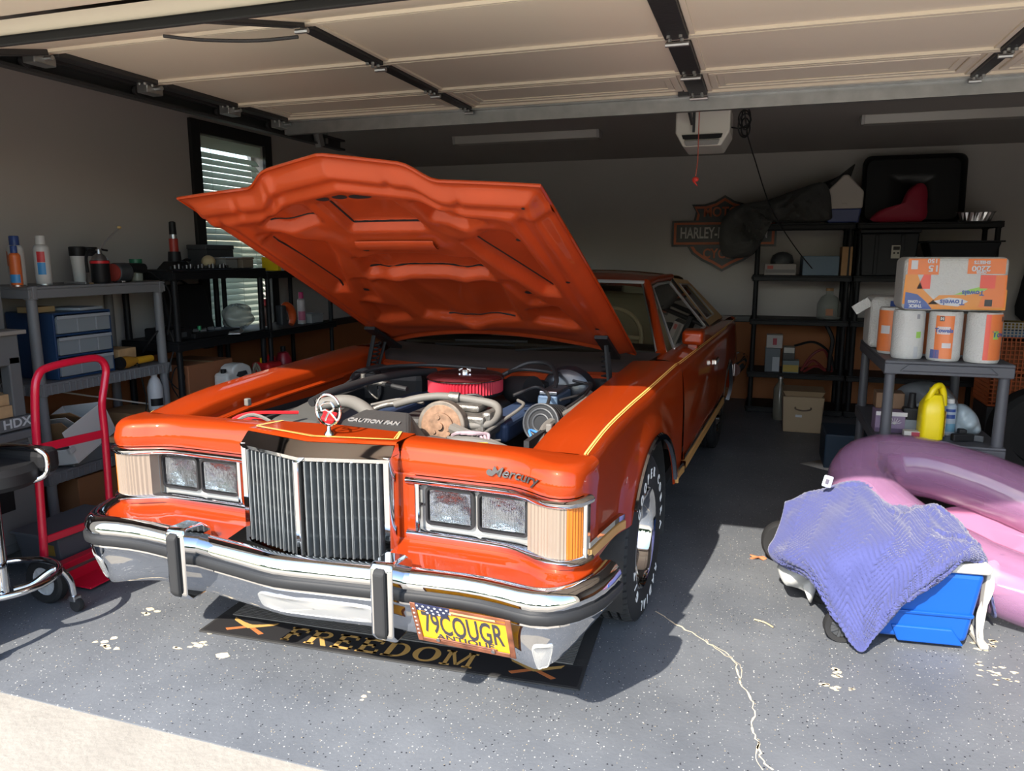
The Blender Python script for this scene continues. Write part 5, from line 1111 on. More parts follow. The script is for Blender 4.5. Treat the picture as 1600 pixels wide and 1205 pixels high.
for k in range(16): MB().cyl((0,-.26+k*.034,.006),(0,-.26+k*.034,.022+.006*(k%3)),.009+.002*(k%2),n=10).build('socket',mat('socket_dark',(.16,.16,.165),.45,1.0) if k%3 else BLACK,t)
o=MB().sphere((0,0,.044),(.044,.046,.044),18,12).build('ball',mat('ball_tan',(.48,.38,.22),.6,var=(20,.15)),loc=(-3.48,4.15,1.3565)); tag(o,'tan ball resting on the black rack before the blind','ball')
for nm,loc,s,lab,m in (('clear_box',(-3.52,4.33,1.3565),(.16,.13,.075),'low clear box on the black rack top',mat('box_clear_dull',(.22,.22,.21),.25)),('clear_box',(-3.50,4.48,1.3565),(.16,.12,.075),'second clear box at the corner of the black rack',mat('box_clear_brown',(.20,.16,.12),.25)),('tool_case',(-3.68,4.42,1.3565),(.16,.28,.16),'dark tool case on the black rack top before the blind',DGREY)):
    t=thing(nm,lab,'box',loc); MB().box(-s[0]/2,s[0]/2,-s[1]/2,s[1]/2,0,s[2]*.8).build('box_body',m,t,smooth=0,bevel=.005); MB().box(-s[0]/2-.004,s[0]/2+.004,-s[1]/2-.004,s[1]/2+.004,s[2]*.8,s[2]).build('box_lid',m,t,smooth=0,bevel=.005)
t=thing('tool_case','large black tool case standing open on the black rack','case',(-3.62,4.07,.9215),.0); MB().cbox((0,0,.17),(.06,.40,.33),(0,R(-14),0)).build('lid_shell',BLACK,t,smooth=0,bevel=.015); MB().box(.02,.25,-.22,.22,0,.035).build('tray_shell',BLACK,t,smooth=0,bevel=.006); MB().tube(catmull([(-.03,-.06,.33),(-.04,0,.36),(-.03,.06,.33)],5),.008,6).build('handle',BLACK,t)
for k in range(9): MB().cyl((.08+.03*(k%4),-.18+.035*k,.036),(.11+.03*(k%4),-.16+.035*k,.042),.008,n=8).build('socket',STEEL,t)
MB().lathe([(.012,0),(.012,.03),(0,.03)],12,(.14,-.05,.036)).build('green_bit',mat('bit_green',(.03,.30,.12),.4),t)
t=thing('black_box','flat black case lying between the two racks','case',(-3.52,3.775,.9215)); MB().box(-.10,.12,-.08,.09,0,.075).build('body',BLACK,t,smooth=0,bevel=.01); MB().box(.12,.128,-.03,.03,.02,.05).build('latch',DGREY,t,smooth=0)
o=MB().hexa([(-.06,-.10,0),(.06,-.10,0),(.05,.12,0),(-.05,.12,0)],[(-.05,-.09,.018),(.05,-.09,.018),(.02,.11,.03),(-.02,.11,.03)]).build('blade_guard',STEEL,loc=(-3.40,4.26,.9215),rot=(0,0,.5),smooth=0,bevel=.004); tag(o,'flat steel guard lying on the black rack','tool')
bgm=MB(); rows=[]
random.seed(11)
for i in range(14):
    a=pi*i/13; rows.append([((.10+.02*sin(5*a+j))*cos(2*pi*j/16)*max(0,sin(a))**.8,(.13+.02*cos(3*a+j*1.7))*sin(2*pi*j/16)*max(0,sin(a))**.8,.09-.09*cos(a)+.01*sin(j*2.1+i)) for j in range(16)])
bgm.grid(rows,cv=True); o=bgm.build('plastic_bag',mat('bag_smoky',(.30,.32,.30),.2,alpha=.6),loc=(-3.52,4.46,.925),sub=1); tag(o,'crumpled clear plastic bag on the black rack','bag')
t=thing('fluid_jug','white and grey fluid jug with a handle below the black rack','jug',(-3.30,4.10,.5205))
MB().prism([(-.12,0),(.12,0),(.13,.02),(.13,.15),(.115,.19),(.05,.215),(-.02,.215),(-.06,.20),(-.075,.17),(-.115,.165),(-.125,.15),(-.13,.02)],-.055,.055,'yz').build('jug_body',mat('jug_white',(.66,.66,.63),.4),t,smooth=0,bevel=.02,bseg=3); MB().prism([(-.02,.165),(.06,.165),(.075,.14),(.0,.125),(-.04,.14)],.054,.060,'yz').build('grip_opening',DGREY,t,smooth=0,bevel=.003); MB().lathe([(.018,0),(.018,.025),(0,.025)],14,(0,-.095,.165)).build('cap',BLACK,t); MB().box(.055,.057,-.11,.02,.02,.075).build('label',BLACK,t,smooth=0)
MB().box(-3.365,-3.19,3.86,4.50,.48,.519).build('shelf_board',BRACK,gC,smooth=0).location=(3.57,-4.13,0)
for sy in (3.88,4.48): MB().box(-3.36,-3.32,sy-.02,sy+.02,.0,.48).build('board_leg',BRACK,gC,smooth=0).location=(3.57,-4.13,0)
cord('hose_coil','pale coiled hose behind the white jug',[(-3.30,4.26,.52),(-3.30,4.30,.64),(-3.30,4.34,.70),(-3.30,4.38,.64),(-3.30,4.36,.52),(-3.30,4.31,.56),(-3.30,4.33,.68),(-3.30,4.39,.60)],.010,mat('hose_tan',(.28,.25,.19),.6))
t=thing('fuel_can','red plastic fuel can with yellow cap below the black racks','fuel can',(-3.40,4.60,.50)); MB().box(-.08,.08,-.09,.09,0,.18).build('can_body',REDP,t,smooth=0,bevel=.03,bseg=3); MB().lathe([(.025,.175),(.025,.21),(0,.21)],14,(0,-.04,0)).build('cap',YELP,t); MB().tube(catmull([(0,0,.18),(0,.03,.22),(0,.08,.20),(0,.085,.15)],4),.012,8).build('handle',REDP,t)
t=thing('fire_extinguisher','dark red cylinder standing behind the fuel can','extinguisher',(-3.44,4.86,.42)); MB().lathe([(.055,0),(.06,.02),(.06,.24),(.04,.29),(.02,.30)],18).build('cylinder',mat('ext_red',(.30,.015,.03),.35),t,smooth=40); MB().lathe([(.02,.30),(.02,.34),(0,.34)],10).build('valve',BLACK,t)
for lx,yy in ((-3.45,4.60),(-3.44,4.86)): pass
MB().box(-.20,.14,-.44,.44,.38,.42).build('low_shelf',BRACK,gD,smooth=0); MB().box(-.19,.12,-.60,-.36,.42,.4985).build('low_block',BRACK,gD,smooth=0)
# --- far black rack goods
can('spray_can','slim spray can with a magenta cap on the far black rack',(-3.46,5.16,.9065),.032,.235,mat('can_pinkwhite',(.45,.40,.40),.4),mat('cap_magenta',(.42,.02,.13),.4),.05,((.03,.10,mat('label_pink',(.45,.12,.2),.4),-2,0),),None)
t=thing('trigger_tool','orange handled tool hanging at the far black rack','tool',(-3.44,4.93,.9065)); MB().tube(catmull([(0,-.06,.14),(0,.0,.16),(0,.06,.12),(0,.075,.05),(0,.05,.01)],5),[.02+.012*sin(pi*i/20) for i in range(21)],10).build('grip',mat('tool_orange',(.60,.09,.02),.4),t); MB().cbox((0,-.07,.09),(.06,.06,.15)).build('tool_body',DGREY,t,smooth=0,bevel=.01)
can('spray_can','dark bottle with a red cap beside the orange tool',(-3.56,4.83,.9065),.04,.19,mat('can_brown',(.16,.07,.05),.4),REDP,.05,(),None)
t=thing('clear_box','low clear box beside the magenta capped can','box',(-3.46,5.29,.9065)); MB().box(-.06,.06,-.085,.085,0,.06).build('box_body',mat('box_clear_pale',(.26,.27,.28),.25),t,smooth=0,bevel=.004); MB().box(-.063,.063,-.088,.088,.0605,.072).build('box_lid',MATS['box_clear_pale'],t,smooth=0)
for k,(y,m,h) in enumerate(((4.80,YELP,.10),(4.84,WHITE,.12),(4.885,YELP,.09),(4.93,mat('book_dark',(.05,.05,.05),.5),.11))):
    o=MB().box(-.07,.07,-.018,.018,0,h).build('carton_slim',m,loc=(-3.46,y,1.3315),smooth=0,bevel=.002); tag(o,('yellow slim box, leftmost on the far black rack','white slim box between the yellow ones','yellow slim box right of the white one','dark slim box right of the yellow boxes')[k],'box','slim boxes on the far rack top')
# --- red hand truck
RED=mat('hand_truck_red',(.62,.008,.035),.30,coat=.4)
ht=thing('hand_truck','red tubular hand truck standing at the left by the cabinet','hand truck',(-2.85,2.46,0))
MB().tube(catmull([(.0,-.205,.10),(0,-.185,.55),(0,-.165,.85),(0,-.14,.945),(0,-.08,.975),(0,.10,.985),(0,.175,.975),(0,.205,.93),(0,.19,.86),(0,.165,.76),(0,.165,.60),(0,.15,.10)],8),.0165,12).build('frame_tube',RED,ht)
MB().cbox((.0,-.01,.635),(.012,.34,.038),(R(-2),0,0)).build('crossbar',RED,ht,smooth=0,bevel=.004)
MB().cbox((.0,-.03,.235),(.012,.34,.034),(R(-2),0,0)).build('crossbar',RED,ht,smooth=0,bevel=.004)
MB().box(-.03,.02,-.21,.17,.075,.11).build('axle_beam',RED,ht,smooth=0,bevel=.004)
tp_=MB(); tp_.box(.02,.16,-.13,.16,.012,.020); tp_.box(.0,.022,-.13,.16,.012,.085); tp_.build('toe_plate',RED,ht,smooth=0,bevel=.003)
for sy,sz in ((-.255,1),(.20,1)):
    w=bpy.data.objects.new('wheel',None); C.objects.link(w); w.parent=ht; w.location=(.07,sy,.098)
    MB().lathe([(.062,-.022),(.088,-.026),(.098,-.015),(.098,.015),(.088,.026),(.062,.022)],28,axis='y',caps=False,closed=True).build('tyre',RUBBER,w,smooth=40)
    hb_=MB(); hb_.lathe([(0,-.024),(.02,-.024),(.024,-.012),(.058,-.010),(.066,-.020),(.066,.020),(.058,.010),(.024,.012),(.02,.024),(0,.024)],24,axis='y',caps=False)
    for q in range(8): a=2*pi*q/8; hb_.cbox((.042*cos(a),-.012,.042*sin(a)),(.034,.008,.006),(0,-a,0))
    hb_.build('hub',mat('hub_grey',(.42,.42,.43),.45),w,smooth=40)
MB().cyl((.07,-.27,.098),(.07,.22,.098),.008,n=8).build('axle',STEEL,ht)
# dark grey tote between hand truck and cabinet
tt=thing('storage_bin','dark grey tapered bin behind the hand truck','bin',(-3.02,2.55,0)); BIN=mat('bin_slate',(.085,.09,.105),.5)
s=MB(); s.hexa([(-.11,-.16,0),(.11,-.16,0),(.11,.16,0),(-.11,.16,0)],[(-.13,-.19,.20),(.13,-.19,.20),(.13,.19,.20),(-.13,.19,.20)]); s.build('bin_body',BIN,tt,smooth=0,bevel=.008); MB().box(-.14,.14,-.20,.20,.2005,.215).build('bin_rim',BIN,tt,smooth=0,bevel=.004); s=MB(); s.hexa([(.03,-.1845,.12),(.10,-.1845,.12),(.10,-.1885,.17),(.03,-.1885,.17)],[(.03,-.182,.12),(.10,-.182,.12),(.10,-.186,.17),(.03,-.186,.17)]); s.build('grip_slot',mat('slot_ochre',(.30,.18,.03),.6),tt,smooth=0)
# --- rolling stool at the left edge
stl=thing('shop_stool','rolling chrome shop stool with black seat at the left edge','stool',(-2.71,1.965,0))
MB().tube([(.19*cos(2*pi*k/40),.19*sin(2*pi*k/40),.215) for k in range(40)],.013,10,closed=True).build('foot_ring',CHROME,stl)
for k in range(3):
    a=2*pi*k/3+1.12; c,s_=cos(a),sin(a)
    MB().tube(catmull([(.03*c,.03*s_,.16),(.10*c,.10*s_,.165),(.18*c,.18*s_,.20),(.225*c,.225*s_,.14),(.235*c,.235*s_,.065)],6),.013,10).build('leg',CHROME,stl)
    cs_=bpy.data.objects.new('caster',None); C.objects.link(cs_); cs_.parent=stl; cs_.location=(.235*c,.235*s_,.0)
    MB().lathe([(0,-.012),(.026,-.012),(.029,0),(.026,.012),(0,.012)],18,(.012,0,.029),'y',caps=False).build('caster_wheel',RUBBER,cs_,smooth=30)
    MB().box(-.012,.02,-.018,.018,.045,.068).build('caster_fork',STEEL,cs_,smooth=0,bevel=.004)
MB().cyl((0,0,.14),(0,0,.60),.022,n=14).build('column',CHROME,stl)
MB().lathe([(0,.585),(.15,.59),(.17,.61),(.17,.65),(.15,.672),(0,.68)],32).build('seat',mat('black_vinyl',(.010,.010,.011),.5,spec=.3),stl,smooth=40)
MB().tube(catmull([(.13,.05,.60),(.165,.09,.62),(.172,.10,.68),(.15,.09,.715),(.06,.08,.725),(-.05,.06,.72)],6),.012,10).build('arm_loop',CHROME,stl)
MB().cbox((.05,.12,.67),(.26,.08,.10)).build('back_cushion',MATS['black_vinyl'],stl,smooth=0,bevel=.03,bseg=3)
# ================================================================ RIGHT SIDE AND BACK WALL
def px(x,y,Y):      # photograph pixel at a given depth into the garage -> place in the room
    d=fw*F_PX+rt*(x-CX)-up*(y-CY); t=Y/d.y; return Vector((d.x*t,Y,CAM_Z+d.z*t))
def pillow(outline, y, thick, n=6, lump=.0, seed=0, cen=None, fold=0.):
    """puffed closed body from an outline in the xz plane, centred on depth y"""
    rnd=random.Random(seed); o=[Vector((a,0,b)) for a,b in outline]; o=catmull(o,4,closed=True); N=len(o)
    c=Vector((sum(p.x for p in o)/N,0,sum(p.z for p in o)/N)) if cen is None else Vector((cen[0],0,cen[1]))
    ph=[rnd.uniform(0,6.28) for _ in range(6)]; rows=[]
    for side in (-1,1):
        rr=[]
        for k in range(n+1):
            s=k/n; r=[]
            for p in o:
                q=c.lerp(p,s); h=thick*.5*sqrt(max(0,1-s*s*.999))
                h*=1+lump*(sin(q.x*23+ph[0])*sin(q.z*27+ph[1])+.6*sin(q.x*51+q.z*37+ph[2]))
                if fold: h+=fold*thick*(abs(sin(q.x*19+2.5*sin(q.z*9+ph[3])+ph[4]))+.6*abs(sin(q.z*31+3*sin(q.x*13+ph[5])))-.7)*(1-s**6)
                r.append((q.x,y+side*h,q.z))
            rr.append(r)
        rows.append(rr)
    full_=rows[0]+rows[1][::-1][1:]
    mb=MB(); mb.grid(full_,cv=True); return mb
# --- black racks on the back wall
e1=rack('black_shelf_rack','black shelf rack by the back wall below the white cooler',(.345,7.425,0),.83,.45,[.06,.385,.873,1.268,1.723],BRACK,.022,.05,ribs=False,rz=R(-90))
e2=rack('black_shelf_rack','black shelf rack by the back wall holding the black tub',(1.325,7.425,0),1.10,.45,[.06,.385,.873,1.268,1.723],BRACK,.022,.05,ribs=False,rz=R(-90))
# --- bar and shield sign
sg_=thing('wall_sign','black and orange shield sign with crossing name bar on the wall','sign',(-.372,YB-.045,1.66)); SBLK=mat('sign_black',(.018,.016,.016),.4); SORG=mat('sign_orange',(.48,.095,.02),.45); SWHT=mat('sign_white',(.45,.43,.40),.5)
def sym(h): return h+[(-a,b) for a,b in h[::-1] if abs(a)>1e-6]
sh_o=sym([(0,.37),(.09,.315),(.19,.285),(.315,.285),(.275,.215),(.29,.135),(.35,.05),(.36,-.05),(.345,-.13),(.30,-.20),(.20,-.27),(.10,-.315),(0,-.375)])
def shr_(P,k): return [(a*k,b*k) for a,b in P]
MB().prism(sh_o,.0,.04,'xz').build('shield',SBLK,sg_,smooth=0); MB().prism(shr_(sh_o,.93),-.006,.0,'xz').build('shield_border',SORG,sg_,smooth=0); MB().prism(shr_(sh_o,.85),-.012,-.006,'xz').build('shield_field',SBLK,sg_,smooth=0)
MB().prism([(-.50,-.128),(.50,-.128),(.50,.128),(-.50,.128)],-.030,-.012,'xz').build('bar',SBLK,sg_,smooth=0); MB().prism([(-.48,-.108),(.48,-.108),(.48,.108),(-.48,.108)],-.034,-.030,'xz').build('bar_border',SORG,sg_,smooth=0); MB().prism([(-.455,-.086),(.455,-.086),(.455,.086),(-.455,.086)],-.038,-.034,'xz').build('bar_field',SBLK,sg_,smooth=0)
lettering('sign_lettering','HARLEY-DAVIDSON',.150,SWHT,sg_,(0,-.0385,.0),(1,0,0),(0,0,1),.001,sx=.62,bold=.003); lettering('sign_lettering','MOTOR',.13,SORG,sg_,(0,-.0125,.205),(1,0,0),(0,0,1),.001,sx=.85,bold=.003); lettering('sign_lettering','CYCLES',.13,SORG,sg_,(0,-.0125,-.20),(1,0,0),(0,0,1),.001,sx=.85,bold=.003)
# --- on top of the back racks
FAB=mat('grey_tarp',(.060,.060,.058),.85,bump=(25,.6)); 
o=pillow([(p.x,p.z) for p in [px(*q,7.12) for q in ((1128,398),(1126,350),(1150,322),(1200,312),(1245,296),(1290,286),(1300,330),(1292,345),(1230,347),(1196,352),(1186,385),(1165,402))]],7.14,.20,18,.3,3,fold=.30).build('tarp_bag',FAB,smooth=60); tag(o,'grey crumpled tarp hanging over the rack corner and sign','tarp')
o=pillow([(p.x,p.z) for p in [px(*q,7.34) for q in ((1180,345),(1190,318),(1240,300),(1290,284),(1320,270),(1336,256),(1330,275),(1320,310),(1318,344))]],7.34,.16,12,.2,5,fold=.2).build('folded_canvas',mat('canvas_dark',(.030,.028,.027),.9,bump=(25,.5)),smooth=60); tag(o,'dark folded canvas rising to a point behind the white cooler','canvas')
t=thing('picnic_cooler','small white and blue picnic cooler on top of the back rack','cooler',(.655,7.32,1.7245)); CB=mat('cooler_navy',(.03,.05,.17),.4)
MB().hexa([(-.125,-.10,0),(.125,-.10,0),(.125,.10,0),(-.125,.10,0)],[(-.14,-.115,.12),(.14,-.115,.12),(.14,.115,.12),(-.14,.115,.12)]).build('body',CB,t,smooth=0,bevel=.012); MB().prism([(-.148,.122),(-.10,.115),(.10,.115),(.148,.122),(.152,.26),(.02,.405),(-.02,.405),(-.152,.26)],-.11,.11,'xz').build('tent_lid',mat('cooler_cream',(.50,.45,.40),.5),t,smooth=0,bevel=.015,bseg=3)
MB().box(-.02,.02,-.116,-.110,.15,.165).build('latch_button',MATS['cooler_cream'],t,smooth=0,bevel=.003)
t=thing('serving_tray','large black rounded tray leaning against the back wall','tray',(1.24,7.60,1.7245)); 
def rrect2(hw_,hh_,r,n=6):
    o=[]
    for (ax,az,a0) in ((hw_-r,hh_-r,0),(-hw_+r,hh_-r,pi/2),(-hw_+r,-hh_+r,pi),(hw_-r,-hh_+r,3*pi/2)):
        for k in range(n): q=a0+pi/2*k/(n-1); o.append((ax+r*cos(q),az+r*sin(q)))
    return o
tb=MB(); tb.grid([[(a,yy,b+.30) for a,b in rrect2(.415*k,.295*k,.07*k)] for k,yy in ((1.0,.02),(1.0,-.05),(.985,-.056),(.96,-.05),(.90,.0),(.5,.0),(.02,.0))],cv=True); tb.build('tray_dish',mat('tray_black',(.010,.010,.011),.35),t,smooth=40,solid=.006,rot=(R(-6),0,0))
o=pillow([(p.x,p.z) for p in [px(*q,7.26) for q in ((1364,346),(1372,330),(1395,322),(1408,318),(1418,298),(1436,286),(1448,292),(1449,315),(1440,346))]],7.27,.12,6,.02,1).build('heart_cushion',mat('cushion_red',(.30,.012,.035),.6),smooth=60); tag(o,'dark red heart-shaped cushion leaning on the black tray','cushion')
t=thing('foil_pan','crinkled foil pan on the right end of the back rack','pan',(1.68,7.28,1.7245)); fp=MB(); n=40
fp.grid([[((a+(.006 if k%2 else -.004)*(h>0))*cos(2*pi*k/n)*1.0,(b+(.006 if k%2 else -.004)*(h>0))*sin(2*pi*k/n),h) for k in range(n)] for a,b,h in ((.02,.02,.004),(.11,.08,.0),(.13,.095,.07),(.145,.105,.075))],cv=True); fp.build('pan_body',mat('foil',(.6,.6,.6),.3,1.0),t,smooth=0)
# --- in the back racks
def carton(name,lab,loc,s,m,parts=(),rz=0,cat='box',bev=.004,group=None,lid=True):
    t=thing(name,lab,cat,loc,rz,group); MB().box(-s[0]/2,s[0]/2,-s[1]/2,s[1]/2,0,s[2]).build('box_body',m,t,smooth=0,bevel=bev)
    if lid: MB().box(-s[0]/2,s[0]/2,-.02,.02,s[2],s[2]+.001).build('tape',mat('tape_clear',(.35,.30,.22),.3),t,smooth=0)
    for nm,b,mm in parts: MB().box(*b).build(nm,mm,t,smooth=0)
    return t
carton('tool_box','pale printed box on the upper shelf of the back rack',(.165,7.32,1.2695),(.27,.20,.10),mat('box_pale',(.24,.22,.21),.6),(('print_band',(-.125,.125,-.1015,-.1,.02,.05),mat('print_grey',(.13,.12,.12),.6)),('print_logo',(-.11,-.06,-.1016,-.1002,.055,.085),mat('print_red',(.30,.05,.04),.6))))
t=thing('cap_hat','dark cap lying on the pale printed box','cap',(.18,7.34,1.3715)); MB().lathe([(.10,0),(.10,.03),(.085,.075),(.04,.10),(0,.105)],20).build('crown',DGREY,t,smooth=50); MB().prism([(-.08,-.07),(.08,-.07),(.06,-.14),(0,-.155),(-.06,-.14)],.005,.014,'xy').build('brim',DGREY,t,smooth=0)
carton('blue_box','blue-grey box on the upper shelf of the back rack',(.495,7.34,1.2695),(.30,.24,.17),mat('box_bluegrey',(.075,.12,.17),.5),(),.06,lid=False)
carton('brown_box','narrow brown box at the right of the blue-grey box',(.71,7.32,1.2695),(.085,.22,.25),CARD)
t=thing('storage_tote','tall black storage tote with white label on the back rack','tote',(1.03,7.34,1.2695)); TOTE=mat('tote_black',(.007,.008,.011),.5,spec=.3)
MB().hexa([(-.20,-.16,0),(.20,-.16,0),(.20,.16,0),(-.20,.16,0)],[(-.225,-.18,.36),(.225,-.18,.36),(.225,.18,.36),(-.225,.18,.36)]).build('tote_body',TOTE,t,smooth=0,bevel=.01); MB().box(-.235,.235,-.19,.19,.361,.395).build('tote_lid',TOTE,t,smooth=0,bevel=.008)
for x in (-.10,.10): MB().cbox((x,-.172,.18),(.03,.02,.34),(R(3.5),0,0)).build('rib',TOTE,t,smooth=0,bevel=.004)
MB().cbox((.055,-.178,.205),(.075,.003,.11),(R(3.5),0,0)).build('label',mat('label_cream',(.42,.40,.34),.6),t,smooth=0)
for b_ in ((.055,.235,.05,.03),(.04,.195,.014,.014),(.07,.195,.014,.014)): MB().cbox((b_[0],-.1815+.0*b_[1],b_[1]),(b_[2],.002,b_[3]),(R(3.5),0,0)).build('label_print',BLACK,t,smooth=0)
t=thing('tub','wide black tub with flared rim on the back rack','tub',(1.565,7.22,1.40)); MB().hexa([(-.22,-.14,0),(.22,-.14,0),(.22,.14,0),(-.22,.14,0)],[(-.265,-.18,.15),(.265,-.18,.15),(.265,.18,.15),(-.265,.18,.15)]).build('tub_body',TOTE,t,smooth=0,bevel=.01); MB().box(-.285,.285,-.20,.20,.151,.163).build('tub_rim',TOTE,t,smooth=0,bevel=.004)
carton('green_box','dark green box under the black tub',(1.52,7.36,1.2695),(.36,.24,.128),mat('box_green',(.018,.05,.035),.5),lid=False)
t=thing('glass_carboy','clear glass carboy on the middle shelf of the back rack','bottle',(.60,7.34,.8745)); MB().lathe([(.085,0),(.10,.01),(.10,.14),(.07,.20),(.03,.225),(.03,.26)],24).build('glass',mat('carboy_glass',(.25,.27,.24),.06,alpha=.5),t,smooth=40); MB().lathe([(.033,.255),(.033,.28),(0,.28)],14).build('cork',CARD,t); MB().box(-.03,.03,-.104,-.10,.04,.10).build('label',mat('label_rust',(.28,.12,.06),.6),t,smooth=0)
carton('battery_box','grey carton, lower of two stacked left on the rack',(.145,7.30,.3865),(.13,.16,.22),mat('carton_slate',(.10,.12,.14),.6),(('label',(.0,.06,-.0815,-.08,.01,.14),mat('label_bluewhite',(.33,.36,.40),.6)),))
carton('small_box','white carton stacked on the grey carton',(.155,7.30,.6075),(.14,.14,.12),mat('carton_white',(.36,.34,.34),.6),(('red_print',(-.015,.02,-.0715,-.07,.03,.09),mat('print_maroon',(.28,.03,.05),.6)),))
carton('small_box','yellow and grey box beside the grey carton',(.305,7.27,.3865),(.14,.14,.115),mat('carton_bluegrey',(.11,.14,.15),.6),(('label',(-.066,.066,-.0715,-.07,.012,.075),mat('label_mustard',(.36,.26,.05),.6)),))
carton('small_box','small black and white box on the yellow box',(.285,7.28,.503),(.10,.12,.12),mat('carton_black',(.03,.03,.03),.5),(('label',(-.045,.045,-.0615,-.06,.065,.115),mat('label_white',(.42,.41,.38),.6)),))
for k,(pts,m,lab) in enumerate((([(.40,7.3,.40),(.48,7.26,.55),(.58,7.28,.60),(.64,7.3,.48),(.66,7.3,.40)],mat('cable_red',(.16,.02,.02),.5),'dark red jumper cable heaped on the lower shelf'),([(.33,7.36,.62),(.50,7.36,.66),(.64,7.36,.56),(.68,7.34,.40)],BLACK,'black hose arching over the jumper cable'),([(.42,7.25,.40),(.52,7.22,.46),(.60,7.24,.42),(.50,7.28,.50),(.44,7.3,.44)],MATS['cable_red'],'dark red cable loop in front of the hose'),([(.56,7.25,.872),(.60,7.21,.80),(.64,7.20,.70),(.63,7.21,.55),(.63,7.23,.42)],BLACK,'thick black strap hanging from the middle shelf'))):
    cord('cable',lab,pts,.012 if k!=3 else .018,m)
# beige fabric cube on the floor
t=thing('fabric_bin','beige fabric cube bin with rope handle on the floor','storage bin',(.39,6.62,0)); FBIN=mat('bin_beige',(.34,.26,.17),.85,bump=(60,.2))
f=MB(); f.hexa([(-.145,-.14,0),(.145,-.14,0),(.145,.14,0),(-.145,.14,0)],[(-.16,-.155,.30),(.16,-.155,.30),(.16,.155,.30),(-.16,.155,.30)]); f.build('bin_body',FBIN,t,smooth=0,bevel=.006); MB().hexa([(-.14,-.135,.30),(.14,-.135,.30),(.14,.135,.30),(-.14,.135,.30)],[(-.165,-.14,.345),(.165,-.14,.345),(.17,.16,.345),(-.17,.16,.345)]).build('bin_flap',mat('bin_tan',(.24,.17,.10),.85),t,smooth=0,bevel=.004); MB().tube(catmull([(-.06,-.155,.215),(-.055,-.165,.20),(0,-.168,.19),(.055,-.165,.20),(.06,-.155,.215)],5),.006,6).build('rope_handle',mat('rope_dark',(.10,.07,.05),.7),t)
MB().cbox((-.03,-.150,.14),(.05,.004,.02)).build('badge',STEEL,t,smooth=0)
t=thing('plastic_bottle','clear bottle standing behind the beige cube bin','bottle',(.22,6.98,0)); MB().lathe([(.05,0),(.055,.02),(.055,.28),(.02,.34),(.02,.37)],18).build('bottle_body',mat('bottle_dim',(.18,.17,.14),.2),t,smooth=40); MB().lathe([(.024,.365),(.024,.385),(0,.385)],12).build('cap',STEEL,t)
# --- grey rack in the front right with paper towels
fr_k=rack('dark_grey_rack','dark grey plastic rack carrying the paper towels on the right','x',) if False else rack('dark_grey_rack','dark grey plastic rack carrying the paper towels on the right',(.842,4.32,0),.94,.53,[.185,.572,.958],mat('slate_rack_plastic',(.060,.062,.072),.5,bump=(80,.06)),.024,.062,ribs=False)
ORG=mat('towel_orange',(.60,.13,.006),.4,coat=.2); TW=mat('towel_white',(.44,.43,.41),.7,bump=(120,.5)); TBL=mat('towel_blue',(.025,.06,.23),.4); TGR=mat('towel_green',(.22,.42,.05),.4); TRED=mat('towel_red',(.60,.05,.02),.4); WRAPM=mat('clear_wrap',(.9,.9,.9),.12,alpha=.05,coat=.6)
def roll(lab,loc,r,h,bands,texts=(),rz=0.):
    t=thing('paper_towel_roll',lab,'paper towel roll',loc,rz,'wrapped paper towel rolls')
    prof=[(r*.93,0),(r,.012)]+[(r*(1+.004*sin(k*1.9)),.012+(h-.024)*k/10) for k in range(1,10)]+[(r,h-.012),(r*.93,h),(.022,h-.002),(.020,h-.03)]
    MB().lathe(prof,32).build('roll_body',TW,t,smooth=50)
    for z0,z1,a0,a1,m in bands: MB().lathe([(r*1.012,z0),(r*1.012,z1)],20,caps=False,a0=R(a0),a1=R(a1)).build('print_band',m,t,smooth=60)
    for s,size,ang,z,m in texts:
        def fn(p,ang=ang,z=z): a=R(ang)+p.x/(r*1.02); return Vector((r*1.02*cos(a),r*1.02*sin(a),z+p.y))
        lettering('print_lettering',s,size,m,t,(0,0,0),(1,0,0),(0,1,0),.0,sx=1.,bold=.0012,fn=fn)
    MB().lathe([(r*1.02,.004),(r*1.024,h*.5),(r*1.02,h-.004)],28,caps=False).build('wrap',WRAPM,t,smooth=60)
    return t
roll('plain white paper towel roll, left of the front three',(.685,3.985,.9595),.069,.228,((.10,.13,-70,-50,TGR),(.005,.06,-75,-58,mat('print_pale',(.35,.36,.38),.5)),(.19,.212,-72,-60,mat('print_dim',(.20,.20,.22),.5))))
roll('orange labelled paper towel roll in the middle of the front three',(.832,3.945,.9595),.070,.228,((.012,.21,-135,-72,ORG),(.012,.052,-150,-115,TBL),(.125,.160,-128,-84,mat('print_white',(.46,.46,.48),.5)),(.185,.208,-122,-106,BLACK),(.062,.085,-108,-78,MATS['print_white'])),(('Towels',.026,-105,.142,TBL),('M',.018,-114,.196,TW)))
roll('white and orange paper towel roll, right of the front three',(.985,3.925,.9595),.072,.228,((.015,.222,-100,-28,ORG),(.015,.222,-100,-84,TRED),(.11,.148,-72,-52,TGR),(.19,.212,-42,-32,BLACK)),(('Tow',.036,-50,.132,TBL),))
roll('orange wrapped paper towel roll behind the plain roll',(.645,4.16,.9595),.066,.228,((.012,.215,-200,-90,ORG),(.10,.14,-150,-110,MATS['print_white'])))
for k,(x,y) in enumerate(((.80,4.12),(.95,4.12))): roll(('paper towel roll hidden behind the middle roll','paper towel roll hidden behind the right roll')[k],(x,y,.9595),.068,.228,((.012,.21,-120,-60,ORG),))
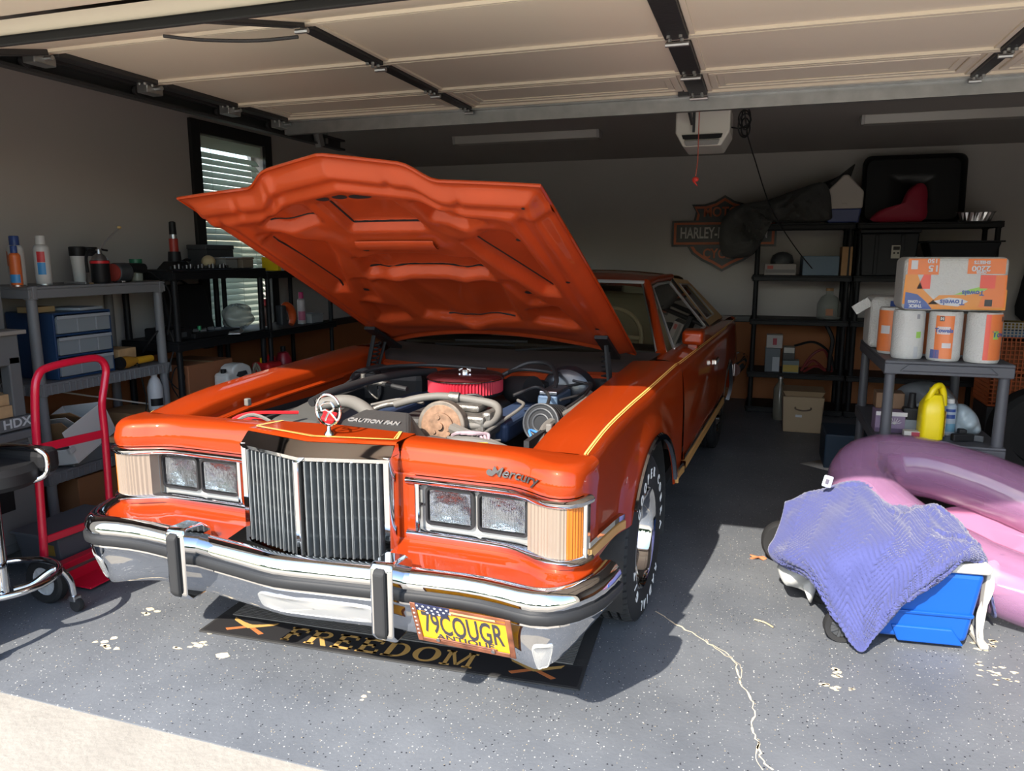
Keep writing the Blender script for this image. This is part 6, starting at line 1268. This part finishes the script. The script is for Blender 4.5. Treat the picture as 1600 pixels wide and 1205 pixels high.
# shrink-wrapped pack lying upside down across the rolls
pk=thing('paper_towel_pack','orange and white shrink-wrapped pack of towels lying upside down','paper towel pack',(.845,4.02,1.190))
MB().box(-.212,.212,-.115,.135,0,.245).build('pack_body',TW,pk,smooth=0,bevel=.028,bseg=4)
def dec(nm,poly,m,y=-.1158): MB().prism(poly,y,y+.0015,'xz').build(nm,m,pk,smooth=0)
dec('print_panel',[(-.198,.165),(-.07,.165),(-.07,.238),(-.198,.238)],ORG); dec('print_panel',[(.045,.17),(.195,.17),(.195,.238),(.045,.238)],ORG)
dec('print_panel',[(-.21,.03),(-.205,.165),(-.155,.165),(-.13,.10),(-.06,.03)],mat('towel_amber',(.55,.19,.01),.4)); dec('print_panel',[(-.155,.100),(-.13,.165),(-.10,.165),(-.10,.10)],TRED)
dec('print_panel',[(-.125,.008),(.21,.008),(.21,.10),(.14,.10),(.06,.075),(-.06,.072)],MATS['towel_amber']); dec('print_panel',[(.10,.02),(.205,.02),(.205,.165),(.145,.165)],ORG,-.1166); dec('print_panel',[(.10,.105),(.16,.105),(.16,.165),(.10,.165)],TRED,-.1174)
dec('print_swoosh',[(-.20,.008),(-.085,.008),(-.11,.04),(-.15,.075),(-.20,.085)],TBL,-.1168); dec('print_swoosh',[(.0,.075),(.06,.10),(.13,.12),(.13,.10),(.05,.078)],TGR,-.1172)
dec('print_cloud',[(-.08,.045),(-.05,.028),(.02,.022),(.06,.045),(.03,.058),(-.02,.062)],MATS['print_white'],-.1176); dec('print_square',[(.125,.025),(.155,.025),(.155,.055),(.125,.055)],BLACK,-.1182); dec('barcode',[(-.185,.190),(-.158,.190),(-.158,.230),(-.185,.230)],MATS['print_white'],-.1176)
for s,size,x,z,m,sx in (('15',.040,-.092,.195,MATS['print_white'],1.2),('150',.026,-.098,.228,MATS['print_white'],1.1),('2200',.034,.098,.195,MATS['print_white'],1.1),('SHEETS',.020,.10,.222,MATS['print_white'],1.),('OVER',.016,.10,.178,MATS['print_white'],1.),('Towels',.034,-.005,.042,TBL,1.),('THICK',.020,-.155,.022,MATS['print_white'],.9),('& LONG',.016,-.16,.042,MATS['print_white'],.9),('Towels',.030,.075,.085,TBL,1.)):
    lettering('print_lettering',s,size,m,pk,(x,-.1188,z),(-1,0,0),(0,0,-1),.0004,sx=sx,bold=.0009)
MB().box(-.214,.214,-.1205,.137,-.001,.247).build('wrap',WRAPM,pk,smooth=0,bevel=.03,bseg=4)
t=thing('towel_pack','white and blue wrapped pack at the back left of the rack','paper towel pack',(.66,4.46,.9595)); MB().box(-.10,.10,-.13,.13,0,.27).build('pack_body',TW,t,smooth=0,bevel=.03,bseg=4); MB().box(-.01,.09,-.1315,-.13,.02,.25).build('print_panel',TBL,t,smooth=0); MB().cbox((-.14,-.10,.22),(.09,.006,.05),(0,R(-35),0)).build('loose_flap',TW,t,smooth=0)
# --- lower shelf goods
yj=thing('yellow_jug','bright yellow jug with moulded handle on the lower shelf','jug',(.815,3.98,.5735)); YJ=mat('jug_yellow',(.72,.55,.005),.35)
j=MB(); rows=[]
for z,hx,hy,ox in ((0,.044,.060,0),(.006,.052,.07,0),(.12,.052,.07,0),(.165,.048,.066,.0),(.20,.036,.045,.006),(.215,.030,.036,.008)):
    rows.append([(ox+hx*(abs(cos(a))**.5)*(1 if cos(a)>=0 else -1),hy*(abs(sin(a))**.5)*(1 if sin(a)>=0 else -1),z) for a in [2*pi*k/28 for k in range(28)]])
j.grid(rows,cv=True); j.add(rows[0],[tuple(range(28))[::-1]]); j.add(rows[-1],[tuple(range(28))]); j.build('jug_body',YJ,yj,smooth=40)
MB().tube(catmull([(-.028,-.02,.17),(-.012,-.03,.225),(.008,-.02,.255),(.03,.0,.255),(.046,.01,.22),(.052,.01,.16)],6),.015,10).build('handle',YJ,yj); MB().lathe([(.022,.21),(.022,.24),(0,.24)],14,(.012,.035,0)).build('cap',YJ,yj); MB().box(.0525,.054,-.05,.05,.02,.14).build('label',mat('label_brownprint',(.40,.25,.06),.5,var=(60,.5)),yj,smooth=0)
can('spray_can','pale blue aerosol can with white cap beside the yellow jug',(.915,4.08,.5735),.030,.185,mat('can_paleblue',(.30,.36,.42),.35),WHITE,.022,((.02,.06,mat('label_lightblue',(.12,.26,.36),.4),-2.6,-.4),(.085,.105,TBL,-2.3,-.8),(.118,.132,TBL,-2.3,-.8)))
carton('lamp_box','purple and white printed box on the lower shelf',(.655,4.10,.5735),(.145,.12,.105),mat('box_purple',(.17,.12,.19),.5),(('white_band',(-.07,.07,-.0615,-.06,.084,.104),mat('band_white',(.50,.47,.46),.5)),('dark_band',(-.07,.07,-.0615,-.06,.0,.022),mat('band_plum',(.07,.045,.09),.5))),lid=False)
rb_=MB()
for a in range(-3,4): rb_.cbox((.015+.014*sin(a*.42),-.0625,.044+.014*cos(a*.42)),(.002,.001,.036),(0,a*.42,0))
rb_.build('starburst',MATS['band_white'],[o for o in bpy.data.objects if o.name.startswith('lamp_box')][0],smooth=0)
carton('brown_box','small brown box stacked on the purple box',(.655,4.17,.680),(.13,.11,.08),mat('box_darkbrown',(.13,.07,.035),.7),lid=False)
t=thing('oil_bottle','black oil bottle left of the yellow jug','bottle',(.745,4.07,.5735)); MB().box(-.04,.04,-.03,.03,0,.13).build('bottle_body',BLACK,t,smooth=0,bevel=.012); MB().lathe([(.022,.128),(.016,.17),(.016,.20),(0,.20)],14).build('neck',BLACK,t); MB().box(-.028,.028,-.0315,-.03,.02,.07).build('label',mat('label_slate',(.14,.16,.18),.5),t,smooth=0)
carton('fuse_box','small red and white box before the oil bottle',(.735,3.96,.5735),(.075,.05,.035),mat('box_redwhite',(.42,.40,.36),.5),(('red_print',(-.005,.037,-.0265,-.025,.004,.032),MATS['print_maroon']),),lid=False)
o=pillow([(.70,.575),(.68,.68),(.74,.77),(.84,.80),(.93,.78),(.99,.72),(1.02,.64),(1.02,.575)],4.32,.22,12,.25,9,fold=.2).build('plastic_bag',mat('bag_grey',(.16,.165,.175),.3),smooth=60); tag(o,'grey crumpled plastic bag behind the yellow jug','bag')
o=pillow([(.945,.575),(.95,.70),(.985,.72),(1.03,.69),(1.06,.64),(1.06,.575)],4.14,.12,10,.25,12,fold=.25).build('plastic_bag',mat('bag_paleblue',(.32,.38,.42),.35),smooth=60); tag(o,'pale blue plastic bag right of the aerosol can','bag')
for k,(c,s,r) in enumerate((((.95,3.95,.592),(.10,.03,.035),.3),((1.0,3.97,.590),(.09,.035,.032),-.4),((.955,3.99,.600),(.035,.04,.05),.1))):
    o=MB().cbox((0,0,0),s).build('hand_tool',BLACK if k!=1 else DGREY,loc=c,rot=(.0,0,r),smooth=0,bevel=.006); tag(o,('black plier lying below the aerosol can','grey clamp lying at the right of the shelf','black block standing among the tools')[k],'tool')
# --- far right clutter : orange baskets, spare tyre, dark coat
bs=thing('wire_basket','orange wire basket stack in the far right corner','basket',(1.98,6.75,0)); WB=mat('basket_orange',(.45,.10,.025),.5)
for z0,z1 in ((.30,.56),(.57,.83)):
    w_=MB(); w_.box(-.26,.26,-.2,.2,z0,z0+.01)
    for k in range(19): x=lerp(-.26,.26,k/18); w_.box(x-.004,x+.004,-.204,-.196,z0,z1)
    for k in range(9): z=lerp(z0,z1,k/8); w_.box(-.26,.26,-.208,-.20,z-.004,z+.004); w_.box(-.264,-.256,-.2,.2,z-.004,z+.004)
    for k in range(14): y=lerp(-.2,.2,k/13); w_.box(-.266,-.258,y-.004,y+.004,z0,z1)
    stuff(w_.build('basket_mesh',WB,bs,smooth=0))
    MB().box(-.235,.25,-.17,.19,z0+.012,z1-.03).build('basket_load',mat('load_brown',(.22,.07,.025),.8),bs,smooth=0,bevel=.02)
MB().box(-.26,.26,-.20,.20,.0,.29).build('basket_stand',DGREY,bs,smooth=0,bevel=.01)
t=thing('caddy','white and blue wire caddy on top of the orange baskets','caddy',(1.98,6.74,.8345)); MB().box(-.26,.26,-.19,.19,0,.05).build('lower_tray',mat('caddy_blue',(.06,.14,.26),.5),t,smooth=0,bevel=.004); w_=MB()
for k in range(22): x=lerp(-.26,.26,k/21); w_.box(x-.004,x+.004,-.20,-.194,.0,.11)
for k in range(5): w_.box(-.262,.262,-.204,-.198,.02+.022*k-.003,.02+.022*k+.003)
stuff(w_.build('wire_front',mat('caddy_white',(.42,.40,.36),.5),t,smooth=0)); MB().box(-.24,.24,-.15,.17,.05,.10).build('caddy_load',mat('load_yellow',(.38,.24,.03),.6),t,smooth=0,bevel=.02)
t=thing('spare_tyre','black spare tyre standing in the right corner','tyre',(1.78,5.55,0)); MB().lathe([(.20,-.09),(.27,-.10),(.30,-.07),(.305,0),(.30,.07),(.27,.10),(.20,.09)],40,(0,0,.305),'y',caps=False,closed=True).build('tyre_body',RUBBER,t,smooth=40); MB().lathe([(0,-.03),(.19,-.03),(.202,-.07)],32,(0,0,.305),'y',caps=False).build('rim_disc',BLACK,t,smooth=40)
o=pillow([(2.23,.87),(2.19,1.16),(2.25,1.39),(2.38,1.53),(2.43,1.76),(2.56,1.925),(2.83,1.86),(2.89,.87)],7.76,.22,10,.1,8,fold=.08).build('hanging_coat',mat('coat_black',(.010,.010,.012),.9),smooth=60); tag(o,'black coat hung on the wall at the right picture edge','coat')
o=pillow([(2.25,1.14),(2.24,1.175),(2.26,1.19),(2.29,1.18),(2.29,1.145)],7.655,.03,3,0,1).build('yellow_toggle',mat('toggle_yellow',(.45,.30,.03),.5),smooth=60); tag(o,'tiny yellow toggle on the black coat','toggle')
MB().cbox((1.98,6.70,.925),(.0,.0,.0)) if False else None
o=MB().hexa([(.28,5.55,.0),(.60,5.55,0),(.60,5.95,0),(.28,5.95,0)],[(.28,5.55,.24),(.60,5.55,.24),(.60,5.95,.24),(.28,5.95,.24)]).build('blue_crate',mat('crate_navy',(.012,.030,.055),.5),loc=(.20,-.15,0),smooth=0,bevel=.01); tag(o,'dark blue crate on the floor left of the towel rack','crate')
# --- floor mat
MAT=mat('mat_rubber',(.026,.025,.024),.75,bump=(40,.2))
a0,b0=gpt(310,988),gpt(905,1081); ax_=(b0-a0); ML=ax_.length; mang=atan2(ax_.y,ax_.x); mc_=(a0+b0)/2+Vector((-sin(mang),cos(mang),0))*.30
fmt=thing('floor_mat','black ribbed doormat reading FREEDOM under the front bumper','mat',(mc_.x,mc_.y,0),mang)
MB().box(-ML/2,ML/2,-.30,.30,.0008,.007).build('mat_base',MAT,fmt,smooth=0,bevel=.003)
rbm=MB()
for k in range(38): y=-.150+k*.0115; rbm.box(-ML/2+.05,ML/2-.05,y-.0035,y+.0035,.007,.012)
stuff(rbm.build('mat_ribs',mat('mat_rib',(.10,.093,.083),.85),fmt,smooth=0))
MB().box(-ML/2+.012,ML/2-.012,-.29,-.160,.007,.0078).build('mat_band',mat('mat_band',(.022,.021,.022),.45),fmt,smooth=0)
MGOLD=mat('mat_gold',(.46,.27,.08),.6); MORG=mat('mat_orange',(.42,.13,.04),.6)
def mat_letter(ch,x0,w,y0,h):
    e=MB(); z0,z1=.0080,.0086; t=w*.24; k=h*.13; sf=w*.10
    def bar(a,b,c,d): e.box(x0+a,x0+b,y0+c,y0+d,z0,z1)
    def stem(a): bar(a,a+t,0,h); bar(a-sf,a+t+sf,0,k*.7); bar(a-sf,a+t+sf,h-k*.7,h)
    def arc(cx,cy,rx,ry,a0,a1,tw,n=16):
        rows=[]
        for i in range(n+1):
            q=a0+(a1-a0)*i/n; c,s_=cos(q),sin(q); rows.append([(x0+cx+rx*c,y0+cy+ry*s_,z1),(x0+cx+(rx-tw*abs(c)-k*.6*(1-abs(c)))*c,y0+cy+(ry-k*.9)*s_,z1)])
        e.grid(rows)
    if ch in 'EF':
        stem(sf); bar(sf,w,h-k,h); bar(w-.012,w,h-k*2.2,h); bar(sf,w*.72,h*.47,h*.47+k); bar(w*.72-.010,w*.72,h*.40,h*.60)
        if ch=='E': bar(sf,w,0,k); bar(w-.012,w,0,k*2.2)
    if ch=='R': stem(sf); bar(sf,w*.55,h-k*.8,h); bar(sf,w*.55,h*.48,h*.48+k*.8); arc(w*.52,h*.74,w*.40,h*.26,-pi/2,pi/2,t*.8); e.hexa([(x0+w*.45,y0+h*.50,z0),(x0+w*.66,y0+h*.50,z0),(x0+w*1.02,y0,z0),(x0+w*.78,y0,z0)],[(x0+w*.45,y0+h*.50,z1),(x0+w*.66,y0+h*.50,z1),(x0+w*1.02,y0,z1),(x0+w*.78,y0,z1)])
    if ch=='D': stem(sf); bar(sf,w*.5,h-k*.8,h); bar(sf,w*.5,0,k*.8); arc(w*.46,h*.5,w*.54,h*.5,-pi/2,pi/2,t)
    if ch=='O': arc(w*.5,h*.5,w*.52,h*.52,0,2*pi,t,28)
    if ch=='M':
        t*=.55
        stem(sf*.6); stem(w-t-sf*.6)
        for sg,xa in ((1,sf),(-1,w-sf)): e.hexa([(x0+xa,y0+h,z0),(x0+xa+sg*t,y0+h,z0),(x0+w*.5+sg*t*.3,y0+h*.1,z0),(x0+w*.5-sg*t*.5,y0+h*.1,z0)],[(x0+xa,y0+h,z1),(x0+xa+sg*t,y0+h,z1),(x0+w*.5+sg*t*.3,y0+h*.1,z1),(x0+w*.5-sg*t*.5,y0+h*.1,z1)])
    e.build('mat_lettering',MGOLD,fmt,smooth=0)
xx=-.405
for ch,w in (('F',.095),('R',.11),('E',.10),('E',.10),('D',.115),('O',.12),('M',.135)):
    w*=.84; mat_letter(ch,xx,w,-.275,.098); xx+=w+.018
for cx_ in (-ML/2+.175,ML/2-.175):
    e=MB()
    for sg in (-1,1): e.hexa([(cx_-sg*.085,-.255,.0080),(cx_-sg*.07,-.267,.0080),(cx_+sg*.04,-.205,.0080),(cx_+sg*.03,-.195,.0080)],[(cx_-sg*.085,-.255,.0086),(cx_-sg*.07,-.267,.0086),(cx_+sg*.04,-.205,.0086),(cx_+sg*.03,-.195,.0086)])
    e.build('mat_emblem_bar',MORG,fmt,smooth=0); e=MB(); wv=[]
    for k in range(13): u=lerp(-1,1,k/12); wv.append((cx_+u*.10,-.205+.038*abs(u)**1.4))
    for k in range(12,-1,-1): u=lerp(-1,1,k/12); wv.append((cx_+u*.09,-.235+.045*abs(u)**1.1))
    for k in range(12): a,b=wv[k],wv[k+1]; c,d=wv[25-k-1],wv[25-k]; e.add([(a[0],a[1],.0089),(b[0],b[1],.0089),(c[0],c[1],.0089),(d[0],d[1],.0089)],[(0,1,2,3)])
    e.build('mat_emblem_wing',MGOLD,fmt,smooth=0)
# --- blue wheeled cooler
cl_=thing('wheeled_cooler','bright blue wheeled cooler with white lid and handle','cooler',(.565,3.075,0),R(6)); CBL=mat('cooler_blue',(.005,.070,.34),.35)
MB().hexa([(-.215,-.145,.03),(.215,-.145,.03),(.215,.145,.03),(-.215,.145,.03)],[(-.258,-.172,.312),(.246,-.172,.312),(.246,.172,.312),(-.258,.172,.312)]).build('cooler_body',CBL,cl_,smooth=0,bevel=.02,bseg=3)
MB().hexa([(-.02,-.152,.02),(.205,-.152,.02),(.205,-.10,.02),(-.02,-.10,.02)],[(-.05,-.158,.085),(.16,-.158,.085),(.16,-.12,.085),(-.05,-.12,.085)]).build('skid_panel',CBL,cl_,smooth=0,bevel=.006)
MB().hexa([(-.21,-.1625,.135),(.222,-.1625,.135),(.222,-.10,.135),(-.21,-.10,.135)],[(-.215,-.1665,.150),(.225,-.1665,.150),(.225,-.10,.150),(-.215,-.10,.150)]).build('body_ridge',CBL,cl_,smooth=0,bevel=.004)
MB().box(-.27,.262,-.185,.185,.313,.350).build('lid',mat('cooler_lid_white',(.50,.47,.42),.45),cl_,smooth=0,bevel=.014,bseg=3)
for sy in (-.115,.115): MB().tube(catmull([(.255,sy,.318),(.275,sy,.305),(.285,sy,.24),(.262,sy,.15),(.262,sy,.10),(.272,sy,.03),(.285,sy,.008)],6),[.012]*37,8).build('handle_arm',MATS['cooler_lid_white'],cl_)
MB().hexa([(.268,-.13,.004),(.298,-.13,.004),(.298,.13,.004),(.268,.13,.004)],[(.268,-.13,.026),(.296,-.13,.026),(.296,.13,.026),(.268,.13,.026)]).build('handle_grip',MATS['cooler_lid_white'],cl_,smooth=0,bevel=.006)
MB().hexa([(.258,-.135,.05),(.268,-.135,.05),(.268,-.095,.05),(.258,-.095,.05)],[(.262,-.135,.305),(.284,-.135,.305),(.284,-.095,.305),(.262,-.095,.305)]).build('handle_plate',MATS['cooler_lid_white'],cl_,smooth=0,bevel=.006)
for sy in (-.16,.16):
    w=bpy.data.objects.new('wheel',None); C.objects.link(w); w.parent=cl_; w.location=(-.225,sy,.062)
    MB().lathe([(.040,-.018),(.058,-.020),(.062,-.012),(.062,.012),(.058,.020),(.040,.018)],24,axis='y',caps=False,closed=True).build('tyre',RUBBER,w,smooth=40)
    h=MB(); h.lathe([(0,-.012),(.012,-.020),(.014,-.010),(.042,-.008)],18,axis='y',caps=False)
    for q in range(7): a=2*pi*q/7; h.cbox((.028*cos(a),-.012,.028*sin(a)),(.03,.008,.009),(0,-a,0))
    h.build('hub',DGREY,w,smooth=40)
MB().box(-.285,-.262,-.06,.06,.22,.275).build('side_grip',CBL,cl_,smooth=0,bevel=.008)
# --- moving blanket: control net in the room, woven to a dense quilted sheet
NET=[[(1232,806,3.58),(1290,780,3.64),(1340,770,3.64),(1385,792,3.62),(1430,800,3.52),(1470,808,3.42),(1512,850,3.34),(1535,930,3.30)],
 [(1228,786,3.42),(1290,766,3.46),(1345,757,3.46),(1388,787,3.43),(1430,792,3.36),(1468,797,3.29),(1521,858,3.20),(1540,950,3.22)],
 [(1222,812,3.30),(1275,797,3.28),(1340,786,3.25),(1388,800,3.21),(1430,813,3.16),(1480,836,3.10),(1529,860,3.06),(1554,964,3.12)],
 [(1212,840,3.20),(1258,838,3.10),(1325,832,3.00),(1390,842,2.96),(1430,846,2.95),(1480,852,2.95),(1524,866,2.96),(1537,900,3.03)],
 [(1202,858,3.14),(1248,870,2.98),(1300,880,2.865),(1360,880,2.85),(1415,882,2.85),(1458,888,2.855),(1490,880,2.87),(1512,872,2.90)],
 [(1210,874,3.13),(1262,893,2.93),(1302,945,2.835),(1345,950,2.825),(1385,945,2.825),(1418,930,2.835),(1447,915,2.845),(1474,902,2.86)],
 [(1226,882,3.10),(1278,915,2.90),(1320,990,2.815),(1346,1018,2.80),(1372,986,2.812),(1402,955,2.825),(1432,930,2.835),(1458,912,2.85)]]
net=[[px(*q) for q in r] for r in NET]
rows_a=[catmull(r,22) for r in net]; cols_b=list(zip(*rows_a)); sheet=[catmull(list(c),26) for c in cols_b]
NA,NB=len(sheet),len(sheet[0])
disp=[]
for i in range(NA):
    r=[]
    for j in range(NB):
        p=sheet[i][j]; a=sheet[min(i+1,NA-1)][j]-sheet[max(i-1,0)][j]; b=sheet[i][min(j+1,NB-1)]-sheet[i][max(j-1,0)]; n=a.cross(b)
        if n.length<1e-9: n=Vector((0,-1,0))
        n.normalize()
        if n.y>0: n=-n
        ca,cb=i*.0058,j*.0062       # cloth coordinates in metres
        zig=abs(((ca/.16)%1)-.5)*.16; q=((cb+zig*1.5)/.030)%1
        h=.010*(1-abs(2*q-1)**2.0)-.005
        h+=.004*sin(ca*31+cb*17)+.003*sin(ca*57-cb*43+1.3)+.005*sin(ca*13+2*sin(cb*9))
        ed=min(i,NA-1-i,j,NB-1-j); r.append(p+n*(h*min(1,ed/8)))
    disp.append(r)
mb=MB(); mb.grid(disp); bl=mb.build('moving_blanket',mat('blanket_blue',(.052,.060,.185),.9,sheen=.2,bump=(250,.25)),smooth=70,solid=.008,soff=1.); tag(bl,'blue quilted moving blanket thrown over the blue cooler','blanket')
# padding below the blanket : a dark folded chair bag
o=pillow([(.20,.02),(.20,.26),(.26,.34),(.36,.37),(.44,.34),(.48,.20),(.48,.02)],3.45,.28,6,.1,4).build('duffel_bag',mat('bag_darkgrey',(.02,.02,.022),.8),smooth=60); tag(o,'black bag bulging under the blanket behind the cooler','bag')
# --- pink pool float
FL=mat('float_pink',(.30,.15,.27),.15,alpha=.62,coat=.7); fl_=thing('pool_float','translucent pink inflatable pool float behind the cooler','pool float',(1.00,3.48,0))
def ring(a,b,r,z0,tilt,n=56,m=20,sq=1.0,cx_=0,cy_=0,ru=1.,slope=-.15):
    rows=[]
    u=Vector((cos(R(-18)),sin(R(-18)),0)); v=Vector((sin(R(18)),cos(R(18)),0))
    for i in range(n):
        t=2*pi*i/n; c=u*(a*cos(t))+v*(b*sin(t))+Vector((cx_,cy_,z0+tilt*sin(t)+slope*cos(t))); o=(u*cos(t)+v*sin(t)).normalized()
        pk_=1+.012*sin(i*2.2)
        rows.append([c+o*(r*ru*cos(2*pi*k/m))*pk_+Vector((0,0,r*sq*sin(2*pi*k/m)*pk_)) for k in range(m)])
    q=MB(); q.grid(rows,cu=True,cv=True); return q
ring(.54,.25,.140,.30,.11).build('outer_tube',FL,fl_,smooth=80); ring(.48,.20,.080,.155,.05,cx_=.08,cy_=.03,slope=-.04).build('lower_tube',FL,fl_,smooth=80)
q=MB(); q.grid([[(.48*k*cos(2*pi*i/40)+.03,.25*k*sin(2*pi*i/40),.20+.02*k*k+.012*sin(i*1.3)*k+.10*k*sin(2*pi*i/40)) for i in range(40)] for k in (.02,.3,.6,.85,1.0)],cv=True); q.build('float_floor',mat('float_floor_pink',(.42,.15,.26),.3,alpha=.9),fl_,smooth=80)
vl=px(1293,752,3.36); VM=mat('valve_white',(.55,.62,.70),.35); MB().cbox(Vector((vl.x-1.00,vl.y-3.48-.005,vl.z)),(.038,.012,.052),(0,R(12),0)).build('grommet_tab',VM,fl_,smooth=0,bevel=.01,bseg=3); MB().cbox(Vector((vl.x-1.002,vl.y-3.48-.013,vl.z+.002)),(.014,.004,.022),(0,R(12),0)).build('grommet_hole',mat('hole_dim',(.10,.09,.12),.5),fl_,smooth=0,bevel=.002)
# --- loose things round the cooler
o=pillow([(p.x,p.z) for p in [px(*q,3.16) for q in ((1250,872),(1230,875),(1214,893),(1222,915),(1240,925),(1262,935),(1268,950),(1280,905),(1270,880))]],3.17,.12,10,.3,6,fold=.3).build('plastic_bag',mat('bag_white',(.50,.50,.48),.25,alpha=.85),smooth=60); o.location.z=.02; tag(o,'white crumpled plastic bag left of the cooler','bag')
o=pillow([(p.x,p.z) for p in [px(*q,3.30) for q in ((1533,892),(1530,935),(1545,945),(1556,930),(1566,895),(1556,878))]],3.32,.08,5,.3,7).build('plastic_bag',mat('bag_iceblue',(.42,.50,.55),.25),smooth=60); tag(o,'small pale blue bag beside the blanket tail','bag')
lb=pillow([(p.x,p.z) for p in [px(*q,3.46) for q in ((1545,935),(1556,905),(1580,892),(1625,895),(1660,905),(1660,940),(1600,943))]],3.50,.26,12,.25,2,fold=.25).build('leather_bag',mat('black_leather',(.022,.021,.021),.28,bump=(14,.7)),smooth=60); lb.location.z=.0; tag(lb,'glossy black bag on the floor below the pool float','bag')
t=thing('folding_trolley','black wheel peeping out at the left of the blanket','wheel',(.17,3.62,0)); MB().lathe([(.05,-.03),(.09,-.034),(.10,-.02),(.10,.02),(.09,.034),(.05,.03)],26,(0,0,.10),'y',caps=False,closed=True).build('tyre',RUBBER,t,smooth=40); MB().lathe([(0,-.025),(.05,-.025),(.052,0)],18,(0,0,.10),'y',caps=False).build('hub',DGREY,t)
# papers
p=MB(); p.add([gpt(*q)+Vector((0,0,.004)) for q in ((1250,725),(1300,738),(1330,726),(1285,719))],[(0,1,2,3)]); o=p.build('paper_sheet',mat('paper_dim',(.40,.40,.37),.8),solid=.002); tag(o,'pale paper lying flat on the floor beyond the float','paper')
g0,g1=gpt(1284,722),gpt(1324,716); p=MB(); p.add([px(1291,684,g0.y+.05),g0+Vector((0,0,.008)),g1+Vector((0,0,.008))],[(0,1,2)]); o=p.build('paper_sheet',mat('paper_grey2',(.42,.45,.46),.8),solid=.002); tag(o,'folded paper standing up like a sail beyond the float','paper')
# dry oak leaf, and a straw
lf=MB(); lfp=gpt(1184,873); outl=[]
for k in range(26):
    a=2*pi*k/26; rr=.036*(.62+.38*abs(cos(a*3.5)))*(1 if abs(sin(a))<.9 else .75); outl.append((rr*cos(a)*1.15,rr*sin(a)*.8,.006+.006*sin(3*a)))
lf.add([(0,0,.012)]+outl,[(0,1+k,1+(k+1)%26) for k in range(26)]); o=lf.build('dry_leaf',mat('leaf_orange',(.38,.14,.06),.7),loc=(lfp.x,lfp.y,.0),smooth=0,solid=.001); tag(o,'dry orange oak leaf lying on the grey floor','leaf')
g=gpt(1195,975); o=MB().tube(catmull([(g.x-.04,g.y+.015,.006),(g.x,g.y,.006),(g.x+.03,g.y-.03,.006)],5),.003,5).build('straw',mat('straw_tan',(.50,.38,.2),.7)); tag(o,'tan straw lying on the floor left of the cooler','straw')
